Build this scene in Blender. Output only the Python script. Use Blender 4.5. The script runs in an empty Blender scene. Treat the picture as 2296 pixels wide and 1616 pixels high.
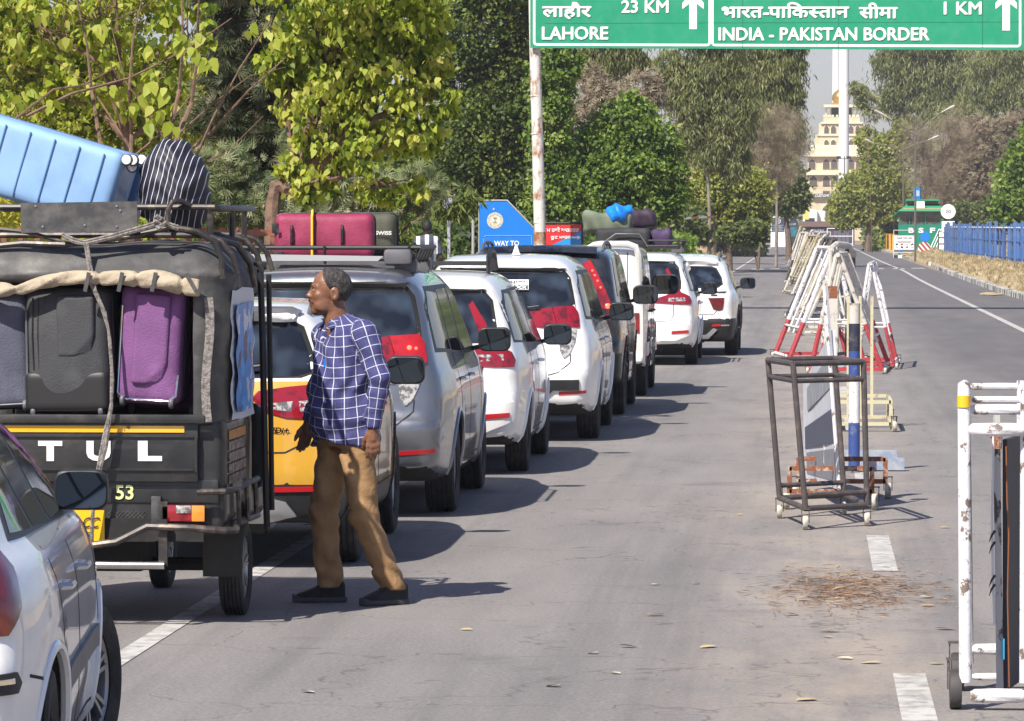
import bpy, bmesh, math, random
import numpy as np
from mathutils import Vector, Matrix, noise
from mathutils.bvhtree import BVHTree
random.seed(7); np.random.seed(7)
SC = bpy.context.scene
COL = SC.collection
PI = math.pi
R = math.radians

# ---------------------------------------------------------------- camera, sky, sun, exposure
CAM_H = 2.07
FPX = 9800.0                                   # focal length in photo units (2296 wide)
cam_data = bpy.data.cameras.new('camera')
cam = bpy.data.objects.new('camera', cam_data)
COL.objects.link(cam)
cam_data.sensor_width = 36.0
cam_data.lens = 36.0 * FPX / 2296.0
cam_data.clip_start = 0.5
cam_data.clip_end = 6000
PITCH = math.atan(303 / FPX)
YAW = math.atan(660 / FPX * math.cos(PITCH))
cam.location = (0, 0, CAM_H)
cam.rotation_euler = (PI / 2 - PITCH, 0, YAW)
SC.camera = cam
CR = cam.rotation_euler.to_matrix()
CP = Vector((0, 0, CAM_H))

SUN_D = Vector((0.43, 0.78, -1.0)).normalized()          # direction the light travels
SUN_EL = math.asin(-SUN_D.z)
world = bpy.data.worlds.new("World"); SC.world = world
world.use_nodes = True
nt = world.node_tree
bg = nt.nodes['Background']
sky = nt.nodes.new('ShaderNodeTexSky'); sky.sky_type = 'NISHITA'
sky.sun_disc = False
sky.sun_elevation = SUN_EL
sky.sun_rotation = math.atan2(-SUN_D.x, -SUN_D.y)
sky.air_density = 1.0; sky.dust_density = 0.9; sky.ozone_density = 3.0
tint = nt.nodes.new('ShaderNodeMix'); tint.data_type = 'RGBA'; tint.blend_type = 'MULTIPLY'; tint.inputs[0].default_value = 1; tint.inputs[7].default_value = (1.06, .965, 1.06, 1)
nt.links.new(sky.outputs[0], tint.inputs[6]); nt.links.new(tint.outputs[2], bg.inputs[0])
bg.inputs[1].default_value = 0.078
sun_l = bpy.data.lights.new('sun', 'SUN'); sun_l.energy = 5.0; sun_l.angle = R(0.55)
sun_l.color = (1.0, 0.945, 0.84)
sun = bpy.data.objects.new('sun', sun_l); COL.objects.link(sun)
sun.rotation_euler = SUN_D.to_track_quat('-Z', 'Y').to_euler()
SC.view_settings.view_transform = 'Standard'
SC.view_settings.look = 'None'
SC.view_settings.exposure = 0.64
SC.view_settings.gamma = 1.0
SC.view_settings.use_curve_mapping = False
SC.cycles.max_bounces = 6
SC.cycles.transparent_max_bounces = 6
SC.cycles.volume_bounces = 0
SC.cycles.use_denoising = True

def at(px, py, Y):
    """world point at distance Y down the road that the photo shows at (px, py), 2296-wide units"""
    d = CR @ Vector((px - 1148, 808 - py, -FPX))
    return CP + d * (Y / d.y)
def ground_at(px, py, z=0.0):
    d = CR @ Vector((px - 1148, 808 - py, -FPX))
    return CP + d * ((z - CAM_H) / d.z)

# ---------------------------------------------------------------- object helpers
def tag(o, label=None, cat=None, group=None, kind=None):
    if label: o['label'] = label
    if cat: o['category'] = cat
    if group: o['group'] = group
    if kind: o['kind'] = kind
    return o
def empty(name, loc=(0, 0, 0), rz=0.0, label=None, cat=None, group=None):
    o = bpy.data.objects.new(name, None); COL.objects.link(o)
    o.location = loc; o.rotation_euler = (0, 0, rz); o.empty_display_size = 0.2
    return tag(o, label, cat, group)
def link(name, me, parent=None, loc=None):
    o = bpy.data.objects.new(name, me); COL.objects.link(o)
    if parent is not None: o.parent = parent
    if loc is not None: o.location = loc
    return o
def children(o): return [c for c in bpy.data.objects if c.parent == o]
def copy_tree(o, parent=None, kids=None):
    if kids is None:
        kids = {}
        for c in bpy.data.objects:
            if c.parent: kids.setdefault(c.parent.name, []).append(c)
    c = o.copy(); COL.objects.link(c)
    if parent is not None: c.parent = parent
    for ch in kids.get(o.name, []): copy_tree(ch, c, kids)
    return c
def smooth_mesh(me, ang=40):
    me.polygons.foreach_set('use_smooth', [True] * len(me.polygons))
    me.set_sharp_from_angle(angle=R(ang))

def np_mesh(name, V, F, mats=None, midx=None, smooth=None, nper=None):
    """V n x 3, F m x k uniform polygons"""
    V = np.asarray(V, dtype=np.float32); F = np.asarray(F, dtype=np.int32)
    me = bpy.data.meshes.new(name)
    m, k = F.shape
    me.vertices.add(len(V)); me.vertices.foreach_set('co', V.ravel())
    me.loops.add(m * k); me.loops.foreach_set('vertex_index', F.ravel())
    me.polygons.add(m)
    me.polygons.foreach_set('loop_start', np.arange(0, m * k, k, dtype=np.int32))
    me.polygons.foreach_set('loop_total', np.full(m, k, dtype=np.int32))
    if mats:
        for q in (mats if isinstance(mats, (list, tuple)) else [mats]): me.materials.append(q)
    if midx is not None: me.polygons.foreach_set('material_index', np.asarray(midx, dtype=np.int32))
    me.update(calc_edges=True)
    if smooth is not None: smooth_mesh(me, smooth)
    return me

class MB:
    """collects shapes for ONE mesh object"""
    def __init__(s): s.v = []; s.f = []; s.mi = []; s.m = 0
    def add(s, vs, fs):
        b = len(s.v); s.v += [tuple(p) for p in vs]
        for f in fs: s.f.append(tuple(b + i for i in f)); s.mi.append(s.m)
        return s
    def box(s, c, d, rot=None):
        hx, hy, hz = d[0] / 2, d[1] / 2, d[2] / 2
        P = [Vector((x, y, z)) for x in (-hx, hx) for y in (-hy, hy) for z in (-hz, hz)]
        if rot is not None: P = [rot @ p for p in P]
        c = Vector(c)
        return s.add([c + p for p in P], [(0, 1, 3, 2), (4, 6, 7, 5), (0, 4, 5, 1), (2, 3, 7, 6), (0, 2, 6, 4), (1, 5, 7, 3)])
    def bar(s, a, b, w, h, up=(0, 0, 1)):
        a = Vector(a); b = Vector(b); d = (b - a); L = d.length; d.normalize(); up = Vector(up)
        x = d.cross(up)
        if x.length < 1e-4: x = d.cross(Vector((0, 1, 0)))
        x.normalize(); z = x.cross(d)
        M = Matrix((x, d, z)).transposed()
        return s.box((a + b) / 2, (w, L, h), M)
    def tube(s, pts, r, n=8, cap=True, closed=False):
        pts = [Vector(p) for p in pts]
        if closed: pts = pts + [pts[0]]
        rs = r if isinstance(r, (list, tuple)) else [r] * len(pts)
        if closed and len(rs) < len(pts): rs = list(rs) + [rs[0]]
        vs = []; fs = []
        d0 = (pts[1] - pts[0]).normalized()
        ref = Vector((0, 0, 1)) if abs(d0.z) < 0.9 else Vector((1, 0, 0))
        u = d0.cross(ref).normalized()
        for i, p in enumerate(pts):
            if i == 0: d = pts[1] - pts[0]
            elif i == len(pts) - 1: d = pts[-1] - pts[-2]
            else: d = (pts[i + 1] - p).normalized() + (p - pts[i - 1]).normalized()
            if d.length < 1e-9: d = d0
            d = d.normalized()
            u = (u - d * u.dot(d)).normalized(); w = d.cross(u)
            for k in range(n):
                a = 2 * PI * k / n
                vs.append(p + (u * math.cos(a) + w * math.sin(a)) * rs[i])
        for i in range(len(pts) - 1):
            for k in range(n):
                fs.append((i * n + k, i * n + (k + 1) % n, (i + 1) * n + (k + 1) % n, (i + 1) * n + k))
        if cap:
            fs.append(tuple(range(n - 1, -1, -1))); fs.append(tuple(range((len(pts) - 1) * n, len(pts) * n)))
        return s.add(vs, fs)
    def lathe(s, prof, M=None, n=24, cap=False):
        """prof: (r, z) around +Z, transformed by M"""
        M = M or Matrix.Identity(4)
        vs = [M @ Vector((r * math.cos(2 * PI * k / n), r * math.sin(2 * PI * k / n), z)) for r, z in prof for k in range(n)]
        fs = [(i * n + k, i * n + (k + 1) % n, (i + 1) * n + (k + 1) % n, (i + 1) * n + k) for i in range(len(prof) - 1) for k in range(n)]
        if cap: fs += [tuple(range(n - 1, -1, -1)), tuple(range((len(prof) - 1) * n, len(prof) * n))]
        return s.add(vs, fs)
    def prism(s, poly, z0, z1, M=None):
        M = M or Matrix.Identity(4); n = len(poly)
        vs = [M @ Vector((x, y, z0)) for x, y in poly] + [M @ Vector((x, y, z1)) for x, y in poly]
        fs = [tuple(range(n - 1, -1, -1)), tuple(range(n, 2 * n))] + [(i, (i + 1) % n, n + (i + 1) % n, n + i) for i in range(n)]
        return s.add(vs, fs)
    def mesh(s, name, mats, smooth=35, bevel=0, fix=True):
        me = bpy.data.meshes.new(name); me.from_pydata(s.v, [], s.f)
        for q in (mats if isinstance(mats, (list, tuple)) else [mats]): me.materials.append(q)
        me.polygons.foreach_set('material_index', s.mi)
        if fix or bevel:
            bm = bmesh.new(); bm.from_mesh(me)
            if bevel:
                bmesh.ops.bevel(bm, geom=[e for e in bm.edges if len(e.link_faces) == 2 and e.calc_face_angle(0) > 0.6], offset=bevel, segments=2, affect='EDGES', profile=0.6)
            bmesh.ops.recalc_face_normals(bm, faces=bm.faces); bm.to_mesh(me); bm.free()
        smooth_mesh(me, smooth)
        return me
    def build(s, name, mats, parent=None, smooth=35, bevel=0, loc=None):
        return link(name, s.mesh(name, mats, smooth, bevel), parent, loc)
def TR(loc=(0, 0, 0), rx=0, ry=0, rz=0, sc=1):
    return Matrix.Translation(loc) @ Matrix.Rotation(rz, 4, 'Z') @ Matrix.Rotation(ry, 4, 'Y') @ Matrix.Rotation(rx, 4, 'X') @ Matrix.Scale(sc, 4)

# ---------------------------------------------------------------- implicit solids (surface nets)
def surface_nets(F, lo, hi, h, proj=2):
    lo = np.array(lo, float); hi = np.array(hi, float)
    n = np.maximum(np.ceil((hi - lo) / h).astype(int) + 1, 3)
    ax = [lo[i] + h * np.arange(n[i]) for i in range(3)]
    X, Y, Z = np.meshgrid(*ax, indexing='ij')
    V = F(X.ravel(), Y.ravel(), Z.ravel()).reshape(n)
    S = V < 0
    c = n - 1
    cnt = np.zeros(c, np.int32)
    cor = {}
    for a in (0, 1):
        for b in (0, 1):
            for d in (0, 1):
                sl = (slice(a, a + c[0]), slice(b, b + c[1]), slice(d, d + c[2]))
                cor[(a, b, d)] = V[sl]; cnt += S[sl]
    act = (cnt > 0) & (cnt < 8)
    idx = np.argwhere(act)
    vid = -np.ones(c, np.int64); vid[act] = np.arange(len(idx))
    acc = np.zeros((len(idx), 3)); num = np.zeros(len(idx))
    ii = tuple(idx.T)
    for axis in range(3):
        o1, o2 = [q for q in range(3) if q != axis]
        for a in (0, 1):
            for b in (0, 1):
                k0 = [0, 0, 0]; k0[o1] = a; k0[o2] = b; k1 = list(k0); k1[axis] = 1
                v0 = cor[tuple(k0)][ii]; v1 = cor[tuple(k1)][ii]
                m = (v0 < 0) != (v1 < 0)
                t = np.where(m, v0 / np.where(m, v0 - v1, 1), 0)
                p = np.zeros((len(idx), 3)); p[:, o1] = a; p[:, o2] = b; p[:, axis] = t
                acc[m] += p[m]; num[m] += 1
    P = lo + h * (idx + acc / num[:, None])
    faces = []
    for axis in range(3):
        o1, o2 = [q for q in range(3) if q != axis]
        s0 = [slice(None)] * 3; s1 = [slice(None)] * 3
        s0[axis] = slice(0, n[axis] - 1); s1[axis] = slice(1, n[axis])
        A = S[tuple(s0)]; B = S[tuple(s1)]
        E = np.argwhere(A != B)
        E = E[(E[:, o1] > 0) & (E[:, o1] < c[o1]) & (E[:, o2] > 0) & (E[:, o2] < c[o2])]
        flip = A[tuple(E.T)]
        q = []
        for a, b in ((1, 1), (0, 1), (0, 0), (1, 0)):
            K = E.copy(); K[:, o1] -= a; K[:, o2] -= b
            q.append(vid[tuple(K.T)])
        q = np.stack(q, 1)
        if axis == 1: flip = ~flip
        q[~flip] = q[~flip][:, ::-1]
        faces.append(q)
    Fc = np.concatenate(faces)
    for _ in range(proj):
        e = h * 0.15
        f = F(P[:, 0], P[:, 1], P[:, 2])
        g = np.stack([(F(P[:, 0] + e * (k == 0), P[:, 1] + e * (k == 1), P[:, 2] + e * (k == 2)) -
                       F(P[:, 0] - e * (k == 0), P[:, 1] - e * (k == 1), P[:, 2] - e * (k == 2))) / (2 * e) for k in range(3)], 1)
        st = f[:, None] * g / np.maximum((g * g).sum(1), 0.05)[:, None]
        ln = np.linalg.norm(st, axis=1); st *= np.minimum(1, 0.6 * h / np.maximum(ln, 1e-9))[:, None]
        P = P - st
    return P, Fc
def smax(a, b, k):
    h = np.clip(0.5 - 0.5 * (b - a) / k, 0, 1)
    return b + (a - b) * h + k * h * (1 - h)
def smin(a, b, k):
    h = np.clip(0.5 + 0.5 * (b - a) / k, 0, 1)
    return b + (a - b) * h - k * h * (1 - h)
def poly_sdf(poly, u, v):
    P = np.array(poly, float); N = len(P)
    d = np.full(u.shape, 1e9); s = np.ones(u.shape)
    for i in range(N):
        a = P[i]; b = P[i - 1]
        e = b - a; wx = u - a[0]; wy = v - a[1]
        t = np.clip((wx * e[0] + wy * e[1]) / max(e @ e, 1e-12), 0, 1)
        d = np.minimum(d, (wx - e[0] * t) ** 2 + (wy - e[1] * t) ** 2)
        c1 = v >= a[1]; c2 = v < b[1]; c3 = e[0] * wy > e[1] * wx
        fl = (c1 & c2 & c3) | (~c1 & ~c2 & ~c3)
        s = np.where(fl, -s, s)
    return s * np.sqrt(d)
def spline(pts, n=6, closed=True):
    """Catmull-Rom through the points"""
    P = np.array(pts, float); N = len(P); out = []
    rng = range(N) if closed else range(N - 1)
    for i in rng:
        if closed: p0, p1, p2, p3 = P[i - 1], P[i], P[(i + 1) % N], P[(i + 2) % N]
        else: p0, p1, p2, p3 = P[max(i - 1, 0)], P[i], P[i + 1], P[min(i + 2, N - 1)]
        for t in np.arange(n) / n:
            out.append(0.5 * ((2 * p1) + (-p0 + p2) * t + (2 * p0 - 5 * p1 + 4 * p2 - p3) * t * t + (-p0 + 3 * p1 - 3 * p2 + p3) * t ** 3))
    if not closed: out.append(P[-1])
    return [tuple(q) for q in out]
def capsule(x, y, z, a, b, ra, rb):
    a = np.array(a, float); b = np.array(b, float); e = b - a
    t = np.clip(((x - a[0]) * e[0] + (y - a[1]) * e[1] + (z - a[2]) * e[2]) / (e @ e), 0, 1)
    return np.sqrt((x - a[0] - e[0] * t) ** 2 + (y - a[1] - e[1] * t) ** 2 + (z - a[2] - e[2] * t) ** 2) - (ra + (rb - ra) * t)
def ellipsoid(x, y, z, c, r):
    k0 = np.sqrt(((x - c[0]) / r[0]) ** 2 + ((y - c[1]) / r[1]) ** 2 + ((z - c[2]) / r[2]) ** 2)
    k1 = np.sqrt(((x - c[0]) / r[0] ** 2) ** 2 + ((y - c[1]) / r[1] ** 2) ** 2 + ((z - c[2]) / r[2] ** 2) ** 2)
    return k0 * (k0 - 1) / np.maximum(k1, 1e-6)
def rbox(x, y, z, c, half, r):
    qx = abs(x - c[0]) - half[0] + r; qy = abs(y - c[1]) - half[1] + r; qz = abs(z - c[2]) - half[2] + r
    return np.sqrt(np.maximum(qx, 0) ** 2 + np.maximum(qy, 0) ** 2 + np.maximum(qz, 0) ** 2) + np.minimum(np.maximum(qx, np.maximum(qy, qz)), 0) - r
def lump(x, y, z, f, seed=0):
    """cheap smooth pseudo noise in -1..1"""
    s = seed * 1.7
    return (np.sin(x * f + 1.3 * np.sin(y * f * .7 + s) + s) + np.sin(y * f * 1.1 + 1.7 * np.sin(z * f * .8 + s * 2) + 2) + np.sin(z * f * .9 + 1.5 * np.sin(x * f * 1.2 + s) + 4)) / 3
def solid(name, F, lo, hi, h, mat, parent=None, smooth=50, proj=2, loc=None):
    P, Q = surface_nets(F, lo, hi, h, proj)
    return link(name, np_mesh(name, P, Q, mat, smooth=smooth), parent, loc)

# ---------------------------------------------------------------- materials
MATS = {}
def rgb(c): return (c[0], c[1], c[2], 1)
def mat(name, col, rough=0.6, metal=0.0, var=0.0, vscale=6.0, col2=None, bump=0.0, bscale=60.0, coat=0.0, spec=0.5, emit=None, estr=0, detail=4, rvar=0.0, trans=0.0, alpha=1.0, c2lo=0.45, c2hi=0.65, c2scale=None, stretch=None, coords='Object'):
    if name in MATS: return MATS[name]
    m = bpy.data.materials.new(name); m.use_nodes = True; MATS[name] = m
    t = m.node_tree; b = t.nodes['Principled BSDF']
    b.inputs['Base Color'].default_value = rgb(col); b.inputs['Roughness'].default_value = rough
    b.inputs['Metallic'].default_value = metal; b.inputs['Specular IOR Level'].default_value = spec
    b.inputs['Coat Weight'].default_value = coat; b.inputs['Coat Roughness'].default_value = 0.04
    if trans: b.inputs['Transmission Weight'].default_value = trans
    if alpha < 1: b.inputs['Alpha'].default_value = alpha
    if emit: b.inputs['Emission Color'].default_value = rgb(emit); b.inputs['Emission Strength'].default_value = estr
    tc = t.nodes.new('ShaderNodeTexCoord'); src = tc.outputs[coords]
    if stretch:
        mp = t.nodes.new('ShaderNodeMapping'); mp.inputs['Scale'].default_value = stretch
        t.links.new(src, mp.inputs[0]); src = mp.outputs[0]
    last = None
    if col2 is not None:
        n = t.nodes.new('ShaderNodeTexNoise'); n.inputs['Scale'].default_value = c2scale or vscale; n.inputs['Detail'].default_value = detail + 2
        n.inputs['Roughness'].default_value = 0.65
        t.links.new(src, n.inputs['Vector'])
        r = t.nodes.new('ShaderNodeMapRange'); r.inputs[1].default_value = c2lo; r.inputs[2].default_value = c2hi; r.clamp = True
        t.links.new(n.outputs[0], r.inputs[0])
        mx = t.nodes.new('ShaderNodeMix'); mx.data_type = 'RGBA'; mx.inputs[6].default_value = rgb(col); mx.inputs[7].default_value = rgb(col2)
        t.links.new(r.outputs[0], mx.inputs[0]); last = mx.outputs[2]
    if var > 0:
        n = t.nodes.new('ShaderNodeTexNoise'); n.inputs['Scale'].default_value = vscale * 1.37; n.inputs['Detail'].default_value = detail
        t.links.new(src, n.inputs['Vector'])
        r = t.nodes.new('ShaderNodeMapRange'); r.inputs[1].default_value = 0.3; r.inputs[2].default_value = 0.7; r.inputs[3].default_value = 1 - var; r.inputs[4].default_value = 1 + var
        t.links.new(n.outputs[0], r.inputs[0])
        mx = t.nodes.new('ShaderNodeMix'); mx.data_type = 'RGBA'; mx.blend_type = 'MULTIPLY'; mx.inputs[0].default_value = 1
        if last: t.links.new(last, mx.inputs[6])
        else: mx.inputs[6].default_value = rgb(col)
        t.links.new(r.outputs[0], mx.inputs[7]); last = mx.outputs[2]
    if last: t.links.new(last, b.inputs['Base Color'])
    if rvar > 0:
        n = t.nodes.new('ShaderNodeTexNoise'); n.inputs['Scale'].default_value = 9; n.inputs['Detail'].default_value = 4
        t.links.new(src, n.inputs['Vector'])
        r = t.nodes.new('ShaderNodeMapRange'); r.inputs[1].default_value = 0.35; r.inputs[2].default_value = 0.65; r.inputs[3].default_value = rough; r.inputs[4].default_value = rough + rvar
        t.links.new(n.outputs[0], r.inputs[0]); t.links.new(r.outputs[0], b.inputs['Roughness'])
    if bump > 0:
        n = t.nodes.new('ShaderNodeTexNoise'); n.inputs['Scale'].default_value = bscale; n.inputs['Detail'].default_value = 5
        t.links.new(src, n.inputs['Vector'])
        bp = t.nodes.new('ShaderNodeBump'); bp.inputs['Strength'].default_value = bump; bp.inputs['Distance'].default_value = 0.02
        t.links.new(n.outputs[0], bp.inputs['Height']); t.links.new(bp.outputs[0], b.inputs['Normal'])
    return m
def leaf_mat(name, cols, trans=0.5, rough=0.5, top=None):
    """leaf material: colour varies with the leaf's random 'tint' attribute, thin-leaf translucency"""
    if name in MATS: return MATS[name]
    m = bpy.data.materials.new(name); m.use_nodes = True; MATS[name] = m
    t = m.node_tree; b = t.nodes['Principled BSDF']; out = t.nodes['Material Output']
    at_ = t.nodes.new('ShaderNodeAttribute'); at_.attribute_name = 'tint'
    r = t.nodes.new('ShaderNodeValToRGB'); el = r.color_ramp.elements
    while len(el) < len(cols): el.new(0.5)
    for i, c in enumerate(cols): el[i].position = i / (len(cols) - 1); el[i].color = rgb(c)
    t.links.new(at_.outputs['Fac'], r.inputs[0])
    t.links.new(r.outputs[0], b.inputs['Base Color']); b.inputs['Roughness'].default_value = rough; b.inputs['Specular IOR Level'].default_value = 0.35
    tr = t.nodes.new('ShaderNodeBsdfTranslucent')
    hs = t.nodes.new('ShaderNodeHueSaturation'); hs.inputs['Saturation'].default_value = 1.15; hs.inputs['Value'].default_value = 1.3; hs.inputs['Hue'].default_value = 0.49
    t.links.new(r.outputs[0], hs.inputs['Color']); t.links.new(hs.outputs[0], tr.inputs[0])
    mx = t.nodes.new('ShaderNodeMixShader'); mx.inputs[0].default_value = trans
    t.links.new(b.outputs[0], mx.inputs[1]); t.links.new(tr.outputs[0], mx.inputs[2]); t.links.new(mx.outputs[0], out.inputs[0])
    return m

# ---------------------------------------------------------------- text as mesh
TXT = {}
def text_raw(s, bold=0.0, shear=0.0):
    key = (s, bold, shear)
    if key in TXT: return TXT[key]
    cu = bpy.data.curves.new('t', 'FONT'); cu.body = s; cu.size = 1; cu.offset = bold; cu.shear = shear; cu.resolution_u = 3
    ob = bpy.data.objects.new('t', cu); COL.objects.link(ob); bpy.context.view_layer.update()
    me = bpy.data.meshes.new_from_object(ob.evaluated_get(bpy.context.evaluated_depsgraph_get()))
    bpy.data.objects.remove(ob); bpy.data.curves.remove(cu)
    V = np.array([v.co[:] for v in me.vertices]); F = [tuple(p.vertices) for p in me.polygons]
    bpy.data.meshes.remove(me); TXT[key] = (V, F)
    return V, F
def add_text(mb, s, M, height=None, width=None, bold=0.02, align='C', t=0.004, shear=0.0, cap=None):
    """text in the local XY plane of M (x right, y up), scaled to fit height (cap height) / width, given a little depth"""
    V, F = text_raw(s, bold, shear)
    if len(V) == 0: return
    V = V.copy(); lo = V.min(0); hi = V.max(0)
    sy = height / (cap or (hi[1] - lo[1])) if height else 1
    sx = width / (hi[0] - lo[0]) if width else sy
    if not height: sy = sx
    cx = (lo[0] + hi[0]) / 2 if align == 'C' else (lo[0] if align == 'L' else hi[0])
    V[:, 0] = (V[:, 0] - cx) * sx; V[:, 1] = V[:, 1] * sy - (lo[1] * sy if not cap else 0)
    # normals forced towards +z of M
    n = len(V); vs = [M @ Vector((a, b, t)) for a, b, _ in V]
    mb.add(vs, [f for f in F])
def fr(x, y, z): return Matrix(((1, 0, 0, x), (0, 0, -1, y), (0, 1, 0, z), (0, 0, 0, 1)))     # text frame that faces back (-y)
# ================================================================ ground, road, markings, kerbs
def tex_chain(m):
    t = m.node_tree; return t, t.nodes['Principled BSDF'], t.nodes.new('ShaderNodeTexCoord')
def nz(t, src, scale, detail=5, rough=.6, stretch=None):
    if stretch:
        mp = t.nodes.new('ShaderNodeMapping'); mp.inputs['Scale'].default_value = stretch; t.links.new(src, mp.inputs[0]); src = mp.outputs[0]
    n = t.nodes.new('ShaderNodeTexNoise'); n.inputs['Scale'].default_value = scale; n.inputs['Detail'].default_value = detail; n.inputs['Roughness'].default_value = rough
    t.links.new(src, n.inputs['Vector']); return n.outputs[0]
def ramp(t, src, a, b, lo=0., hi=1.):
    r = t.nodes.new('ShaderNodeMapRange'); r.inputs[1].default_value = a; r.inputs[2].default_value = b; r.inputs[3].default_value = lo; r.inputs[4].default_value = hi; t.links.new(src, r.inputs[0]); return r.outputs[0]
def mixc(t, f, a, b, mode='MIX'):
    x = t.nodes.new('ShaderNodeMix'); x.data_type = 'RGBA'; x.blend_type = mode
    if isinstance(f, float): x.inputs[0].default_value = f
    else: t.links.new(f, x.inputs[0])
    for s, v in ((6, a), (7, b)):
        if isinstance(v, tuple): x.inputs[s].default_value = rgb(v)
        else: t.links.new(v, x.inputs[s])
    return x.outputs[2]
def mth(t, op, a, b=None):
    x = t.nodes.new('ShaderNodeMath'); x.operation = op
    for i, v in enumerate((a, b)):
        if v is None: continue
        if isinstance(v, (int, float)): x.inputs[i].default_value = v
        else: t.links.new(v, x.inputs[i])
    return x.outputs[0]
M_ASPH = bpy.data.materials.new('aged_asphalt'); M_ASPH.use_nodes = True
t, b, tc = tex_chain(M_ASPH); P0 = tc.outputs['Object']; sx = t.nodes.new('ShaderNodeSeparateXYZ'); t.links.new(P0, sx.inputs[0])
c = mixc(t, ramp(t, nz(t, P0, 45, 3), .35, .7), (.150, .146, .148), (.235, .228, .226))
c = mixc(t, ramp(t, nz(t, P0, 1.1, 5, .6, (1.6, .25, 1)), .36, .66), mixc(t, 1.0, c, (.80, .80, .82), 'MULTIPLY'), c)
c = mixc(t, ramp(t, nz(t, P0, .16, 5, .6, (1, .35, 1)), .42, .62), c, mixc(t, 1.0, c, (1.14, 1.12, 1.10), 'MULTIPLY'))
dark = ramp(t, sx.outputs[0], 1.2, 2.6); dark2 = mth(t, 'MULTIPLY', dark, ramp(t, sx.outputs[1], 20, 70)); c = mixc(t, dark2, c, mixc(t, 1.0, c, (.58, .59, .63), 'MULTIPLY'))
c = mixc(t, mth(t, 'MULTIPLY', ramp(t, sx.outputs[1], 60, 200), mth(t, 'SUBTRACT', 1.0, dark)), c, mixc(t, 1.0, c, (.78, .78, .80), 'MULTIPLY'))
# dust along the barricade row
dx = mth(t, 'ABSOLUTE', mth(t, 'SUBTRACT', sx.outputs[0], .15)); dust = mth(t, 'MULTIPLY', ramp(t, dx, .1, 1.0, 1., 0.), ramp(t, nz(t, P0, 1.3, 6, .7, (1.5, .5, 1)), .38, .62))
c = mixc(t, mth(t, 'MULTIPLY', dust, .6), c, (.33, .285, .24)); c = mixc(t, 1.0, c, (1.14, 1.09, 1.05), 'MULTIPLY')
spk = ramp(t, nz(t, P0, 260, 2), .62, .75); c = mixc(t, mth(t, 'MULTIPLY', spk, .45), c, (.40, .39, .38))
crk = t.nodes.new('ShaderNodeTexVoronoi'); crk.feature = 'DISTANCE_TO_EDGE'; crk.inputs['Scale'].default_value = .55
dn = t.nodes.new('ShaderNodeVectorMath'); dn.operation = 'ADD'; nn = t.nodes.new('ShaderNodeTexNoise'); nn.inputs['Scale'].default_value = 2.5; t.links.new(P0, nn.inputs['Vector']); t.links.new(P0, dn.inputs[0]); t.links.new(nn.outputs['Color'], dn.inputs[1]); t.links.new(dn.outputs[0], crk.inputs['Vector'])
c = mixc(t, mth(t, 'MULTIPLY', ramp(t, crk.outputs['Distance'], .0, .010, 1., 0.), .55), c, (.045, .045, .045))
trk = ramp(t, nz(t, P0, 1.0, 5, .65, (1.4, .03, 1)), .50, .66); c = mixc(t, mth(t, 'MULTIPLY', trk, .40), c, (.085, .084, .086))
grt = ramp(t, nz(t, P0, 14, 6, .75), .55, .72); c = mixc(t, mth(t, 'MULTIPLY', grt, .35), c, (.33, .315, .295))
stn = ramp(t, nz(t, P0, .9, 4, .55), .62, .72); c = mixc(t, mth(t, 'MULTIPLY', stn, .35), c, (.07, .07, .072))
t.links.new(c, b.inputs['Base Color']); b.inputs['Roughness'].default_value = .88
bp = t.nodes.new('ShaderNodeBump'); bp.inputs['Strength'].default_value = .5; bp.inputs['Distance'].default_value = .012; t.links.new(nz(t, P0, 90, 5), bp.inputs['Height']); t.links.new(bp.outputs[0], b.inputs['Normal'])
M_SOIL = mat('dry_soil', (.30, .225, .145), rough=.95, col2=(.16, .13, .075), c2scale=.9, var=.2, vscale=9, bump=.8, bscale=6)
M_STRAW = mat('dry_grass_verge', (.40, .31, .185), rough=.95, col2=(.24, .19, .115), c2scale=1.6, var=.2, vscale=12, bump=1., bscale=9)
M_LINE = mat('worn_white_line', (.47, .455, .43), rough=.85, col2=(.235, .228, .225), c2scale=7, c2lo=.44, c2hi=.64, bump=.2, detail=6)
def strip_mesh(name, pts, m, z, parent=None, kind='structure'):
    mb = MB(); vs = []
    for xl, xr, y in pts: vs += [(xl, y, z), (xr, y, z)]
    mb.add(vs, [(2 * i, 2 * i + 1, 2 * i + 3, 2 * i + 2) for i in range(len(pts) - 1)])
    o = mb.build(name, m, parent, smooth=60)
    if kind: o['kind'] = kind
    return o
g = MB(); g.add([(-900, -60, -.01), (900, -60, -.01), (900, 3000, -.01), (-900, 3000, -.01)], [(0, 1, 2, 3)])
tag(g.build('ground', M_SOIL), kind='structure')
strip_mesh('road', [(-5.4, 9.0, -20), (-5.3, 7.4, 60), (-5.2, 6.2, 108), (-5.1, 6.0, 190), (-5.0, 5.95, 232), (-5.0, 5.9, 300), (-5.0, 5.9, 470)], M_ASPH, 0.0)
strip_mesh('left_edge_line', [(-3.325, -3.205, y) for y in range(-10, 460, 10)], M_LINE, .004, None)
strip_mesh('right_edge_line', [(4.27 - .075 + .16 * math.exp(-((y - 205) / 30) ** 2), 4.27 + .075 + .16 * math.exp(-((y - 205) / 30) ** 2), y) for y in range(-10, 460, 5)], M_LINE, .004)
y = 26.2 - 18
k = 0
while y < 440:
    w = .075
    if not (k > 14 and k % 2): strip_mesh('road_marking', [(.478 - w, .478 + w, y), (.478 - w, .478 + w, y + 3)], M_LINE, .004)
    y += 9; k += 1
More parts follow.
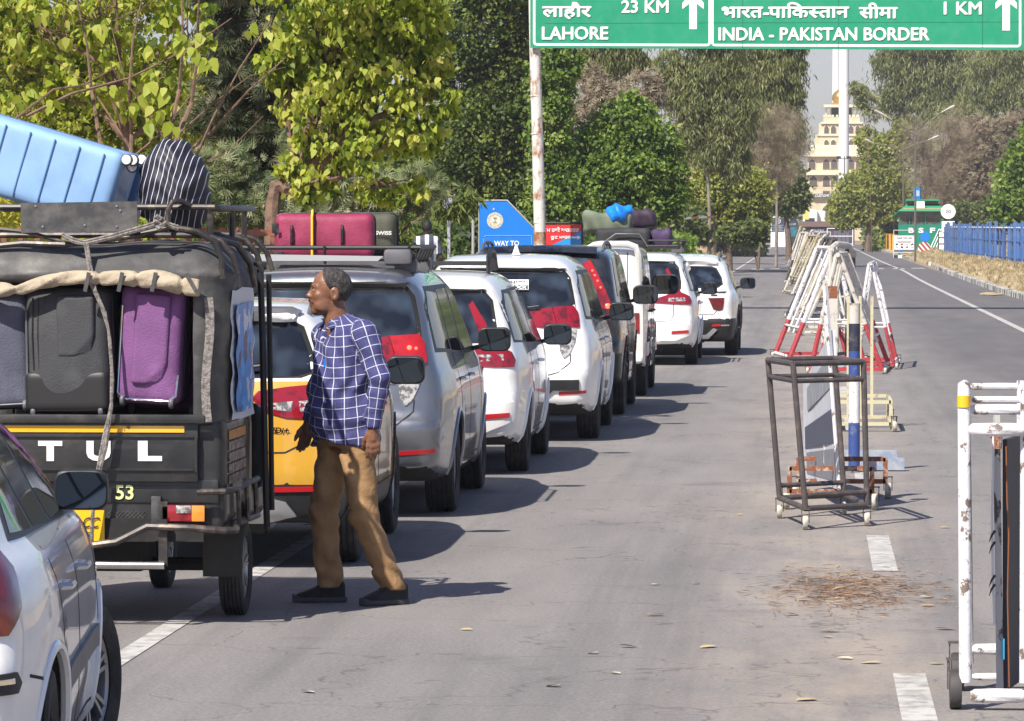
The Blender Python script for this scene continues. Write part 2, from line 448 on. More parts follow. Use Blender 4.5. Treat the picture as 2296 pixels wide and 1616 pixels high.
for (a, b_, py) in ((1960, 1983, 603), (2004, 2030, 603), (2045, 2075, 602), (1640, 1668, 606), (1684, 1712, 604), (1726, 1748, 603), (1700, 1760, 591), (1715, 1765, 573)):
    p = ground_at(a, py); q = ground_at(b_, py); strip_mesh('road_marking', [(p.x, q.x, p.y), (p.x, q.x, p.y + 3.2)], M_LINE, .004)
# verges: left bank and right dry strip, gently raised sheets
def bank(name, m, xs, ys, hf_, seed):
    n = len(xs); vs = []; 
    for y in ys:
        for x in xs: vs.append((x if callable(x) is False else x(y), y, hf_((x if not callable(x) else x(y)), y)))
    fs = [(j * n + i, j * n + i + 1, (j + 1) * n + i + 1, (j + 1) * n + i) for j in range(len(ys) - 1) for i in range(n - 1)]
    mb = MB(); mb.add(vs, fs); return tag(mb.build(name, m, smooth=80), kind='structure')
def lbank(x, y): d = -5.3 - x; return .015 + min(max(d, 0) / 1.2, 1) * (.35 + .08 * noise.noise((x * .7, y * .15, 1))) if d > .02 else -.05
bank('left_verge', M_SOIL, [-5.1, -5.35, -5.7, -6.2, -7, -8, -10, -14, -25, -60], [q * 3 for q in range(-4, 30)] + [90 + q * 12 for q in range(45)], lbank, 1)
def kx(y): return float(np.interp(y, [-20, 60, 108, 135, 190, 232, 300, 470], [9.0, 7.4, 6.15, 5.95, 6.05, 6.4, 5.95, 5.9]))
def rbank(x, y): d = x - kx(y) - .13; return -.03 if d < -.01 else .13 + min(d / 1.5, 1) * .35 + .05 * noise.noise((x, y * .3, 3))
ysr = [q * 4 for q in range(-4, 110)]
mb = MB(); vs = []; offs = [.10, .16, .5, 1.0, 1.6, 2.2, 3, 5, 12, 40, 90]
for y in ysr:
    for o_ in offs: vs.append((kx(y) + o_, y, rbank(kx(y) + o_, y)))
n = len(offs); mb.add(vs, [(j * n + i, j * n + i + 1, (j + 1) * n + i + 1, (j + 1) * n + i) for j in range(len(ysr) - 1) for i in range(n - 1)])
tag(mb.build('right_verge', M_STRAW, smooth=80), kind='structure')
# kerb stones, right and far left
kerb = empty('kerb', (0, 0, 0)); kerb['kind'] = 'structure'
M_K = [mat('kerb_grey', (.085, .085, .09), rough=.85, col2=(.30, .29, .27), c2scale=2.5, bump=.3), mat('kerb_pale', (.60, .58, .55), rough=.85, col2=(.27, .26, .25), c2scale=2.5, bump=.3)]
mb = MB(); mb.add([(-.06, 0, 0), (.07, 0, 0), (.07, 0, .20), (-.035, 0, .20), (-.06, 0, .17), (-.06, .57, 0), (.07, .57, 0), (.07, .57, .20), (-.035, .57, .20), (-.06, .57, .17)], [(0, 1, 2, 3, 4), (9, 8, 7, 6, 5), (0, 5, 6, 1), (1, 6, 7, 2), (2, 7, 8, 3), (3, 8, 9, 4), (4, 9, 5, 0)])
ks = [mb.mesh('kerb_stone', M_K[i], 20) for i in (0, 1)]
y = 100.0; i = 0
while y < 232:
    if not 214 < y < 226:
        o = link('kerb_stone', ks[i % 2], kerb, (kx(y), y, -.02 + random.uniform(-.012, .012))); o.rotation_euler = (0, random.uniform(-.03, .03), math.atan2(kx(y) - kx(y + .6), .6) + random.uniform(-.02, .02))
    y += .6; i += 1
mb = MB()
for q in range(100):
    yy = 262 + q * 2.0; mb.bar((kx(yy), yy, .06), (kx(yy + 1.9), yy + 1.9, .06), .13, .16)
for q in range(90):
    yy = 250 + q * 2.4; mb.bar((-5.05, yy, .06), (-5.05, yy + 2.2, .06), .14, .2)
tag(mb.build('far_kerb', mat('kerb_far', (.34, .33, .31), rough=.9, col2=(.16, .16, .16), c2scale=.8)), kind='structure')
M_BLACK_C = mat('black_metal', (.012, .012, .013), rough=.6)

# ================================================================ trees
def leafcloud(name, P, T, N, S, templ, tint, m, parent):
    """P positions, T tip directions, N normals, S sizes; templ (verts, quads)"""
    TV, TF = templ; n = len(P)
    T = T / np.linalg.norm(T, axis=1)[:, None]; B = np.cross(T, N); B /= np.maximum(np.linalg.norm(B, axis=1), 1e-6)[:, None]; N = np.cross(B, T)
    V = P[:, None, :] + S[:, None, None] * (TV[None, :, 0:1] * B[:, None, :] + TV[None, :, 1:2] * T[:, None, :] + TV[None, :, 2:3] * N[:, None, :])
    k = len(TV); F = (np.array(TF)[None] + (np.arange(n) * k)[:, None, None]).reshape(-1, 4)
    me = np_mesh(name, V.reshape(-1, 3), F, m)
    a = me.attributes.new('tint', 'FLOAT', 'POINT'); a.data.foreach_set('value', np.repeat(tint, k).astype(np.float32))
    return link(name, me, parent)
DIAM = (np.array([(0, 0, 0), (.32, .45, .10), (0, 1, 0), (-.32, .5, .10)]), [(0, 1, 2, 3)])
LONG = (np.array([(0, 0, 0), (.11, .45, .04), (0, 1.1, -.1), (-.11, .5, .04)]), [(0, 1, 2, 3)])
HEART = (np.array([(0, 0, 0), (.40, .18, .06), (.36, .62, .05), (0, 1.2, -.10), (-.36, .62, .05), (-.40, .18, .06), (0, .45, -.03)]), [(0, 1, 2, 6), (0, 6, 4, 5), (6, 2, 3, 4)])
def spray(n, wd, spread):
    V = []; F = []
    for k in range(n):
        a = (k - (n - 1) / 2) / (n - 1) * spread; c, s = math.cos(a), math.sin(a); b0 = len(V); l = 1 - .25 * abs(a); o = .35 * (1 - abs(a) / spread)
        for (u, v) in ((0, o * .4), (wd, .5 * l), (0, l), (-wd, .45 * l)): V.append((u * c + v * s, v * c - u * s, .1 * abs(a) - .12 * v))
        F.append((b0, b0 + 1, b0 + 2, b0 + 3))
    return (np.array(V), F)
SPRAY = spray(7, .045, 2.0); SPRAY3 = spray(3, .10, 1.5); TWIGS = spray(4, .018, 1.6)
M_BARK = mat('grey_brown_bark', (.16, .115, .085), rough=.9, col2=(.08, .055, .04), c2scale=7, bump=.8, bscale=22)
M_BARKR = mat('reddish_bark', (.19, .115, .08), rough=.85, col2=(.09, .055, .04), c2scale=10, bump=.5, bscale=30)
M_BARKP = mat('pale_eucalyptus_bark', (.25, .215, .18), rough=.85, col2=(.13, .105, .085), c2scale=3, bump=.3)
rs = np.random.RandomState(11)
def unit(n, up=0.0, out=None):
    v = rs.normal(size=(n, 3)); v /= np.linalg.norm(v, axis=1)[:, None]; v[:, 2] += up
    return v
def tree(name, label, group, Y, base, blobs, n, size, templ, m, bark=None, trunk=.14, droop=.0, clump=.16, nclump=None, dep=1.0, cat='tree', tvar=.5, limbs=True, twig=False, trunk_pts=None, zb=0., shell=.55, kind=None, limb_top=1.0):
    """blobs: (px, py, rx, ry) in photo units at distance Y"""
    s = FPX / Y; b0 = at(base[0], base[1], Y); root = empty(name, (b0.x, Y, zb), 0, label, cat, group)
    if kind: root['kind'] = kind
    RP = np.array([b0.x, Y, zb])
    C = []; Rr = []
    for bb in blobs:
        p = at(bb[0], bb[1], Y); C.append([p.x, Y + (bb[4] if len(bb) > 4 else 0), p.z]); Rr.append([bb[2] / s, bb[2] / s * dep, bb[3] / s])
    C = np.array(C) - RP; Rr = np.array(Rr); w = (Rr[:, 0] * Rr[:, 2]); w = w / w.sum()
    nc = nclump or max(12, n // 45)
    bi = rs.choice(len(C), nc, p=w); d = unit(nc); d /= np.linalg.norm(d, axis=1)[:, None]; rad = shell + (1 - shell) * rs.rand(nc) ** .6
    CC = C[bi] + d * Rr[bi] * rad[:, None]; CS = np.minimum(Rr[bi][:, 0], Rr[bi][:, 2]) * clump * (.6 + .9 * rs.rand(nc)); CT = rs.rand(nc)
    ci = rs.randint(0, nc, n)
    P = CC[ci] + rs.normal(size=(n, 3)) * CS[ci][:, None] * np.array([1.0, 1.0, .8])
    P[:, 2] = np.maximum(P[:, 2], .05)
    T = unit(n); T[:, 2] -= droop; Nn = unit(n, .85); Nn[:, 1] -= .75; Nn[:, 0] -= .4
    tint = np.clip(.5 + (CT[ci] - .5) * tvar + (rs.rand(n) - .5) * .7, 0, 1)
    leafcloud('crown', P, T, Nn, size * (.6 + .8 * rs.rand(n)), templ, tint, m, root)
    mb = MB(); top = C[np.argmax(C[:, 2])]
    cen = C.mean(0)
    tp_ = trunk_pts
    if tp_: TP = [at(x, y, Y) - Vector(RP) for x, y in tp_]
    else: TP = [Vector((0, 0, -.2)), Vector((cen[0] * .25 + .05, 0, cen[2] * .35)), Vector((cen[0] * .7, cen[1] * .5, cen[2] * .8)), Vector(tuple(cen * .3 + top * .7))]
    if tp_: TP[0].z = min(TP[0].z, 0) - .1
    if len(TP) > 3: TP = [Vector(q) for q in spline([tuple(q) for q in TP], 4, False)]
    L = len(TP); mb.tube(TP, [trunk * (1 - .75 * i / (L - 1)) for i in range(L)], 8)
    mb.build('trunk', bark or M_BARK, root)
    if limbs:
        mb = MB(); fork = TP[max(1, L // 2 - (0 if L > 3 else 0))]
        for c_, r_ in zip(C, Rr):
            e = Vector(tuple(c_)); mid = fork.lerp(e, .5) + Vector((random.uniform(-.2, .2), 0, .15 * (e - fork).length)); mb.tube([fork, mid, e, e + Vector((0, 0, r_[2] * .5 * limb_top))], [trunk * .5, trunk * .36, trunk * .2, trunk * .06], 6)
        for k in rs.choice(nc, min(nc, 26 if not twig else 90), replace=False):
            e = Vector(tuple(CC[k])); j = bi[k]; s0 = Vector(tuple(C[j])).lerp(fork, rs.rand() * .5); md = s0.lerp(e, .5) + Vector(tuple(rs.normal(size=3) * .04 * (e - s0).length)); mb.tube([s0, md, e], [trunk * .13, trunk * .09, trunk * .035], 5, cap=False)
        mb.build('branch', bark or M_BARK, root)
    return root
LM = leaf_mat
LF_PEEP = LM('peepal_leaf', [(.06, .10, .016), (.18, .25, .03), (.33, .40, .045), (.44, .48, .09), (.48, .48, .12)], .5)
LF_YELL = LM('yellow_green_leaf', [(.07, .10, .02), (.20, .25, .04), (.36, .39, .06), (.48, .46, .10)], .5)
LF_DARK = LM('dark_green_leaf', [(.022, .042, .010), (.06, .10, .018), (.13, .18, .032), (.28, .32, .07)], .42)
LF_OAK = LM('silver_oak_leaf', [(.022, .034, .013), (.05, .068, .022), (.13, .14, .07), (.40, .38, .26)], .35)
LF_OAKL = LM('silver_oak_pale', [(.05, .08, .03), (.13, .17, .065), (.27, .29, .15), (.48, .46, .31)], .35)
LF_BRIGHT = LM('bright_green_leaf', [(.035, .07, .013), (.10, .17, .028), (.20, .30, .05), (.35, .43, .12)], .45)
LF_EUC = LM('eucalyptus_leaf', [(.07, .088, .030), (.15, .175, .058), (.25, .275, .10), (.38, .38, .18)], .45)
LF_BROWN = LM('dry_brown_leaf', [(.13, .10, .06), (.23, .185, .12), (.31, .26, .18), (.40, .35, .25)], .35)
LF_ACA = LM('acacia_leaf', [(.09, .115, .025), (.21, .25, .05), (.35, .38, .08), (.46, .46, .14)], .5)
LF_MID = LM('mid_green_leaf', [(.035, .055, .016), (.08, .11, .03), (.15, .19, .05), (.25, .29, .08)], .4)
GT = 'trees along the left of the road'; GR = 'trees along the right of the road'
# distant woods closing the view
def wood(name, spans, Y, n, size, m, seed):
    r = np.random.RandomState(seed); root = None; P = []; 
    for (x0, x1, ytop, w_) in spans:
        k = int(n * w_); px = r.uniform(x0, x1, k); hh = np.array([at(a, ytop, Y).z for a in (x0, x1)]).mean()
        X = (px - 1148) / FPX * Y; X = np.array([at(x0, 505, Y).x, at(x1, 505, Y).x]); xx = X[0] + (X[1] - X[0]) * r.rand(k)
        top = hh * (.82 + .18 * np.sin(xx * .55 + seed) * np.sin(xx * .21 + 1)); zz = top * r.rand(k) ** .8; yy = Y + (r.rand(k) ** 2) * 14 + 3 * np.sin(xx * .9 + zz)
        P.append(np.stack([xx, yy, zz], 1))
    P = np.concatenate(P); k = len(P); T = r.normal(size=(k, 3)); N = r.normal(size=(k, 3)); N[:, 1] -= .9; N[:, 2] += .9; N[:, 0] -= .4
    tint = np.clip(.5 + .35 * np.sin(P[:, 0] * 1.1 + P[:, 2] * .8) + (r.rand(k) - .5) * .6, 0, 1)
    o = leafcloud(name, P, T, N, size * (.5 + r.rand(k)), DIAM, tint, m, None); o['kind'] = 'stuff'; return o
wood('distant_woods', [(-200, 1790, 300, .8), (1955, 2600, 300, .2)], 520, 42000, .8, LF_EUC, 3)
wood('undergrowth', [(250, 1230, 470, 1)], 118, 30000, .20, LF_DARK, 5)
wood('undergrowth', [(-300, 560, 160, 1)], 66, 46000, .11, LF_YELL, 6)
wood('undergrowth', [(480, 1230, 60, 1)], 128, 40000, .24, LF_DARK, 8)
wood('undergrowth', [(-300, 500, -30, 1)], 90, 60000, .17, LF_DARK, 14)
wood('undergrowth', [(1200, 1715, 370, 1)], 290, 28000, .38, LF_EUC, 9)
wood('undergrowth', [(1210, 1545, 500, 1)], 150, 12000, .22, LF_BRIGHT, 12)
wood('undergrowth', [(1940, 2420, 400, 1)], 355, 26000, .42, LF_MID, 10)
# left, from near to far
tree('peepal_tree', 'young peepal with bare reddish stems and few large heart leaves behind the blue suitcases', GT, 40, (330, 700), [(90, 60, 120, 110), (250, 150, 130, 110), (420, 60, 70, 110), (60, 220, 80, 50), (350, 220, 70, 60), (200, -60, 260, 80)], 2600, .076, HEART, LF_PEEP, M_BARKR, .055, droop=1.2, clump=.10, nclump=260, dep=1.2, twig=True, trunk_pts=[(300, 700), (292, 420), (285, 320), (270, 160), (258, -20)])
def stems(name, label, Y, lines, m, parent=None):
    root = empty(name, (at(lines[0][1][0][0], 505, Y).x, Y, 0), 0, label, 'tree', GT)
    mb = MB(); o = root.location
    for w_, pts in lines: mb.tube([at(x, y_, Y + dy) - o for dy, (x, y_) in zip([random.uniform(-.3, .3) for _ in pts], pts)], [w_ * (1 - .7 * i / (len(pts) - 1)) for i in range(len(pts))], 6)
    mb.build('trunk', m, root); return root
sp_ = stems('sapling', 'fan of thin bare reddish branches rising behind the pinstriped bundle', 39, [(.030, [(370, 640), (368, 400), (385, 280), (402, 200), (410, 100), (408, -20)]), (.030, [(368, 420), (400, 300), (430, 230), (442, 130), (446, -10)]), (.020, [(368, 400), (440, 350), (480, 260), (540, 150), (610, 40)]),
    (.018, [(375, 380), (470, 300), (560, 200), (640, 130)]), (.022, [(290, 420), (295, 300), (290, 200), (298, 90), (320, -10)]), (.024, [(235, 420), (225, 320), (205, 200), (195, 100), (170, -10)]), (.018, [(60, 260), (160, 210), (290, 175), (420, 110), (520, 40)]),
    (.014, [(30, 270), (120, 200), (190, 190), (260, 150)]), (.013, [(300, 350), (360, 300), (430, 210), (470, 120)]), (.012, [(290, 330), (240, 250), (200, 190), (130, 140)]), (.012, [(380, 330), (330, 250), (280, 180), (250, 60)]), (.010, [(400, 300), (480, 230), (560, 170), (640, 150)]), (.010, [(380, 380), (450, 370), (520, 330), (590, 260)])], M_BARKR)
_lp = []
for (x, y_) in ((420, 85), (410, 100), (445, 75), (385, 280), (370, 200), (400, 90), (430, 110), (335, 270), (320, 215), (345, 190), (350, 240), (560, 60), (255, 200), (140, 90), (470, 130), (300, 240), (120, 230), (215, 60), (330, 110), (95, 30), (30, 90)):
    for k in range(3): q = at(x + random.uniform(-9, 9), y_ + random.uniform(-9, 9), 38.6); _lp.append(tuple(q - sp_.location))
_lp = np.array(_lp); leafcloud('crown', _lp, unit(len(_lp)) + np.array([0, 0, -1.6]), unit(len(_lp)) * .6 + np.array([0, -1, .3]), .115 * (.7 + .5 * rs.rand(len(_lp))), HEART, rs.rand(len(_lp)) * .6 + .35, LF_PEEP, sp_)
tree('peepal_tree', 'full peepal with glossy yellow-green leaves leaning right above the maroon suitcase', GT, 44, (560, 660), [(740, 60, 130, 110), (860, 180, 120, 100), (720, 220, 100, 100), (900, 50, 100, 90), (790, 320, 130, 70), (975, 215, 55, 55), (880, 420, 80, 40), (690, 400, 70, 60), (960, 110, 60, 80), (800, -50, 240, 90), (640, 150, 60, 90), (930, 300, 60, 50)], 14000, .066, HEART, LF_PEEP, M_BARKR, .09, droop=1.3, clump=.15, nclump=620, dep=1.3, shell=.35, twig=True, tvar=.8, trunk_pts=[(610, 700), (612, 460), (650, 430), (700, 395), (770, 300), (850, 200)])
tree('silver_oak', 'dark ferny silver oak between the two peepals', GT, 50, (575, 640), [(560, 120, 110, 130), (520, 300, 80, 110), (600, 260, 80, 140), (640, 60, 90, 100), (540, 430, 90, 60), (660, 330, 60, 90), (560, -50, 160, 90)], 11000, .16, SPRAY, LF_OAK, M_BARK, .10, droop=.1, clump=.20, dep=1.1, nclump=200, trunk_pts=[(580, 640), (575, 420), (570, 250), (560, 60)])
tree('silver_oak', 'low pale silver oak with feathery grey-green fronds left of the tarpaulin bundle', GT, 47, (500, 640), [(500, 420, 80, 80), (440, 370, 50, 40), (560, 470, 60, 70), (470, 500, 60, 50)], 3400, .14, SPRAY, LF_OAKL, M_BARKR, .07, clump=.2, dep=1.0, trunk_pts=[(500, 640), (540, 490), (495, 430), (480, 380)])
tree('silver_oak', 'pale feathery silver oak just above the olive suitcase', GT, 49, (880, 640), [(780, 430, 80, 50), (860, 440, 90, 60), (940, 425, 50, 45), (740, 500, 70, 50), (850, 500, 45, 45), (640, 500, 70, 60), (680, 350, 40, 60)], 5000, .13, SPRAY, LF_OAKL, M_BARK, .07, clump=.2, dep=1.0)
tree('tree', 'leafy yellow-green tree filling the top left corner', GT, 58, (60, 640), [(60, 140, 150, 120), (260, 190, 170, 100), (420, 260, 120, 90), (150, 330, 170, 70), (160, -10, 260, 100)], 26000, .085, DIAM, LF_YELL, M_BARK, .12, droop=.5, clump=.16)
tree('tree', 'slender-leaved dark tree with orange-brown trunk behind the maroon suitcase', GT, 62, (655, 640), [(700, 470, 100, 60), (800, 520, 120, 60), (620, 560, 90, 50), (1010, 440, 60, 40)], 5200, .16, LONG, LF_MID, M_BARKR, .09, droop=1.0, clump=.2)
tree('tree', 'tall dense dark green tree left of the sign post', GT, 121, (1080, 620), [(1080, 60, 110, 110), (1010, 180, 60, 100), (1130, 230, 90, 110), (1060, 330, 100, 120), (1150, 400, 80, 110), (1040, 470, 90, 80), (1180, 120, 60, 100), (1120, -50, 140, 90)], 46000, .135, DIAM, LF_DARK, M_BARK, .16, droop=.4, clump=.15, dep=.9, trunk_pts=[(1085, 620), (1080, 470), (1090, 330), (1100, 180)])
tree('tree', 'sunlit green tree just right of the rusty sign post', GT, 117, (1245, 600), [(1240, 180, 50, 80), (1235, 290, 50, 90), (1250, 400, 55, 80), (1240, 480, 70, 60), (1280, 440, 50, 60), (1255, 130, 45, 50)], 15000, .125, DIAM, LF_BRIGHT, M_BARK, .12, droop=.5, clump=.17, dep=.8)
tree('tree', 'broad bright green tree above the bags on the far white car', GT, 123, (1395, 590), [(1400, 290, 80, 60), (1330, 350, 80, 70), (1450, 350, 80, 80), (1390, 400, 110, 80), (1300, 430, 70, 60), (1490, 420, 50, 70), (1430, 470, 90, 45), (1420, 240, 35, 35), (1330, 480, 90, 40)], 36000, .135, DIAM, LF_BRIGHT, M_BARK, .13, droop=.6, clump=.15, dep=.8)
tree('dry_tree', 'rusty brown half-bare tree above the broad green one', GT, 150, (1370, 580), [(1360, 230, 70, 50), (1310, 290, 50, 60), (1440, 210, 45, 50), (1390, 300, 90, 70), (1330, 180, 30, 30)], 14000, .20, SPRAY3, LF_BROWN, M_BARK, .14, clump=.2, dep=.8, twig=True)
tree('dry_tree', 'small brown dry tree between the green tree and the eucalyptus', GT, 232, (1600, 553), [(1580, 360, 60, 45), (1555, 300, 45, 40), (1620, 410, 55, 45), (1700, 380, 50, 40)], 9000, .28, SPRAY3, LF_BROWN, M_BARK, .10, clump=.22, dep=.8, twig=True)
tree('eucalyptus', 'grey-green eucalyptus at the top left of the opening under the sign', GT, 175, (1370, 570), [(1350, 120, 55, 50), (1400, 90, 45, 60), (1330, 60, 60, 50), (1420, 140, 28, 35)], 12000, .24, LONG, LF_EUC, M_BARKP, .10, droop=1.6, clump=.22, dep=.8, twig=True)
tree('eucalyptus', 'tall olive eucalyptus in the middle with pale slanting limbs', GT, 190, (1590, 560), [(1600, 160, 70, 60), (1560, 230, 60, 60), (1640, 250, 60, 80), (1520, 190, 50, 50), (1590, 310, 60, 60), (1500, 140, 40, 30), (1640, 360, 45, 40), (1600, 60, 90, 60)], 34000, .24, LONG, LF_EUC, M_BARKP, .10, droop=1.4, clump=.19, dep=.8)
tree('eucalyptus', 'drooping eucalyptus overhanging the left of the gate tower', GT, 215, (1740, 555), [(1740, 160, 60, 60), (1768, 200, 36, 60), (1700, 240, 60, 80), (1750, 290, 50, 60), (1790, 125, 22, 34), (1700, 110, 60, 50), (1720, 60, 80, 50)], 28000, .26, LONG, LF_EUC, M_BARKP, .09, droop=1.8, clump=.18, dep=.8)
tree('dry_tree', 'bare grey-brown tree hanging in front of the eucalyptus near the tower', GT, 208, (1700, 555), [(1730, 290, 70, 60), (1680, 350, 60, 60), (1775, 350, 36, 50), (1660, 290, 50, 60), (1700, 400, 60, 40)], 9000, .34, TWIGS, LF_BROWN, M_BARK, .07, clump=.25, dep=.8, twig=True, droop=.8)
tree('acacia_tree', 'feathery yellow-green acacia with a visible dark trunk beside the road', GT, 200, (1633, 548), [(1630, 400, 75, 45), (1580, 440, 45, 40), (1680, 430, 50, 50), (1620, 500, 50, 26), (1690, 480, 40, 36), (1580, 490, 40, 34), (1640, 450, 70, 40)], 26000, .17, DIAM, LF_ACA, M_BARK, .15, droop=.5, clump=.16, dep=.8, trunk_pts=[(1636, 548), (1634, 490), (1628, 455), (1640, 420)])
tree('tree', 'dark rounded tree at the roadside left of the gate', GT, 260, (1770, 552), [(1740, 400, 55, 48), (1768, 415, 34, 44), (1768, 445, 46, 36), (1715, 375, 45, 30)], 22000, .24, DIAM, LF_MID, M_BARK, .22, droop=.5, clump=.15, dep=.8)
tree('bush', 'ragged green bush on the left verge below the acacia', GT, 190, (1540, 552), [(1540, 500, 40, 34), (1500, 510, 40, 30), (1590, 525, 30, 18)], 4200, .20, DIAM, LF_MID, M_BARK, .06, cat='bush', clump=.2)
tree('bush', 'low green shrubs at the foot of the dry tree on the left verge', GT, 198, (1700, 552), [(1685, 520, 32, 26), (1650, 525, 30, 20)], 5000, .20, DIAM, LF_MID, M_BARK, .05, cat='bush', clump=.2)
# right
tree('eucalyptus', 'massive dark eucalyptus right of the flagpoles', GR, 370, (2060, 550), [(2030, 170, 65, 70), (2100, 180, 80, 70), (2000, 130, 45, 40), (2160, 150, 60, 60), (2080, 250, 90, 40), (2000, 220, 30, 50), (2150, 230, 70, 50), (2060, 90, 90, 50)], 38000, .40, LONG, LF_EUC, M_BARKP, .2, droop=1.3, clump=.17, dep=.8)
tree('eucalyptus', 'eucalyptus with brownish top in the far right corner', GR, 350, (2260, 560), [(2240, 330, 60, 60), (2150, 260, 60, 40), (2230, 160, 60, 60), (2290, 190, 60, 70), (2200, 230, 50, 50), (2280, 110, 60, 50), (2300, 260, 50, 50)], 26000, .37, LONG, LF_EUC, M_BARKP, .18, droop=1.3, clump=.18, dep=.8)
tree('eucalyptus', 'thin sprig of eucalyptus branches crossing beside the flagpoles', GR, 310, (1955, 548), [(1935, 215, 22, 22), (1915, 195, 24, 14), (1950, 260, 16, 30), (1945, 230, 20, 20)], 1500, .34, LONG, LF_EUC, M_BARK, .03, droop=.8, clump=.25, dep=.8, twig=True)
tree('acacia_tree', 'yellow-green round tree in front of the gate tower on the right', GR, 345, (1945, 548), [(1930, 430, 55, 45), (1890, 470, 32, 40), (1980, 410, 55, 50), (1970, 350, 40, 50), (2010, 330, 35, 40), (1975, 465, 50, 32), (1945, 310, 28, 26), (2020, 290, 24, 20), (1920, 478, 42, 30)], 34000, .26, DIAM, LF_ACA, M_BARK, .3, droop=.4, clump=.15, dep=.7)
tree('dry_tree', 'dark bare-branched tree rising behind the green booth', GR, 318, (2080, 548), [(2070, 360, 60, 60), (2120, 330, 60, 50), (2090, 420, 60, 40), (2050, 300, 40, 40), (2150, 290, 40, 40)], 6500, .42, TWIGS, LF_BROWN, M_BARK, .34, clump=.3, dep=.8, twig=True, trunk_pts=[(2075, 548), (2078, 440), (2090, 400), (2110, 370), (2150, 320)])
tree('dry_tree', 'brown dry-leaved tree above the blue fence', GR, 325, (2210, 560), [(2180, 370, 60, 55), (2240, 340, 55, 60), (2150, 430, 55, 45), (2220, 430, 65, 50), (2270, 300, 40, 50), (2200, 300, 45, 40)], 24000, .31, SPRAY3, LF_BROWN, M_BARK, .25, clump=.18, dep=.8, twig=True)
tree('tree', 'light green leafy tree at the right edge above the fence', GR, 215, (2320, 570), [(2290, 400, 45, 70), (2270, 470, 40, 40), (2320, 330, 45, 60)], 7000, .27, DIAM, LF_BRIGHT, M_BARK, .18, clump=.18, dep=.8)
tree('hedge', 'low dark shrubs just behind the blue fence', GR, 304, (2200, 560), [(2150, 480, 40, 26), (2210, 485, 50, 28), (2270, 480, 50, 30), (2110, 500, 30, 20), (2240, 450, 40, 20)], 9000, .26, DIAM, LF_MID, M_BARK, .1, cat='hedge', clump=.2, limbs=False)

# dry grass along both verges
def grass(name, xs, ys, n, hf_, h, m, seed):
    r = np.random.RandomState(seed); x = r.uniform(*xs, n); y = ys[0] * (ys[1] / ys[0]) ** r.rand(n)
    if hf_ is rbank: x = np.array([kx(v) for v in y]) + .2 + (x - xs[0])
    P = np.stack([x, y, [hf_(a, b) for a, b in zip(x, y)]], 1); T = r.normal(size=(n, 3)) * .45; T[:, 2] = 1
    o = leafcloud(name, P, T, r.normal(size=(n, 3)), h * (.4 + r.rand(n)) * (y / 150) ** .5, SPRAY3, r.rand(n), m, None); o['kind'] = 'stuff'
M_DG = leaf_mat('dry_grass_blade', [(.30, .22, .12), (.44, .34, .19), (.52, .44, .28), (.16, .17, .06)], .3)
grass('dry_grass', (6, 11), (100, 300), 9000, rbank, .16, M_DG, 1)
grass('dry_grass', (-12, -5.35), (60, 420), 6000, lbank, .30, M_DG, 2)
# ================================================================ gate tower, flagpoles, signs, fences
M_CREAM = mat('cream_plaster', (.60, .51, .35), rough=.8, col2=(.50, .41, .28), c2scale=.5, var=.06)
M_CREAM2 = mat('pale_cream_trim', (.68, .61, .47), rough=.8, var=.05)
M_SHADE = mat('dark_arch_void', (.11, .085, .07), rough=.8, var=.2)  # dark colour stands in for the shade inside the tower's openings
M_GOLD = mat('golden_dome', (.55, .34, .08), rough=.35, metal=.7, var=.1)
M_SIGNW = mat('sign_white', (.78, .79, .78), rough=.45)
GY = 600.0
gt = empty('gate_tower', (at(1887, 505, GY).x, GY, 0), 0, 'cream tiered gate tower with arches and a golden dome at the end of the road', 'building')
def gp_(px, py, dy=0.): return at(px, py, GY + dy) - gt.location
def gbox(name, x0, x1, y0, y1, m, dy=0., dep=6., parent=None):
    a = gp_(x0, y0, dy); b = gp_(x1, y1, dy); mb = MB(); mb.box(((a.x + b.x) / 2, dy + dep / 2, (a.z + b.z) / 2), (b.x - a.x, dep, a.z - b.z)); return mb.build(name, m, parent or gt)
walls = [gbox('wall', 1806, 1968, 446, 560, M_CREAM, 0), gbox('wall', 1809, 1965, 390, 446, M_CREAM, .5), gbox('wall', 1811, 1963, 349, 387, M_CREAM, 1.0), gbox('wall', 1822, 1952, 327, 347, M_CREAM2, 1.5), gbox('wall', 1826, 1948, 302, 326, M_CREAM, 2.0), gbox('wall', 1836, 1938, 276, 301, M_CREAM, 2.5), gbox('wall', 1846, 1928, 262, 274, M_CREAM, 3.0)]
for x0, x1, y0, y1, dy in ((1803, 1971, 386, 392, -.2), (1806, 1968, 346, 350.5, .3), (1818, 1956, 325, 328.5, 1.2), (1832, 1942, 300, 304, 1.8), (1840, 1934, 273, 277, 2.2), (1800, 1974, 442, 447, -.3)): gbox('cornice', x0, x1, y0, y1, M_CREAM2, dy, 7)
mb = MB(); a = gp_(1800, 349, .6); b = gp_(1826, 328, .6); c_ = gp_(1974, 349, .6); d_ = gp_(1948, 328, .6)
mb.add([(a.x, .6, a.z), (b.x, .6, b.z), (d_.x, .6, d_.z), (c_.x, .6, c_.z), (a.x, 6, a.z), (b.x, 6, b.z), (d_.x, 6, d_.z), (c_.x, 6, c_.z)], [(0, 1, 2, 3), (4, 5, 6, 7), (0, 4, 5, 1), (3, 7, 6, 2), (1, 2, 6, 5), (0, 3, 7, 4)]); mb.build('sloping_parapet', M_CREAM2, gt)
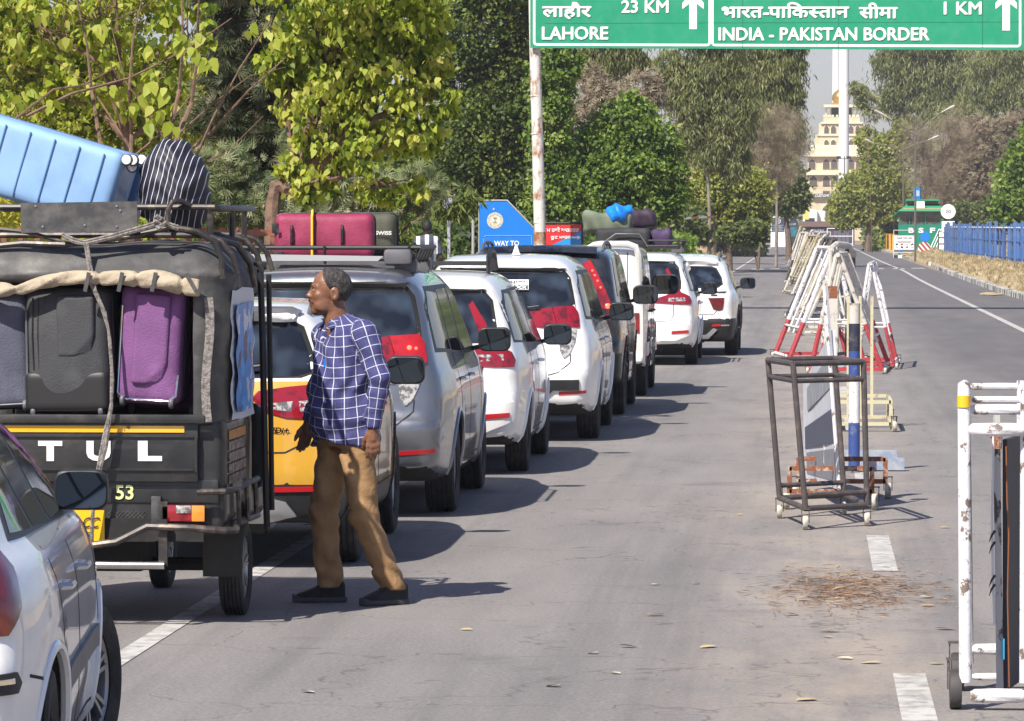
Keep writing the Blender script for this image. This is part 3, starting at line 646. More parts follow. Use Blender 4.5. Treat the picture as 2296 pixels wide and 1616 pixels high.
def arch(x0, x1, y0, y1, dy, w_):
    a = gp_(x0, y0, dy); b = gp_(x1, y1, dy); cx = (a.x + b.x) / 2; hw = (b.x - a.x) / 2; h = a.z - b.z; sp = b.z + h * .55
    pts = [(cx - hw, b.z), (cx - hw, sp), (cx - hw * .85, sp + h * .18), (cx - hw * .5, sp + h * .32), (cx, a.z), (cx + hw * .5, sp + h * .32), (cx + hw * .85, sp + h * .18), (cx + hw, sp), (cx + hw, b.z)]
    MX = Matrix(((1, 0, 0, 0), (0, 0, 1, dy), (0, 1, 0, 0), (0, 0, 0, 1)))
    mb = MB(); mb.prism([(cx + (x - cx) * 1.16, z + (.12 if z > b.z else 0)) for x, z in pts], -.10, .1, MX); f = mb.build('window', M_CREAM2, w_)
    mb = MB(); mb.prism(pts, -.14, .1, MX); mb.build('pane', M_SHADE, f)  # dark prism proud of the wall, coloured like the shaded arch recess
for x0, x1 in ((1797, 1828), (1845, 1860), (1863, 1878), (1901, 1915), (1919, 1931), (1945, 1965)): arch(x0 if x0 > 1811 else 1813, x1, 356, 378, 1.0, walls[2])
for x0, x1 in ((1815, 1832), (1845, 1860), (1863, 1878), (1901, 1915), (1919, 1931), (1943, 1960)): arch(x0, x1, 393, 416, .5, walls[1])
for x0, x1 in ((1848, 1858), (1863, 1874), (1903, 1913), (1918, 1928)): arch(x0, x1, 313, 325, 2.0, walls[4]); arch(x0, x1, 280, 298, 2.5, walls[5])
arch(1843, 1866, 458, 492, 0, walls[0]); arch(1905, 1928, 458, 492, 0, walls[0])
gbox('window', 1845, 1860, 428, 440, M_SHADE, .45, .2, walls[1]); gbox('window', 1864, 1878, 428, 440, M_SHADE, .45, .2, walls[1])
for k in range(9): gbox('merlon', 1846 + k * 9.4, 1846 + k * 9.4 + 5, 257, 262.5, M_CREAM2, 3.0, .6)
for ch, px in zip('INDIA', (1851, 1867, 1884, 1902, 1918)):
    p = gp_(px, 344, 1.4); mb = MB(); add_text(mb, ch, fr(p.x, 1.44, p.z), height=.95, bold=.04, t=.05); mb.build('letter', M_INK_ := mat('dark_letter', (.03, .03, .04), rough=.5), gt)
bw = gbox('name_board', 1822, 1905, 434, 443, mat('slate_name_board', (.10, .11, .12), rough=.6), -.6, .3)
p = gp_(1864, 441.5, -.7); mb = MB(); add_text(mb, 'CUSTOMS LAND PORT', fr(p.x, -.68, p.z), height=.36, width=4.4, bold=.02); mb.build('lettering', M_SIGNW, bw)
for x0 in (1851, 1861, 1910, 1920): gbox('pillar', x0, x0 + 3, 240, 263, M_CREAM2, 3.2, .5)
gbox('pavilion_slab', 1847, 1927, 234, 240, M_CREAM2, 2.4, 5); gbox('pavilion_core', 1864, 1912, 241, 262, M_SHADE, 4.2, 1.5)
p = gp_(1886, 200, 4); q = gp_(1886, 234, 4); mb = MB(); hh = p.z - q.z; rr0 = 21 / (FPX / GY)
mb.lathe([(rr0 * .95, 0), (rr0 * 1.0, hh * .12), (rr0 * .8, hh * .14), (rr0 * .98, hh * .35), (rr0 * .98, hh * .55), (rr0 * .75, hh * .8), (rr0 * .35, hh * .97), (.1, hh * 1.05), (.05, hh * 1.25), (.01, hh * 1.3)], Matrix.Translation((q.x, 4.5, q.z)), 28); mb.build('dome', M_GOLD, gt)
def pole(name, px, w, Y, label, lean=0):
    a = at(px, 505, Y); o = empty(name, (a.x, Y, 0), 0, label, 'flagpole'); r = w / 2 / (FPX / Y)
    mb = MB(); mb.tube([(0, 0, -.2), (0, 0, 12), (0, 0, 24), (-lean, 0, 60)], [r * 1.06, r * 1.02, r * .98, r * .6], 18); mb.build('shaft', mat('flagpole_white', (.74, .74, .75), rough=.4), o)
    mb = MB(); mb.lathe([(r * 1.02, 0), (r * 1.08, .08), (r * 1.02, .16)], TR((0, 0, 8.6)), 18); mb.build('flange', M_CREAM2, o); return o
fp = pole('flagpole', 1891.5, 23, 560, 'thick white flagpole standing in front of the gate tower'); pole('flagpole', 1874, 18, 700, 'thinner white flagpole rising behind the golden dome')
p = at(1893, 390, 556); ml = empty('floodlight_mast', (p.x, 556, 0), 0, 'small dark floodlight mast in front of the thick flagpole', 'floodlight')
mb = MB(); mb.tube([(0, 0, 0), (0, 0, at(1893, 350, 556).z)], .07, 6); mb.build('mast', M_BLACK_C, ml)
for sx_ in (-.7, .55): mb = MB(); mb.box((sx_, 0, at(1893, 353, 556).z), (.55, .3, .35)); mb.bar((0, 0, at(1893, 356, 556).z), (sx_, 0, at(1893, 354, 556).z), .08, .08); mb.build('lamp', M_BLACK_C, ml)
# ---- overhead road sign on posts
SY = 104.0
M_GREEN = mat('sign_green', (.0, .255, .13), rough=.42, var=.05, vscale=.8, coat=.15, col2=(.02, .27, .15), c2scale=2.5, rvar=.2)
sg = empty('overhead_road_sign', (at(1205, 505, SY).x, SY, 0), 0, 'green overhead road sign to LAHORE and INDIA - PAKISTAN BORDER on a peeling post', 'road sign')
def so(px, py, dy=0.): return at(px, py, SY + dy) - sg.location
a = so(1189, -62); b = so(2312, 109.5)
mb = MB(); A = [so(1189, -62), so(2312, -60), so(2312, 112), so(1189, 107)]
mb.add([(p.x, 0, p.z) for p in A] + [(p.x, .05, p.z) for p in A], [(0, 1, 2, 3), (7, 6, 5, 4), (0, 4, 5, 1), (1, 5, 6, 2), (2, 6, 7, 3), (3, 7, 4, 0)]); pn = mb.build('sign_panel', M_GREEN, sg)
def frm(px, py): p = so(px, py); return fr(p.x, -.012, p.z) @ Matrix.Rotation(-R(.15), 4, 'Z')
def rrect(x0, x1, y0, y1, w, r=9):
    def ring(e):
        P = []
        for cx, cy, a0 in ((x1 - r, y1 - r, 0), (x0 + r, y1 - r, 90), (x0 + r, y0 + r, 180), (x1 - r, y0 + r, 270)):
            for k in range(5): a_ = R(a0 + k * 22.5); P.append((cx + (r + e) * math.cos(a_), cy + (r + e) * math.sin(a_)))
        return P
    O, I = ring(0), ring(-w); n = len(O); vs = []
    for x, y_ in O + I: p = so(x, y_ + (x - 1189) * .0035); vs.append((p.x, -.004, p.z))
    mb = MB(); mb.add(vs, [(i, (i + 1) % n, n + (i + 1) % n, n + i) for i in range(n)]); mb.build('border', M_SIGNW, pn)
rrect(1195, 1594, -50, 102, 5.5); rrect(1594.5, 2290, -50, 102, 5.5)
S85 = FPX / SY
def sgn(s_, px, py, h, w=None, al='L', bold=.016, m=None): mb = MB(); [add_text(mb, s_, frm(px, py) @ Matrix.Translation((ox, oy, .0006 * k_)), height=h / S85, width=w / S85 if w else None, bold=0, align=al) for k_, (ox, oy) in enumerate(((0, 0), (.012, 0), (-.012, 0), (0, .010), (0, -.010), (.009, .008), (-.009, -.008)))]; mb.build('lettering', m or M_SIGNW, pn)
sgn('LAHORE', 1216, 88, 28, 147); sgn('23 KM', 1394, 28, 27, 104); sgn('INDIA - PAKISTAN BORDER', 1612, 90, 28, 468); sgn('1 KM', 2117, 31.5, 27, 82)
# devanagari words, glyph by glyph where the letters join or reorder
def deva(pieces, px, py, width, h):
    """pieces: (string, advance override, clip) laid out left to right"""
    x = 0; VS = []; FS = []
    for s_, clip, adv in pieces:
        V, F = text_raw(s_, 0.0); V = V.copy(); 
        bm = bmesh.new(); vv = [bm.verts.new(tuple(q)) for q in V]
        for f in F:
            try: bm.faces.new([vv[i] for i in f])
            except ValueError: pass
        if clip: bmesh.ops.bisect_plane(bm, geom=bm.verts[:] + bm.edges[:] + bm.faces[:], plane_co=(V[:, 0].max() * clip, 0, 0), plane_no=(1, 0, 0), clear_outer=True)
        bm.verts.index_update(); V2 = [v.co.copy() for v in bm.verts]; b0 = len(VS)
        mx_ = max(v.x for v in V2)
        VS += [(v.x + x, v.y) for v in V2]; FS += [tuple(b0 + v.index for v in f.verts) for f in bm.faces]; bm.free()
        x += (mx_ if adv is None else adv)
    W_ = max(v[0] for v in VS); H0 = .62
    kx_ = width / S85 / W_; ky = h / S85 / H0; M = frm(px, py)
    mb = MB()
    for k_, (ox, oy) in enumerate(((0, 0), (.014, 0), (-.014, 0), (0, .012), (0, -.012), (.010, .009), (-.010, -.009))): mb.add([M @ Vector((vx * kx_ + ox, vy * ky + oy, .004 + .0007 * k_)) for vx, vy in VS], FS)
    mb.build('lettering', M_SIGNW, pn)
deva([('लाहौर', None, None)], 1217, 37, 108, 22)
deva([('भारत', None, None), ('-', None, None), ('पा', None, None), ('िक', None, None), ('स', .70, None), ('तान', None, None)], 1617, 39, 284, 23)
deva([('सीमा', None, None)], 1927, 40, 84, 23)
for cx, y0, y1 in ((1554, -22, 65), (2256, -20, 68)):
    P = [(-6, y1), (-6, y0 + 26), (-24, y0 + 43), (-24, y0 + 32), (0, y0 + 5), (24, y0 + 32), (24, y0 + 43), (6, y0 + 26), (6, y1)]
    P = [(-8.5, y1), (-8.5, 8), (-24, 20), (-24, 6), (0, -20), (24, 6), (24, 20), (8.5, 8), (8.5, y1)]
    mb = MB(); vs = []
    for x, y_ in P: p = so(cx + x, y_); vs.append((p.x, -.006, p.z))
    mb.add(vs, [(0, 1, 7, 8), (1, 2, 3, 4), (1, 4, 5, 6) if False else (4, 5, 6, 7), (1, 4, 7)]); mb.build('arrow', M_SIGNW, pn)
for x in (1665, 1880, 2203): mb = MB(); p = so(x, 45); mb.box((p.x, -.002, p.z), (.012, .012, 1.3)); mb.build('panel_joint', mat('joint_dark_green', (.0, .15, .09), rough=.6), pn)
p0_ = so(1222, 52); p1_ = so(2290, 54); mb = MB(); mb.box(((p0_.x + p1_.x) / 2, -.001, p0_.z), (p1_.x - p0_.x, .008, .008)); mb.build('panel_joint', MATS['joint_dark_green'], pn)
M_RPOST = mat('peeling_white_rusty_post', (.62, .60, .57), rough=.6, col2=(.30, .135, .055), c2lo=.50, c2hi=.62, c2scale=2.6, bump=.4, bscale=20, stretch=(1.6, 1.6, .8))
_t = M_RPOST.node_tree
mb = MB(); r0 = 13.5 / S85
mb.tube([so(1211, 560, .25) + Vector((.0, 0, -1.8)), so(1210, 500, .25), so(1205, 300, .25), so(1199, 100, .25), so(1196, -80, .25)], [r0 * 1.02, r0, r0 * .96, r0 * .92, r0 * .9], 20); mb.build('post', M_RPOST, sg)
mb = MB(); mb.tube([so(1210, 520, .25), so(1210.6, 545, .25)], [r0 * 1.02, r0 * 1.03], 20); mb.build('rust_sleeve', mat('rust_sleeve', (.26, .10, .04), rough=.9, col2=(.45, .36, .28), c2scale=7), sg)
for z_ in (500, 300, 215): q = so(1208.5 - (505 - z_) * .027, z_, .25); mb = MB(); mb.lathe([(r0 * 1.0, -.01), (r0 * 1.04, 0), (r0 * 1.0, .01)], Matrix.Translation(q), 20); mb.build('weld_ring', M_RPOST, sg)
mb = MB(); mb.tube([so(2420, 640, .25), so(2420, -80, .25)], r0, 14); mb.build('post', M_RPOST, sg)
mb = MB(); mb.bar(so(1190, -20, .3), so(2420, -20, .3), .16, .16); mb.bar(so(1190, -58, .3), so(2420, -58, .3), .16, .16); mb.build('gantry_beam', M_RPOST, sg)
# ---- blue information sign
M_BLUE = mat('sign_blue', (.005, .17, .62), rough=.4, var=.04)
BY = 105.3; bs = empty('information_sign', (at(1120, 505, BY).x, BY, 0), 0, 'blue sign with a round crest and WAY TO on it, its right corner cut off', 'sign')
def bo(px, py): return at(px, py, BY) - bs.location
def plate(name, pts, m, parent, fn, y=0., t=.03):
    n = len(pts); A = [fn(*p) for p in pts]; mb = MB(); mb.add([(p.x, y, p.z) for p in A] + [(p.x, y + t, p.z) for p in A], [tuple(range(n)), tuple(range(2 * n - 1, n - 1, -1))] + [(i, (i + 1) % n, n + (i + 1) % n, n + i) for i in range(n)]); return mb.build(name, m, parent)
pl = plate('sign_panel', [(1075, 450), (1136, 450), (1200, 515), (1200, 620), (1075, 620)], M_BLUE, bs, bo)
mb = MB(); mb.tube([bo(1074, 622), bo(1074, 449), bo(1137, 449), bo(1202, 515), bo(1202, 622)], .022, 6); mb.tube([bo(1060, 650), bo(1061, 440)], .035, 8); mb.tube([bo(1061, 462), bo(1075, 462)], .015, 5); mb.build('frame', mat('galvanised_frame', (.42, .42, .42), rough=.5, metal=.3), bs)
p = bo(1110, 494); M_CREST = mat('crest_print', (.66, .62, .52), rough=.6, col2=(.42, .38, .32), c2lo=.5, c2hi=.6, c2scale=26)
def ring(parent, c, r0_, r1_, m, nm, y=-.006): mb = MB(); mb.lathe([(r0_, 0), (r1_, 0)], Matrix(((1, 0, 0, c.x), (0, 0, -1, y), (0, 1, 0, c.z), (0, 0, 0, 1))), 32); return mb.build(nm, m, parent)
ring(pl, p, .001, .195, M_CREST, 'emblem', -.006)
M_CRD = mat('crest_ink', (.20, .17, .15), rough=.6)
mb = MB(); F_ = fr(p.x, -.010, p.z)
for k in range(30): a_ = 2 * PI * k / 30; mb.box(F_ @ Vector((.168 * math.cos(a_), .168 * math.sin(a_), 0)), (.012, .003, .018))
mb.lathe([(.135, 0), (.142, 0)], F_, 30); mb.prism([(-.03, .03), (-.045, .075), (-.02, .065), (0, .085), (.02, .065), (.045, .075), (.03, .03)], 0, .002, F_); mb.lathe([(.012, 0), (.022, 0)], F_ @ Matrix.Translation((0, -.02, 0)), 14); mb.prism([(-.05, -.055), (.05, -.055), (.05, -.045), (-.05, -.045)], 0, .002, F_); add_text(mb, 'सत्यमेव', F_ @ Matrix.Translation((0, -.09, 0)), height=.02, width=.08)
mb.build('crest_detail', M_CRD, pl)
mb = MB(); q = bo(1107, 468); mb.lathe([(.001, 0), (.022, 0)], fr(q.x, -.008, q.z), 12); mb.build('finial', M_CREST, pl)
mb = MB()
for A_, B_ in (((1084, 628), (1084, 535)), ((1084, 532), (1090, 528)), ((1088, 528), (1192, 528)), ((1192, 528), (1192, 628))): mb.bar(Vector((bo(*A_).x, -.006, bo(*A_).z)), Vector((bo(*B_).x, -.006, bo(*B_).z)), .012, .004)
q = bo(1136, 551); add_text(mb, 'WAY TO', fr(q.x, -.006, q.z), height=.125, width=.60, bold=.02); q = bo(1136, 574); add_text(mb, 'CHECK POST', fr(q.x, -.006, q.z), height=.125, width=.8, bold=.02)
mb.build('lettering', M_SIGNW, pl)
# ---- red and blue banner behind the post
RYY = 105.8; rb_ = empty('banner', (at(1265, 505, RYY).x, RYY, 0), 0, 'red and blue banner with white script and an arrow, right of the rusty post', 'banner')
def ro(px, py): return at(px, py, RYY) - rb_.location
pb_ = plate('red_sheet', [(1222, 503), (1306, 503), (1306, 610), (1222, 610)], mat('banner_red', (.62, .02, .025), rough=.5), rb_, ro)
plate('blue_sheet', [(1306, 515), (1298, 520), (1270, 534), (1240, 548), (1240, 610), (1306, 610)], mat('banner_blue', (.01, .25, .62), rough=.5), pb_, ro, -.012, .006)
mb = MB(); q = ro(1262, 520); add_text(mb, 'ਮ ਰਬੀ ਬਾਹਰਵਰ', fr(q.x, -.018, q.z), height=.12, width=.78, bold=.02); q = ro(1258, 538); add_text(mb, 'ਰੂਟ ਮਾਰਕ', fr(q.x, -.018, q.z), height=.10, width=.5, bold=.02)
mb.prism([(0, .02), (.14, .02), (.14, .06), (.22, 0), (.14, -.06), (.14, -.02), (0, -.02)], 0, .003, fr(ro(1282, 532).x, -.016, ro(1282, 532).z)); mb.build('lettering', M_SIGNW, pb_)
mb = MB(); mb.tube([ro(1220, 500), ro(1308, 500)], .03, 6); mb.tube([ro(1306, 500), ro(1306, 640)], .03, 6); mb.build('frame', M_BLACK_C, rb_)
# loose grey sign in the trees
q = at(1006, 452, 74); nb = empty('notice_board', tuple(q), 0, 'small pale notice sheet half hidden among dark leaves above the olive suitcase', 'notice'); mb = MB(); mb.box((0, 0, 0), (.20, .01, .26)); mb.box((0, .03, -2.0), (.05, .05, 3.8)); mb.build('sheet', mat('weathered_notice', (.36, .38, .42), rough=.6, col2=(.12, .13, .15), c2scale=14, c2lo=.45, c2hi=.55), nb)
# ---- gate area at the far end
def flatbox(name, label, cat, x0, x1, y0, y1, Y, m, dep=.4, group=None):
    a = at(x0, y0, Y); b = at(x1, y1, Y); o = empty(name, ((a.x + b.x) / 2, Y, 0), 0, label, cat, group); z1_ = a.z; z0_ = max(b.z, 0)
    mb = MB(); mb.box((0, dep / 2, (z0_ + z1_) / 2), (b.x - a.x, dep, z1_ - z0_)); bd_ = mb.build('body' if cat != 'sign' else 'panel', m, o); return o, bd_, (b.x - a.x), z0_, z1_
M_NAVYP = mat('navy_panel', (.035, .045, .085), rough=.5); M_TEALP = mat('teal_panel', (.02, .18, .24), rough=.5, col2=(.05, .07, .10), c2lo=.45, c2hi=.6, c2scale=3)
o, bd_, w_, z0_, z1_ = flatbox('sign_pillar', 'white pillar with a dark blue emblem board at the left of the road end', 'sign', 1728, 1761, 485, 553.5, 423, M_SIGNW)
mb = MB(); mb.box((0, -.03, z1_ - .78), (w_ * .84, .03, 1.35)); e1 = mb.build('board', M_NAVYP, o)
ring(e1, Vector((0, 0, z1_ - .45)), .20, .25, M_SIGNW, 'emblem', -.06); ring(e1, Vector((0, 0, z1_ - .45)), .02, .12, M_BOARD_ := mat('pale_print', (.4, .42, .46), rough=.6), 'emblem', -.06)
for k in range(5): mb = MB(); mb.box((0, -.055, z1_ - .85 - k * .12), (w_ * (.7 if k % 2 == 0 else .45), .008, .045)); mb.build('text_line', MATS['pale_print'], e1)
o, bd_, w_, z0_, z1_ = flatbox('sign_pillar', 'teal and black panel right of the white emblem pillar', 'sign', 1762, 1789, 495, 552, 428, mat('black_panel', (.03, .035, .05), rough=.5))
mb = MB(); mb.box((0, -.02, z1_ - 1.05), (w_ * .9, .03, .95)); mb.build('board', M_TEALP, o); mb = MB(); add_text(mb, 'ਅਟਾਰੀ', fr(0, -.03, z1_ - .42), height=.22, width=w_ * .7); mb.build('lettering', MATS['pale_print'], o)
o, bd_, w_, z0_, z1_ = flatbox('gate_wall', 'dark maroon check gate blocking the end of the road', 'gate', 1793, 1916, 496, 549, 470, mat('maroon_gate', (.075, .05, .075), rough=.6, var=.2, vscale=1.5), .5)
mb = MB(); mb.box((0, -.05, z1_ - .3), (w_ + .2, .5, .55)); mb.build('lintel', mat('brown_lintel', (.16, .10, .08), rough=.7), o)
mb = MB(); add_text(mb, 'ENTRY', fr(-.9, -.06, 1.35), height=.28, width=1.2); mb.build('lettering', MATS['pale_print'], o)
mb = MB(); add_text(mb, 'STOP HERE', fr(1.3, -.06, 1.35), height=.22, width=1.5); mb.v = []; mb.f = []; mb.mi = []
for k in range(4):
    mb = MB(); a = at(1873 + k * 9, 532, 470).x - o.location.x; mb.box((a, -.04, .85), (.34, .03, 1.2)); mb.build('gate_leaf', mat('gate_leaf_grey', (.12, .11, .14), rough=.5), o)
def railing(name, label, x0, x1, y0, y1, Y, m, group, cross=2, board=None, nv=2):
    a = at(x0, y0, Y); b = at(x1, y1, Y); o = empty(name, ((a.x + b.x) / 2, Y, 0), 0, label, 'barrier', group); w = b.x - a.x; z1_ = a.z; r_ = 1.1 / (FPX / Y)
    for sx in (-1, 1): mb = MB(); mb.tube([(sx * w / 2, 0, 0), (sx * w / 2, 0, z1_)], r_, 6); mb.build('post', m, o); mb = MB(); mb.bar((sx * w / 2, -.4, .03), (sx * w / 2, .4, .03), .06, .05); mb.build('foot', m, o)
    for k in range(cross + 1): z = .18 + (z1_ - .18) * k / cross; mb = MB(); mb.tube([(-w / 2, 0, z), (w / 2, 0, z)], r_ * .9, 6); mb.build('rail', m, o)
    return o, w, z1_
GB = 'white steel barriers by the far gate'
railing('barrier', 'white rail barrier in front of the dark gate, right half', 1855, 1912, 512, 545, 445, M_SIGNW, GB)
railing('barrier', 'off-white rail barrier left of the white one by the dark gate', 1817, 1862, 520, 547, 438, mat('offwhite_rail', (.55, .53, .48), rough=.6), GB, 3)
railing('barrier', 'white rail barrier standing among bushes at the left roadside', 1684, 1714, 519, 549, 425, M_SIGNW, GB)
# vehicles parked beyond the gate
o = empty('parked_van', (at(1826, 505, 505).x, 505, 0), 0, 'white van roofs showing above the dark gate', 'van')
for k, (x0, x1, y0, y1) in enumerate(((1800, 1834, 470, 484), (1826, 1852, 472, 485))):
    a = at(x0, y0, 505) - o.location; b = at(x1, y1, 505) - o.location; F = lambda x, y, z: rbox(x, y, z, ((a.x + b.x) / 2, .9 * k, (a.z) / 2), ((b.x - a.x) / 2, 1.0, a.z / 2), .25)
    solid('body', F, (a.x - .2, -1.2, 0), (b.x + .2, 2.2, a.z + .2), .14, M_WHITE_ := mat('van_white', (.7, .7, .7), rough=.4), o)
mb = MB(); a = at(1806, 476, 503.9) - o.location; mb.box((a.x + .5, -1.02, a.z - .9), (1.1, .06, .5)); mb.build('window', mat('van_glass', (.04, .05, .06), rough=.1), o)
o, bd_, *_r = flatbox('notice_board', 'plain yellow notice board left of the gate arch', 'sign', 1800, 1814, 456, 492, 500, mat('yellow_notice', (.60, .52, .16), rough=.6), .1)
mb = MB(); mb.tube([(0, .1, 0), (0, .1, 2.6)], .05, 6); mb.build('post', M_BLACK_C, o)
# ---- right side: booth, boards, round signs, fences, street lamps
M_BGREEN = mat('booth_green', (.0, .19, .12), rough=.5, var=.06); M_ROOFG = mat('roof_green', (.02, .25, .11), rough=.5)
KY = 290.0; kb = empty('guard_booth', (at(2063, 505, KY).x, KY, 0), 0, 'green guard booth with BSF in white letters and a sloping green roof', 'booth')
def ko(px, py): return at(px, py, KY) - kb.location
def kbox(nm, x0, x1, y0, y1, m, y=0., d=2.4): a = ko(x0, y0); b = ko(x1, y1); mb = MB(); mb.box(((a.x + b.x) / 2, y + d / 2, (a.z + b.z) / 2), (b.x - a.x, d, a.z - b.z)); return mb.build(nm, m, kb)
wl = kbox('wall', 2015, 2112, 503, 578, M_BGREEN)
for x0 in (2015, 2038, 2074, 2108): kbox('post', x0, x0 + 2.5, 470, 503, M_BGREEN, 0, .1)
gl_ = kbox('window', 2017, 2110, 473, 503, M_GLASS_ := mat('booth_glass', (.06, .065, .06), rough=.08, spec=.8, col2=(.16, .14, .10), c2scale=2), .06, 2.2)
kbox('person_screen', 2034, 2045, 488, 503, M_BLACK_C, .03, .04)
mb = MB(); pr = [(2001, 486), (2034, 457), (2107, 457), (2118, 472), (2112, 474), (2040, 474), (2034, 465), (2004, 488)]
a = [ko(*q) for q in ((2000, 486), (2026, 470), (2118, 470), (2036, 456), (2108, 456))]
mb.add([(a[1].x - .3, -.5, a[1].z - .05), (a[2].x, -.5, a[2].z - .05), (a[4].x, .9, a[4].z), (a[3].x, .9, a[3].z), (a[0].x, .5, a[0].z), (a[0].x, 2.6, a[0].z), (a[3].x, 1.8, a[3].z), (a[4].x, 1.8, a[4].z), (a[2].x, 2.9, a[2].z)], [(0, 1, 2, 3), (0, 3, 6, 5, 4), (3, 2, 7, 6), (2, 1, 8, 7), (6, 7, 8, 5)]); rfm = mb.mesh('roof', M_ROOFG, 20)
bm = bmesh.new(); bm.from_mesh(rfm); bmesh.ops.solidify(bm, geom=bm.faces[:], thickness=.08); bm.to_mesh(rfm); bm.free(); rf_ = link('roof', rfm, kb)
kbox('roof_cap', 2031, 2107, 446, 450, M_ROOFG, .2, 1.4); kbox('cap_board', 2036, 2104, 450, 457, mat('cap_brown', (.10, .07, .05), rough=.7), .4, 1.0); kbox('notice', 2055, 2073, 451, 466, M_SIGNW, -.2, .05); kbox('eave', 2025, 2112, 466, 470, mat('straw_eave', (.38, .30, .18), rough=.8), -.3, .1); kbox('fascia', 2022, 2112, 469.5, 472.5, M_ROOFG, -.45, .12)
for ch, px in (('B', 2043), ('S', 2065), ('F', 2091)):
    q = ko(px, 522); mb = MB(); add_text(mb, ch, fr(q.x, -.03, q.z), height=.34, width=.34, bold=.04); mb.build('letter', M_SIGNW, kb)
# guideline board on a frame
o, bd_, w_, z0_, z1_ = flatbox('notice_board', 'white framed notice board with red and grey pictures in front of the booth', 'sign', 2004, 2052, 528, 566, 278, M_SIGNW, .05)
mb = MB(); hw = w_ / 2; ztop = at(2000, 516, 278).z
mb.tube([(-hw, 0, 0), (-hw, 0, ztop), (hw, 0, ztop), (hw, 0, 0)], .035, 6); mb.tube([(-hw, 0, z0_), (hw, 0, z0_)], .03, 6); mb.build('frame', mat('cream_sign_frame', (.6, .57, .48), rough=.6), o)
mb = MB(); add_text(mb, 'PLEASE TAKE CARE', fr(0, -.01, z1_ - .20), height=.10, width=w_ * .7); mb.box((0, -.008, z1_ - .34), (w_ * .8, .006, .03)); mb.box((0, -.008, z1_ - .42), (w_ * .6, .006, .03)); mb.build('lettering', MATS['dark_letter'], bd_)
for r_ in range(2):
    for c_ in range(4):
        mb = MB(); mb.box((-w_ * .36 + c_ * w_ * .24, -.008, z1_ - .55 - r_ * .18), (.16, .006, .10), Matrix.Rotation(.4 * ((r_ + c_) % 3 - 1), 3, 'Y')); mb.build('picture', [MATS['dark_letter'], mat('dull_red_print', (.4, .06, .05), rough=.6), MATS['pale_print']][(r_ * 2 + c_) % 3], bd_)
mb = MB(); mb.box((0, -.01, z0_ + .10), (w_, .012, .18)); mb.build('footer', mat('footer_grey', (.12, .12, .14), rough=.6), bd_); mb = MB(); mb.box((-.25, -.02, z0_ + .10), (.2, .012, .14)); mb.build('logo', M_BLUE, bd_)
mb = MB(); 
for k in range(5): mb.m = k % 2; mb.box((-w_ / 2 + w_ * (k + .5) / 5, .0, .09), (w_ / 5, .2, .18))
mb.build('kerb_block', [MATS['dark_letter'], M_SIGNW], o)
def disc(name, label, px, py, rpx, Y, m, cat='road sign', pole_m=None, low=0):
    c0 = at(px, py, Y); o = empty(name, (c0.x, Y, 0), 0, label, cat); r = rpx / (FPX / Y)
    mb = MB(); mb.lathe([(.001, .02), (r, .02), (r, -.02), (.001, -.02)], fr(0, 0, c0.z), 28); d_ = mb.build('disc', m, o); mb = MB(); mb.tube([(0, .05, low), (0, .05, c0.z)], .04, 6); mb.build('post', pole_m or M_BLACK_C, o); return o, d_, c0.z, r
o, d_, zc, r = disc('speed_sign', 'round white 20 sign above two white plates beside the booth', 2126, 474, 16.5, 268, M_SIGNW)
mb = MB(); mb.m = 0; add_text(mb, '20', fr(0, -.03, zc - .10), height=.20, width=.32, bold=.01); mb.build('lettering', MATS['dark_letter'], d_)
mb = MB(); mb.box((0, -.01, at(0, 504, 268).z), (.78, .03, .46)); mb.box((-.12, -.015, at(0, 516, 268).z), (.55, .03, .22)); mb.build('plate', M_SIGNW, o)
o, d_, zc, r = disc('speed_sign', 'small round white sign over a light blue plate far down the right side', 1941, 485, 9, 420, mat('dull_white_disc', (.62, .60, .55), rough=.6))
mb = MB(); add_text(mb, '20', fr(0, -.03, zc - .1), height=.2, width=.3); mb.build('lettering', MATS['dark_letter'], d_); mb = MB(); mb.box((.0, -.01, at(0, 503.5, 420).z), (.80, .03, .78)); mb.build('plate', mat('light_blue_plate', (.06, .30, .46), rough=.5), o)
disc('blue_disc_sign', 'plain blue disc between the notice board and the striped disc', 2074, 530, 10.5, 276, M_BLUE)
M_CHEV = bpy.data.materials.new('red_white_diagonal'); M_CHEV.use_nodes = True; _t = M_CHEV.node_tree; _c = _t.nodes.new('ShaderNodeTexCoord'); _mp = _t.nodes.new('ShaderNodeMapping'); _mp.inputs['Rotation'].default_value = (0, R(40), 0); _w = _t.nodes.new('ShaderNodeTexWave'); _w.inputs['Scale'].default_value = 1.35; _r = _t.nodes.new('ShaderNodeValToRGB'); _r.color_ramp.interpolation = 'CONSTANT'; _r.color_ramp.elements[0].color = (.30, .03, .04, 1); _r.color_ramp.elements[1].position = .5; _r.color_ramp.elements[1].color = (.6, .58, .55, 1)
_t.links.new(_c.outputs['Object'], _mp.inputs[0]); _t.links.new(_mp.outputs[0], _w.inputs[0]); _t.links.new(_w.outputs['Fac'], _r.inputs[0]); _t.links.new(_r.outputs[0], _t.nodes['Principled BSDF'].inputs[0])
disc('striped_disc_sign', 'red and white diagonally striped disc below the blue one', 2072, 556, 14, 274, M_CHEV)
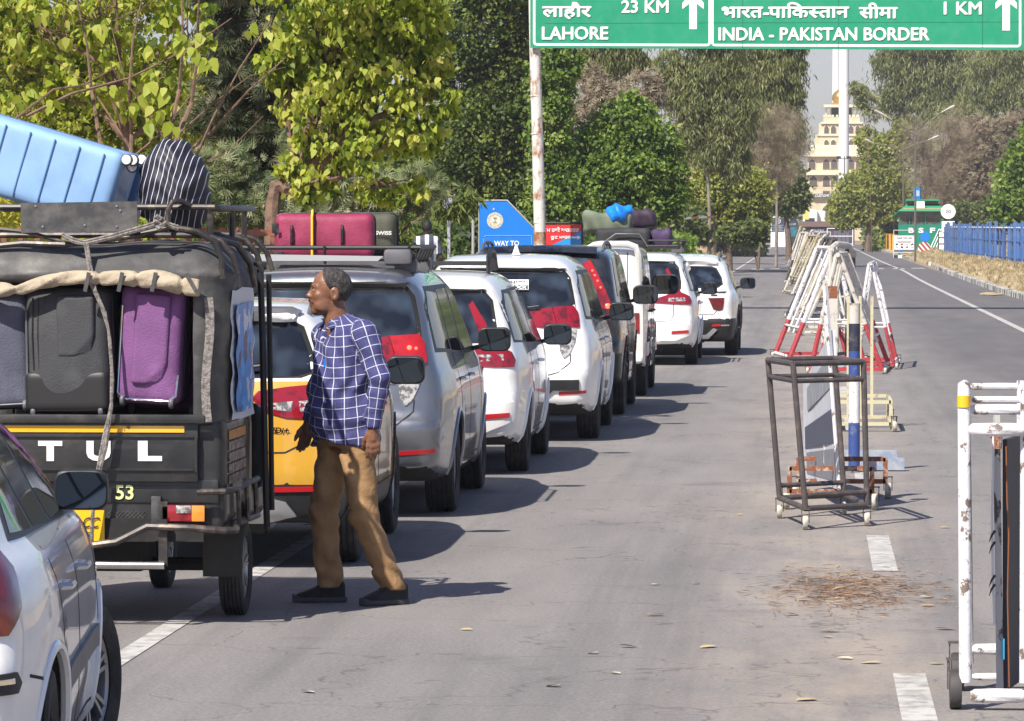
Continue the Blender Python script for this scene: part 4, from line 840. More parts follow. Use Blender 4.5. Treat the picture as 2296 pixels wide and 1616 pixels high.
for k, (px, m_) in enumerate(((2080, M_SIGNW), (2092, mat('grey_rail', (.25, .25, .26), rough=.6)))):
    xx, yy = ground_at(px, 577).x, ground_at(px, 577).y
    o = empty('leaning_barrier', (xx, yy - 4 * k, 0), 0, ['white sloping pipe barrier stacked left of the blue fence', 'grey sloping pipe barrier stacked against the white one'][k], 'barrier')
    for j in range(4):
        mb = MB(); mb.tube([(-.1 + j * .2, 0, 0), (.75 + j * .14, .2, 1.85)], .035, 6); mb.build('leg', m_, o)
    mb = MB(); mb.tube([(-.1, 0, .1), (.5, 0, .1)], .03, 6); mb.tube([(.7, .2, 1.8), (1.2, .2, 1.8)], .03, 6); mb.build('rail', m_, o)
o, w_, z1_ = railing('barrier', 'black and white gridded panel next to the blue fence', 2104, 2117, 518, 572, 268, M_BLACK_C, GB, 4); mb = MB(); mb.box((0, .03, z1_ * .55), (w_, .03, z1_ * .8)); mb.build('panel', M_SIGNW, o)
for (px, py, lb, Y) in ((1983, 445, 'small blue banner hanging in the yellow-green tree', 395), (2056, 433, 'blue and white banner on a thin pole behind the booth', 300)):
    a = at(px, py, Y); o = empty('banner', (a.x, Y, 0), .1, lb, 'banner'); s_ = FPX / Y; mb = MB(); mb.box((0, 0, a.z), (17 / s_, .02, (14 if px < 2000 else 26) / s_)); b_ = mb.build('sheet', M_BLUE, o); mb = MB(); mb.box((0, -.02, a.z), (11 / s_, .01, (4 if px < 2000 else 13) / s_)); mb.build('print', mat('pale_blue_print', (.35, .48, .6), rough=.6), b_); mb = MB(); mb.tube([(8 / s_, .03, 0), (8 / s_, .03, a.z + .5)], .05, 6); mb.build('pole', M_BLACK_C, o)
# blue slatted fence, every slat a part
M_BLU = [mat('blue_slat_a', (.035, .09, .26), rough=.6, col2=(.15, .18, .24), c2scale=2.5, c2lo=.5, c2hi=.7), mat('blue_slat_b', (.05, .13, .34), rough=.6, col2=(.24, .27, .33), c2scale=3, c2lo=.55, c2hi=.7), mat('blue_slat_c', (.03, .09, .26), rough=.65, col2=(.10, .12, .16), c2scale=3)]
fc = empty('blue_fence', (8.0, 176, 0), 0, 'peeling blue slatted fence along the right verge', 'fence')
me_s = []
for m_ in M_BLU:
    mb = MB(); mb.box((0, 0, .85), (.135, .03, 1.72)); mb.box((0, -.02, .85), (.04, .03, 1.70)); me_s.append(mb.mesh('slat', m_, 20))
y = 140.0; k = 0
while y < 254:
    x = float(np.interp(y, [140, 176, 254], [9.6, 8.75, 8.02])); zb = rbank(x, y) - .02
    o = link('slat', me_s[rs.choice(3)], fc, (x - 8.0 + random.uniform(-.03, .03), y - 176, zb + random.uniform(-.14, .10))); o.rotation_euler = (random.uniform(-.02, .02), random.uniform(-.03, .03), random.uniform(-.2, .2)); y += random.choice((.9, 1.5, 2.2, 2.8)); k += 1
for zz in (.35, 1.05, 1.62):
    mb = MB(); mb.tube([(9.6 - 8, 140 - 176, zz + .35), (8.75 - 8, 0, zz + .35), (8.02 - 8, 78, zz + .35)], .035, 6); mb.build('rail', M_BLU[2] if zz < 1.6 else M_SIGNW, fc)
a = at(2121, 518, 252); mb = MB(); mb.box((a.x - 8.0, 76, 1.0), (.22, .2, 2.0)); mb.build('post', M_BLU[2], fc)
# yellow and black low fence
yf = empty('picket_fence', (5.95, 290, 0), 0, 'yellow and black painted picket fence along the kerb before the booth', 'fence')
my = [mat('picket_yellow', (.60, .30, .03), rough=.6, var=.2), mat('picket_black', (.05, .045, .04), rough=.6)]
ms_ = []
for m_ in my: mb = MB(); mb.box((0, 0, .62), (.36, .06, 1.25)); ms_.append(mb.mesh('picket', m_, 20))
y = 284.0; k = 0
while y < 462:
    o = link('picket', ms_[k % 4 == 3], yf, (float(np.interp(y, [284, 462], [.55, .05])) + .25, y - 290, .12 + random.uniform(-.05, .05))); o.rotation_euler = (0, random.uniform(-.05, .05), 0); y += 2.6; k += 1
mb = MB(); mb.tube([(.8, -6, .9), (.3, 172, .9)], .04, 5); mb.build('rail', my[0], yf)
# street lamps with two arms
M_LAMP = mat('lamp_grey', (.34, .32, .29), rough=.5, col2=(.5, .47, .42)); M_LPOLE = mat('lamp_pole_grey', (.11, .10, .09), rough=.6)
def street_lamp(Y, px, ytop, heads, label):
    b_ = at(px, 505, Y); o = empty('street_lamp', (b_.x, Y, 0), 0, label, 'street lamp', 'double-armed street lamps on the right'); zt = at(px, ytop, Y).z
    mb = MB(); mb.tube([(0, 0, 0), (0, 0, zt)], [.07, .045], 8); mb.build('pole', M_LPOLE, o)
    for x0, y0, x1, y1 in heads:
        q0 = at(x0, y0, Y) - o.location; q1 = at(x1, y1, Y) - o.location
        mb = MB(); mb.tube([(0, 0, zt - .1), Vector((0, 0, zt)).lerp(q0, .5), q0], .035, 6); a_ = mb.build('arm', M_LPOLE, o)
        d = (q1 - q0); L_h = d.length; M = Matrix.Translation(q0) @ d.to_track_quat('X', 'Z').to_matrix().to_4x4()
        mb = MB(); vs = []; rings = [(0, .05), (.25, .09), (.7, .17), (.95, .13), (1.0, .04)]
        for u, r_ in rings:
            for k_ in range(8): an = 2 * PI * k_ / 8; vs.append(M @ Vector((u * L_h, r_ * math.cos(an), r_ * .55 * math.sin(an))))
        mb.add(vs, [(i * 8 + j, i * 8 + (j + 1) % 8, (i + 1) * 8 + (j + 1) % 8, (i + 1) * 8 + j) for i in range(4) for j in range(8)] + [tuple(range(32, 40))]); mb.build('lamp_head', M_LAMP, a_)
street_lamp(252, 2052, 300, [(2000, 268, 1962, 247), (2110, 252, 2142, 236)], 'nearest double-armed street lamp with large angled heads right of the tower')
street_lamp(300, 2025, 332, [(1960, 322, 1940, 312), (2080, 314, 2106, 304)], 'second double-armed street lamp, its right head level and pale')
street_lamp(350, 2005, 300, [(1965, 296, 1950, 288), (2064, 292, 2082, 284)], 'farthest double-armed street lamp partly lost in the trees')
# left side: long low rail, railing behind the rickshaw, verge stones
a = at(1500, 490, 180); b_ = at(1602, 486, 180); o = empty('pipe_rail', (a.x, 180, 0), 0, 'long white and orange horizontal rail in front of the bushes on the left', 'railing')
for k in range(6):
    p0 = a.lerp(b_, k / 6) - o.location; p1 = a.lerp(b_, (k + 1) / 6) - o.location; mb = MB(); mb.tube([p0, p1], .05, 6); mb.build('rail', [M_SIGNW, mat('orange_band', (.5, .2, .07), rough=.6)][k % 2], o)
for k in (0, 1): q = (a if k == 0 else b_) - o.location; mb = MB(); mb.tube([(q.x, 0, 0), q], .05, 6); mb.build('post', M_BARK, o)
o = empty('railing', (-6.3, 41, 0), 0, 'rust-red vertical bar railing glimpsed under the rickshaw roof rack', 'railing')
M_RBAR = mat('rust_red_bar', (.22, .08, .05), rough=.8, var=.25)
mb = MB(); mb.box((0, 0, .8), (.05, .04, 2.1)); bme = mb.mesh('bar', M_RBAR)
for k in range(30): link('bar', bme, o, (-3.2 + k * .16, 0, .2))
mb = MB(); mb.bar((-3.3, 0, 2.0), (1.6, 0, 2.0), .05, .06); mb.bar((-3.3, 0, .6), (1.6, 0, .6), .05, .06); mb.build('rail', M_RBAR, o)
M_STONE = mat('painted_stone', (.30, .28, .26), rough=.9, var=.3, bump=.4)
for k, (px, py, w_, h_, lb) in enumerate(((1604, 560, 16, 26, 'tall black and white boundary stone on the left verge'), (1655, 566, 12, 8, 'small dark stone at the left kerb, nearest of two'), (1680, 560, 12, 8, 'small stone at the left kerb beyond the dark one'))):
    g_ = ground_at(px, py + 4); s_ = FPX / g_.y; tag(solid('stone', lambda x, y, z: rbox(x, y, z, (0, 0, h_ / s_ / 2), (w_ / s_ / 2, .3, h_ / s_ / 2), .06) + .02 * lump(x, y, z, 9, k), (-.6, -.5, -.1), (.6, .5, h_ / s_ + .2), .08, [M_STONE, M_LPOLE][k > 0], None, loc=(g_.x, g_.y, 0)), lb, 'stone')
# ================================================================ litter on the road
M_DRYL = leaf_mat('fallen_leaf', [(.30, .22, .12), (.45, .36, .20), (.55, .50, .36)], .2)
rl_ = np.random.RandomState(4)
n = 1500; cx, cy = (ground_at(1905, 1325).x, ground_at(1905, 1325).y)
P = np.stack([cx + np.clip(rl_.normal(0, .24, n), -.6, .55), cy + rl_.normal(0, .75, n), rl_.rand(n) ** 3 * .018 + .006], 1); T = rl_.normal(size=(n, 3)); T[:, 2] *= .08; N = rl_.normal(size=(n, 3)) * .3; N[:, 2] += 1
NEED = (np.array([(0, 0, 0), (.035, .5, .02), (0, 1, 0), (-.035, .5, .02)]), [(0, 1, 2, 3)])
o = leafcloud('leaf_litter', P, T, N, .05 + .07 * rl_.rand(n), NEED, rl_.rand(n), leaf_mat('brown_straw', [(.14, .07, .04), (.28, .16, .09), (.44, .31, .18)], .1), None); o['kind'] = 'stuff'
n = 1500; P = np.stack([rl_.uniform(-.6, 1.1, n), rl_.uniform(18.5, 60, n), np.full(n, .006)], 1); T = rl_.normal(size=(n, 3)); T[:, 2] *= .05
o = leafcloud('twigs_and_grit', P, T, np.tile([0, 0, 1.], (n, 1)) + rl_.normal(size=(n, 3)) * .2, .02 + .05 * rl_.rand(n) ** 2, NEED, rl_.rand(n), MATS['brown_straw'], None); o['kind'] = 'stuff'
spots = [(1046, 1413), (690, 1553), (1468, 1381), (1588, 1452), (1380, 1511), (1408, 1452), (1808, 1571), (1855, 1430), (1860, 1417), (1952, 1488), (2078, 1341), (2080, 1360), (2120, 1412), (2040, 996), (1915, 1290), (1330, 1466), (1700, 1406), (1775, 1380), (2100, 1490), (1470, 1312), (1660, 1155), (2120, 1184), (1895, 1478), (1990, 1352), (1240, 1540), (1560, 1310)]
lm = []
LP_ = ['nearest to the right of the man', 'lowest at left between the hatchback and centre', 'alone level with the top of the dashed line end', 'right of a larger one in mid lane', 'largest in the middle foreground', 'just beyond the largest foreground one',
       'at the bottom beside the last white dash', 'nearer of a pair below the litter patch', 'farther of a pair below the litter patch', 'between the litter patch and the last white dash', 'farther of two right of the litter patch', 'nearer of two right of the litter patch',
       'close to the left post of the near white frame', 'farthest one, right of the barricades', 'lying on the far edge of the litter patch', 'small, left of the largest foreground one', 'small, left below the litter patch', 'touching the near left rim of the litter patch',
       'between the last white dash and the white frame', 'small, level with the shoes in mid lane', 'small, left of the dark trolley castors', 'small, right of the dark trolley castors', 'small, left above the last white dash', 'at the right rim of the litter patch', 'small, lowest one in mid lane', 'small, left of the litter patch at shoe level']
for k in range(3):
    mb = MB(); vs = []; 
    for i in range(7):
        u = i / 6; w = .28 * math.sin(PI * u) ** .7; zc = .10 * math.sin(PI * u) + .03 * k; vs += [(-w, u - .5, zc + .12 * w * (1 + k)), (0, u - .5, zc - .02), (w, u - .5, zc + .16 * w)]
    mb.add(vs, [(3 * i + j, 3 * i + j + 1, 3 * i + j + 4, 3 * i + j + 3) for i in range(6) for j in (0, 1)]); me = mb.mesh('fallen_leaf', mat('fallen_leaf_%s' % ('straw', 'pale', 'ochre')[k], [(.44, .35, .19), (.56, .50, .37), (.40, .25, .11)][k], rough=.7, var=.2, vscale=8), 60); lm.append(me)
for k, (x, y_) in enumerate(spots):
    g_ = ground_at(x, y_); o = link('fallen_leaf', lm[k % 3], None, (g_.x, g_.y, .006)); s_ = random.uniform(.065, .115) * (.8 if k > 13 else 1); o.scale = (s_, s_, s_ * .35); o.rotation_euler = (random.uniform(-.2, .2), random.uniform(-.2, .2), PI / 2 + random.uniform(-.8, .8)); tag(o, 'dry %s leaf on the road, %s' % (('straw', 'pale', 'ochre')[k % 3], LP_[k]), 'leaf', 'dry leaves scattered over the road')
for (x0, y0, x1, y1, h_, nm) in ((2195, 655, 2250, 660, .03, 'a'),):
    g_ = ground_at((x0 + x1) / 2, y1); o = tag(solid('sand_spill', lambda x, y, z: ellipsoid(x, y, z, (0, 0, 0), (.38, 2.2, .05)) + .02 * lump(x, y, z, 4), (-.7, -2.6, -.03), (.7, 2.6, .12), .05, M_STRAW, None, loc=(g_.x, g_.y, 0)), kind='stuff')
# ================================================================ cars
def paint(name, c, rough=0.32, metal=0.0):
    return mat(name, c, rough=rough, metal=metal, var=0.05, vscale=3, coat=1.0, col2=tuple(0.8 * q + 0.03 for q in c), c2lo=0.5, c2hi=0.9, c2scale=5, rvar=0.12)
M_WHITE = paint('white_paint', (0.82, 0.815, 0.80))
M_WHITE2 = paint('cream_white_paint', (0.74, 0.73, 0.70))
M_SILVER = paint('silver_grey_paint', (0.21, 0.22, 0.245), 0.28, 0.75)
M_BLACKP = paint('black_paint', (0.018, 0.019, 0.024), 0.25)
M_YELLOW = paint('ochre_yellow_paint', (0.56, 0.30, 0.025), 0.3)
M_BLACK = mat('black_plastic', (0.018, 0.018, 0.02), rough=0.5, var=0.25)
M_DARK = mat('underbody_black', (0.010, 0.010, 0.011), rough=0.85, col2=(0.035, 0.03, 0.026), c2lo=0.5, c2hi=0.75)
M_GLASS = mat('tinted_glass', (0.008, 0.011, 0.018), rough=0.03, spec=0.5, col2=(0.055, 0.078, 0.115), c2lo=0.44, c2hi=0.60, c2scale=1.3, detail=1)  # paler blue patches in the base colour imitate reflections in the glass
M_GLASS2 = mat('side_glass', (0.008, 0.009, 0.011), rough=0.05, spec=0.35)
M_RUB = mat('tyre_rubber', (0.022, 0.021, 0.021), rough=0.85, col2=(0.06, 0.054, 0.048), c2lo=0.48, c2hi=0.7, c2scale=7, bump=0.2)
M_RIM = mat('alloy_grey', (0.36, 0.36, 0.38), rough=0.35, metal=0.8, var=0.15)
M_RIMD = mat('alloy_dark', (0.03, 0.03, 0.033), rough=0.35, metal=0.4)
M_RED = mat('red_lens', (0.25, 0.004, 0.012), rough=0.15, coat=1, col2=(.10, .004, .008), c2scale=11, c2lo=.5, c2hi=.6)
M_REDD = mat('dark_red_lens', (0.13, 0.006, 0.012), rough=0.1, coat=1, var=0.3, vscale=12)
M_LIT = mat('lit_brake_lamp', (0.32, 0.006, 0.01), rough=0.2, emit=(1.0, 0.02, 0.012), estr=.10, coat=1, col2=(.22, .004, .006), c2scale=13, c2lo=.5, c2hi=.6)
M_SPOT = mat('lit_lamp_bulb', (0.9, 0.1, 0.05), rough=0.2, emit=(1.0, 0.10, 0.05), estr=2.2)
M_CLEAR = mat('clear_lens', (0.45, 0.44, 0.42), rough=0.15, coat=1, col2=(0.12, 0.11, 0.11), c2scale=30, c2lo=0.45, c2hi=0.55)
M_AMBER = mat('amber_lens', (0.75, 0.25, 0.03), rough=0.2, coat=1)
M_CHROME = mat('chrome', (0.7, 0.7, 0.72), rough=0.12, metal=1.0)
M_REFL = mat('reflector_red', (0.45, 0.012, 0.016), rough=0.3, coat=0.6)
M_GAP = mat('panel_gap_black', (0.012, 0.012, 0.013), rough=0.8)
M_MIRR = mat('mirror_glass', (0.10, 0.115, 0.13), rough=0.03, metal=1.0)
M_GREYP = mat('grey_plastic', (0.10, 0.10, 0.11), rough=0.5, var=0.2)
M_SKID = mat('silver_plastic', (0.42, 0.42, 0.43), rough=0.4, metal=0.3)
M_STICK = mat('white_sticker', (0.75, 0.77, 0.75), rough=0.5)
M_INK = mat('black_ink', (0.01, 0.01, 0.01), rough=0.6)

def decal(bvh, poly, mode, name, m, parent, off=0.004, step=0.05, depth=0.02, mirror=False, L=4.5, both=False):
    bm = bmesh.new()
    polys = poly if isinstance(poly[0][0], (tuple, list)) else [poly]
    for pl in polys:
        try: f = bm.faces.new([bm.verts.new((p[0], p[1], 0)) for p in pl])
        except ValueError: pass
    bmesh.ops.triangulate(bm, faces=bm.faces[:])
    for ax in (0, 1):
        vals = [v.co[ax] for v in bm.verts]; lo, hi = min(vals), max(vals)
        k = math.floor(lo / step) + 1
        while k * step < hi:
            co = [0, 0, 0]; co[ax] = k * step; no = [0, 0, 0]; no[ax] = 1
            bmesh.ops.bisect_plane(bm, geom=bm.verts[:] + bm.edges[:] + bm.faces[:], plane_co=co, plane_no=no, dist=1e-5)
            k += 1
    q = math.sqrt(0.5); nr = {}
    for v in bm.verts:
        a, b = v.co[0], v.co[1]
        if mode == 'rear': o, d = Vector((a, -1.5, b)), Vector((0, 1, 0))
        elif mode == 'side': o, d = Vector((3, a, b)), Vector((-1, 0, 0))
        elif mode == 'wrap': o, d = Vector((a / 2 + 2, a / 2 - 2, b)), Vector((-q, q, 0))
        elif mode == 'top': o, d = Vector((a, b, 4)), Vector((0, 0, -1))
        elif mode == 'front': o, d = Vector((a, L + 1.5, b)), Vector((0, -1, 0))
        h = bvh.ray_cast(o, d)
        if h[0] is None or h[3] > 3.8: h = bvh.find_nearest(o + d * 1.6)
        v.co = h[0] + h[1] * off; nr[v.index] = h[1]
    bm.verts.index_update()
    bmesh.ops.recalc_face_normals(bm, faces=bm.faces[:])
    # make the normals point out
    f0 = bm.faces[:]
    if f0:
        tot = Vector(); dd = {'rear': Vector((0, -1, 0)), 'side': Vector((1, 0, 0)), 'wrap': Vector((q, -q, 0)), 'top': Vector((0, 0, 1)), 'front': Vector((0, 1, 0))}[mode]
        for f in f0: tot += f.normal
        if tot.dot(dd) < 0: bmesh.ops.reverse_faces(bm, faces=f0)
    be = [e for e in bm.edges if len(e.link_faces) == 1]
    dvec = {'rear': Vector((0, 1, 0)), 'side': Vector((-1, 0, 0)), 'wrap': Vector((-q, q, 0)), 'top': Vector((0, 0, -1)), 'front': Vector((0, -1, 0))}[mode]
    r = bmesh.ops.extrude_edge_only(bm, edges=be)
    for v in [g for g in r['geom'] if isinstance(g, bmesh.types.BMVert)]: v.co += dvec * depth
    me = bpy.data.meshes.new(name); bm.to_mesh(me); me.materials.append(m); smooth_mesh(me, 35)
    o = link(name, me, parent); bm.free()
    if both:
        m2 = me.copy(); m2.transform(Matrix.Scale(-1, 4, (1, 0, 0))); m2.flip_normals()
        link(name, m2, parent)
    return o
def strip(pts, w):
    out = []
    for (a, b), (c, d) in zip(pts[:-1], pts[1:]):
        l = math.hypot(c - a, d - b) or 1; nx, ny = -(d - b) / l * w / 2, (c - a) / l * w / 2
        out.append([(a + nx, b + ny), (a - nx, b - ny), (c - nx, d - ny), (c + nx, d + ny)])
    return out
def sym(pts): return pts + [(-x, z) for x, z in reversed(pts) if abs(x) > 1e-6]

def tyre_meshes(Rw, wd, spokes, rimm, key):
    if key in TYRES: return TYRES[key]
    mb = MB(); h = wd / 2; MX = Matrix.Rotation(PI / 2, 4, 'Y')
    ri = Rw * 0.66
    pr = [(ri, -h * .8), (Rw * .80, -h), (Rw * .93, -h * .98), (Rw * .985, -h * .82)]
    for k in range(5):
        c = (-0.66 + k * 0.33) * h
        pr += [(Rw, c - .12 * h), (Rw, c + .10 * h), (Rw * .975, c + .12 * h), (Rw * .975, c + .18 * h)]
    pr += [(Rw * .985, h * .86), (Rw * .93, h * .98), (Rw * .80, h), (ri, h * .8), (ri, -h * .8)]
    mb.lathe(pr, MX, 40)
    tm = mb.mesh('tyre', M_RUB, 30)
    rb = MB()
    rb.lathe([(ri, -h * .7), (ri * .93, -h * .6), (ri * .90, h * .2), (ri * .94, h * .62), (ri * 1.01, h * .74), (ri, h * .6)], MX, 40)
    rb.lathe([(0.001, h * .52), (ri * .16, h * .52), (ri * .2, h * .40), (ri * .22, h * .2)], MX, 20)
    rb.m = 1
    rb.lathe([(0.001, -h * .1), (ri * .9, -h * .1)], MX, 30)
    rb.m = 0
    for k in range(spokes):
        a = 2 * PI * k / spokes
        for da in (-.13, .13):
            c, s = math.cos(a + da), math.sin(a + da); c0, s0 = math.cos(a), math.sin(a)
            rb.bar((h * .42, c0 * ri * .12, s0 * ri * .12), (h * .60, c * ri * .95, s * ri * .95), ri * .085, 0.022, up=(1, 0, 0))
    rm = rb.mesh('rim', [rimm, M_DARK], 30)
    TYRES[key] = (tm, rm)
    return TYRES[key]
TYRES = {}
def add_wheel(parent, x, y, Rw, wd, spokes=6, rimm=None, side=1, steer=0):
    tm, rm = tyre_meshes(Rw, wd, spokes, rimm or M_RIM, (Rw, wd, spokes, (rimm or M_RIM).name))
    w = link('wheel', tm, parent, (side * (x - wd / 2), y, Rw)); w.rotation_euler = (random.random(), 0, (0 if side > 0 else PI) + steer)
    link('rim', rm, w)
    return w

def add_mirror(car, x, y, z, m, big=1.0, m_in=None, tilt=-0.04):
    """wing mirror: shell, arm and glass facing back"""
    w, h, d = 0.125 * big, 0.093 * big, 0.075 * big
    def F(X, Y, Z):
        e = rbox(X, Y, Z, (0, 0, 0), (w, d, h), 0.055 * big)
        e = smax(e, -Y - d * .55, .008)
        return smax(e, Y - d * .9 + (X / w) ** 2 * .03 + (Z / h) ** 2 * .02, .03)
    for sd in (1, -1):
        key = ('mir', big, m.name)
        if key not in TYRES:
            P, Q = surface_nets(F, (-w * 1.2, -d * 1.3, -h * 1.3), (w * 1.2, d * 1.3, h * 1.3), 0.014)
            TYRES[key] = np_mesh('mirror', P, Q, m, smooth=50)
            g = MB(); g.prism([(math.copysign(abs(math.cos(a)) ** .5, math.cos(a)) * w * .93, math.copysign(abs(math.sin(a)) ** .5, math.sin(a)) * h * .90) for a in np.linspace(0, 2 * PI, 28, endpoint=False)], 0, .004, TR((0, -d * .55, 0), rx=PI / 2))
            TYRES[key + ('g',)] = g.mesh('mirror_glass', M_MIRR)
            a_ = MB(); a_.bar((-w * .7, 0, -h * .55), (-w * 1.9, .03, -h * .9), .07, .035); TYRES[key + ('a',)] = a_.mesh('mirror_arm', M_BLACK)
        o = link('mirror', TYRES[key], car, (sd * x, y, z)); o.rotation_euler = (0, 0, sd * tilt)
        if sd < 0: o.scale = (-1, 1, 1)
        link('mirror_glass', TYRES[key + ('g',)], o); link('mirror_arm', TYRES[key + ('a',)], o)

def car_solid(sp):
    L, W, H = sp['L'], sp['W'], sp['H']; yr, yf, Rw = sp['wheels'][:3]; Ra = sp.get('arch', Rw + 0.055)
    prof = spline(sp['prof'], 4)
    gy = np.linspace(-.2, L + .2, 320); gz = np.linspace(0, H + .25, 150)
    GY, GZ = np.meshgrid(gy, gz, indexing='ij')
    r = 0.03
    T = poly_sdf(prof, GY, GZ)
    zs = np.array([p[0] for p in sp['side']]); ws = np.array([p[1] for p in sp['side']])
    zz = np.linspace(0, H + .3, 200); wt = np.interp(zz, zs, ws)
    ker = np.ones(7) / 7
    wt = np.convolve(np.pad(wt, 3, 'edge'), ker, 'valid')
    rt, ft = sp.get('taper', (0.09, 0.16))
    kc = sp.get('kc', 0.11)
    def bil(y, z):
        fy = np.clip((y - gy[0]) / (gy[1] - gy[0]), 0, len(gy) - 1.001); fz = np.clip((z - gz[0]) / (gz[1] - gz[0]), 0, len(gz) - 1.001)
        i = fy.astype(int); j = fz.astype(int); a = fy - i; b = fz - j
        return T[i, j] * (1 - a) * (1 - b) + T[i + 1, j] * a * (1 - b) + T[i, j + 1] * (1 - a) * b + T[i + 1, j + 1] * a * b
    def F(x, y, z):
        ax = np.abs(x)
        f1 = bil(y + sp.get('bow', .10) * (ax / W) ** 3 * np.where(y < L * .5, -1, 1), z + sp.get('crown', .05) * (ax / W) ** 2 * (z > H * .5))
        w = W + np.interp(z, zz, wt)
        u = np.clip(1 - y / 1.0, 0, 1.3); v = np.clip((y - (L - 1.3)) / 1.3, 0, 1.3)
        w = w - rt * u ** 2.2 - ft * v ** 2.4
        fl = sp.get('flare', .018)
        for yc in (yr, yf): w = w + fl * np.exp(-(((y - yc) / (Ra * 1.15)) ** 4)) * np.clip(1 - abs(z - Rw * 1.1) / .55, 0, 1)
        f2 = ax - w
        k = kc * np.where(z > H - .4, 1.3, 1.0)
        f = smax(f1, f2, k)
        for yc in (yr, yf):
            d = np.sqrt((y - yc) ** 2 + (z - Rw) ** 2) - Ra
            f = smax(f, -smax(d, (W - .36) - ax, .02), .012)
        return f
    h = sp.get('res', 0.035)
    P, Q = surface_nets(F, (-W - .1, -.12, .08), (W + .1, L + .12, H + .08), h)
    return P, Q, F

def build_car(sp, loc, rz, label, cat, group, seen_left=False):
    car = empty(sp['name'], loc, rz, label, cat, group)
    L, W, H = sp['L'], sp['W'], sp['H']; yr, yf, Rw, wd = sp['wheels'][:4]; Ra = sp.get('arch', Rw + 0.055)
    P, Q, F = car_solid(sp)
    C = P[Q].mean(1)
    # faces of the wheel wells and the floor are black underbody
    well = np.zeros(len(Q), bool)
    e1 = P[Q[:, 2]] - P[Q[:, 0]]; e2 = P[Q[:, 3]] - P[Q[:, 1]]; N = np.cross(e1, e2)
    N /= np.maximum(np.linalg.norm(N, axis=1), 1e-9)[:, None]; NX = N[:, 0]
    for yc in (yr, yf):
        d = np.hypot(C[:, 1] - yc, C[:, 2] - Rw)
        well |= (d < Ra - .02) & (np.abs(C[:, 0]) < W - .15)
        well |= (d < Ra + .03) & (np.abs(NX) < .55) & (C[:, 2] < Rw + Ra + .03)
    e1 = P[Q[:, 2]] - P[Q[:, 0]]; e2 = P[Q[:, 3]] - P[Q[:, 1]]; N = np.cross(e1, e2)
    N /= np.maximum(np.linalg.norm(N, axis=1), 1e-9)[:, None]
    well |= (np.abs(N[:, 2]) > .75) & (C[:, 2] < .42)
    mi = well.astype(np.int32)
    body_me = np_mesh('body', P, Q, [sp['paint'], M_DARK], mi)
    bm = bmesh.new(); bm.from_mesh(body_me)
    bvh = BVHTree.FromBMesh(bm)
    cuts = []
    zl = sp.get('clad')                    # cladding height: black lower edge all round
    two = sp.get('two_tone')
    bz = sp.get('bumper_z', .62); by = sp.get('bumper_y', .42)
    planes = [((0, 0, bz), (0, 0, 1)), ((0, by, 0), (0, 1, 0))]
    if zl: planes.append(((0, 0, zl), (0, 0, 1)))
    if two: planes.append(((0, 0, two), (0, 0, 1)))
    d0, d1, d2 = sp['doors']; dz0, dz1 = sp.get('door_z', (.36, 1.12))
    planes += [((0, q, 0), (0, 1, 0)) for q in (d0, d1, d2)] + [((0, 0, dz0), (0, 0, 1)), ((0, 0, dz1), (0, 0, 1))]
    for co, no in planes:
        bmesh.ops.bisect_plane(bm, geom=bm.verts[:] + bm.edges[:] + bm.faces[:], plane_co=co, plane_no=no, dist=1e-5)
    mats = [sp['paint'], M_DARK, M_BLACK, sp.get('lower', sp['paint'])]
    groups = {'body': [], 'bumper': [], 'door0': [], 'door1': [], 'door2': [], 'door3': []}
    for f in bm.faces:
        c = f.calc_center_median()
        if f.material_index == 0:
            if zl and c.z < zl: f.material_index = 2
            elif two and c.z < two: f.material_index = 3
            if sp.get('rear_clad') and c.y < by and c.z < sp['rear_clad']: f.material_index = 2
        g = 'body'
        if c.y < by and c.z < bz: g = 'bumper'
        elif abs(c.x) > W - .3 and dz0 < c.z < dz1 and f.material_index != 1:
            if d0 < c.y < d1: g = 'door0' if c.x > 0 else 'door1'
            elif d1 < c.y < d2: g = 'door2' if c.x > 0 else 'door3'
        groups[g].append(f.index)
    vs = np.array([v.co[:] for v in bm.verts]); fl = [tuple(v.index for v in f.verts) for f in bm.faces]; ml = [f.material_index for f in bm.faces]
    bm.free(); bpy.data.meshes.remove(body_me)
    doors = {}
    for g, ids in groups.items():
        if not ids: continue
        used = {}; fs = []
        for i in ids:
            fs.append(tuple(used.setdefault(k, len(used)) for k in fl[i]))
        me = bpy.data.meshes.new(g.rstrip('0123')); me.from_pydata([tuple(vs[k]) for k in used], [], fs)
        for q in mats: me.materials.append(q)
        me.polygons.foreach_set('material_index', [ml[i] for i in ids]); smooth_mesh(me, 50)
        doors[g] = link(g.rstrip('0123'), me, car)
    # shut lines
    ov = 0.011
    gl = strip([(d0, dz0), (d0, dz1)], ov) + strip([(d1, dz0), (d1, dz1)], ov) + strip([(d2, dz0), (d2, dz1)], ov) + strip([(d0, dz0), (d2, dz0)], ov)
    for g in sp.get('gaps_side', []): gl += strip(g, ov)
    decal(bvh, gl, 'side', 'door_gap', M_GAP, car, off=.0015, depth=.004, both=seen_left)
    gr = []
    for g in sp.get('gaps_rear', []): gr += strip(g, .010) + strip([(-x, z) for x, z in g], .010)
    if gr: decal(bvh, gr, 'rear', 'tailgate_gap', M_GAP, car, off=.0018, depth=.004)
    # glass
    if 'rear_glass' in sp:
        decal(bvh, sym(sp['rear_glass']), 'rear', 'rear_window', M_GLASS, car, off=.004, step=.06)
        c = sum(p[1] for p in sp['rear_glass']) / len(sp['rear_glass'])
        decal(bvh, sym([(x * 1.045, c + (z - c) * 1.07) for x, z in sp['rear_glass']]), 'rear', 'window_seal', M_GAP, car, off=.0022, step=.06)
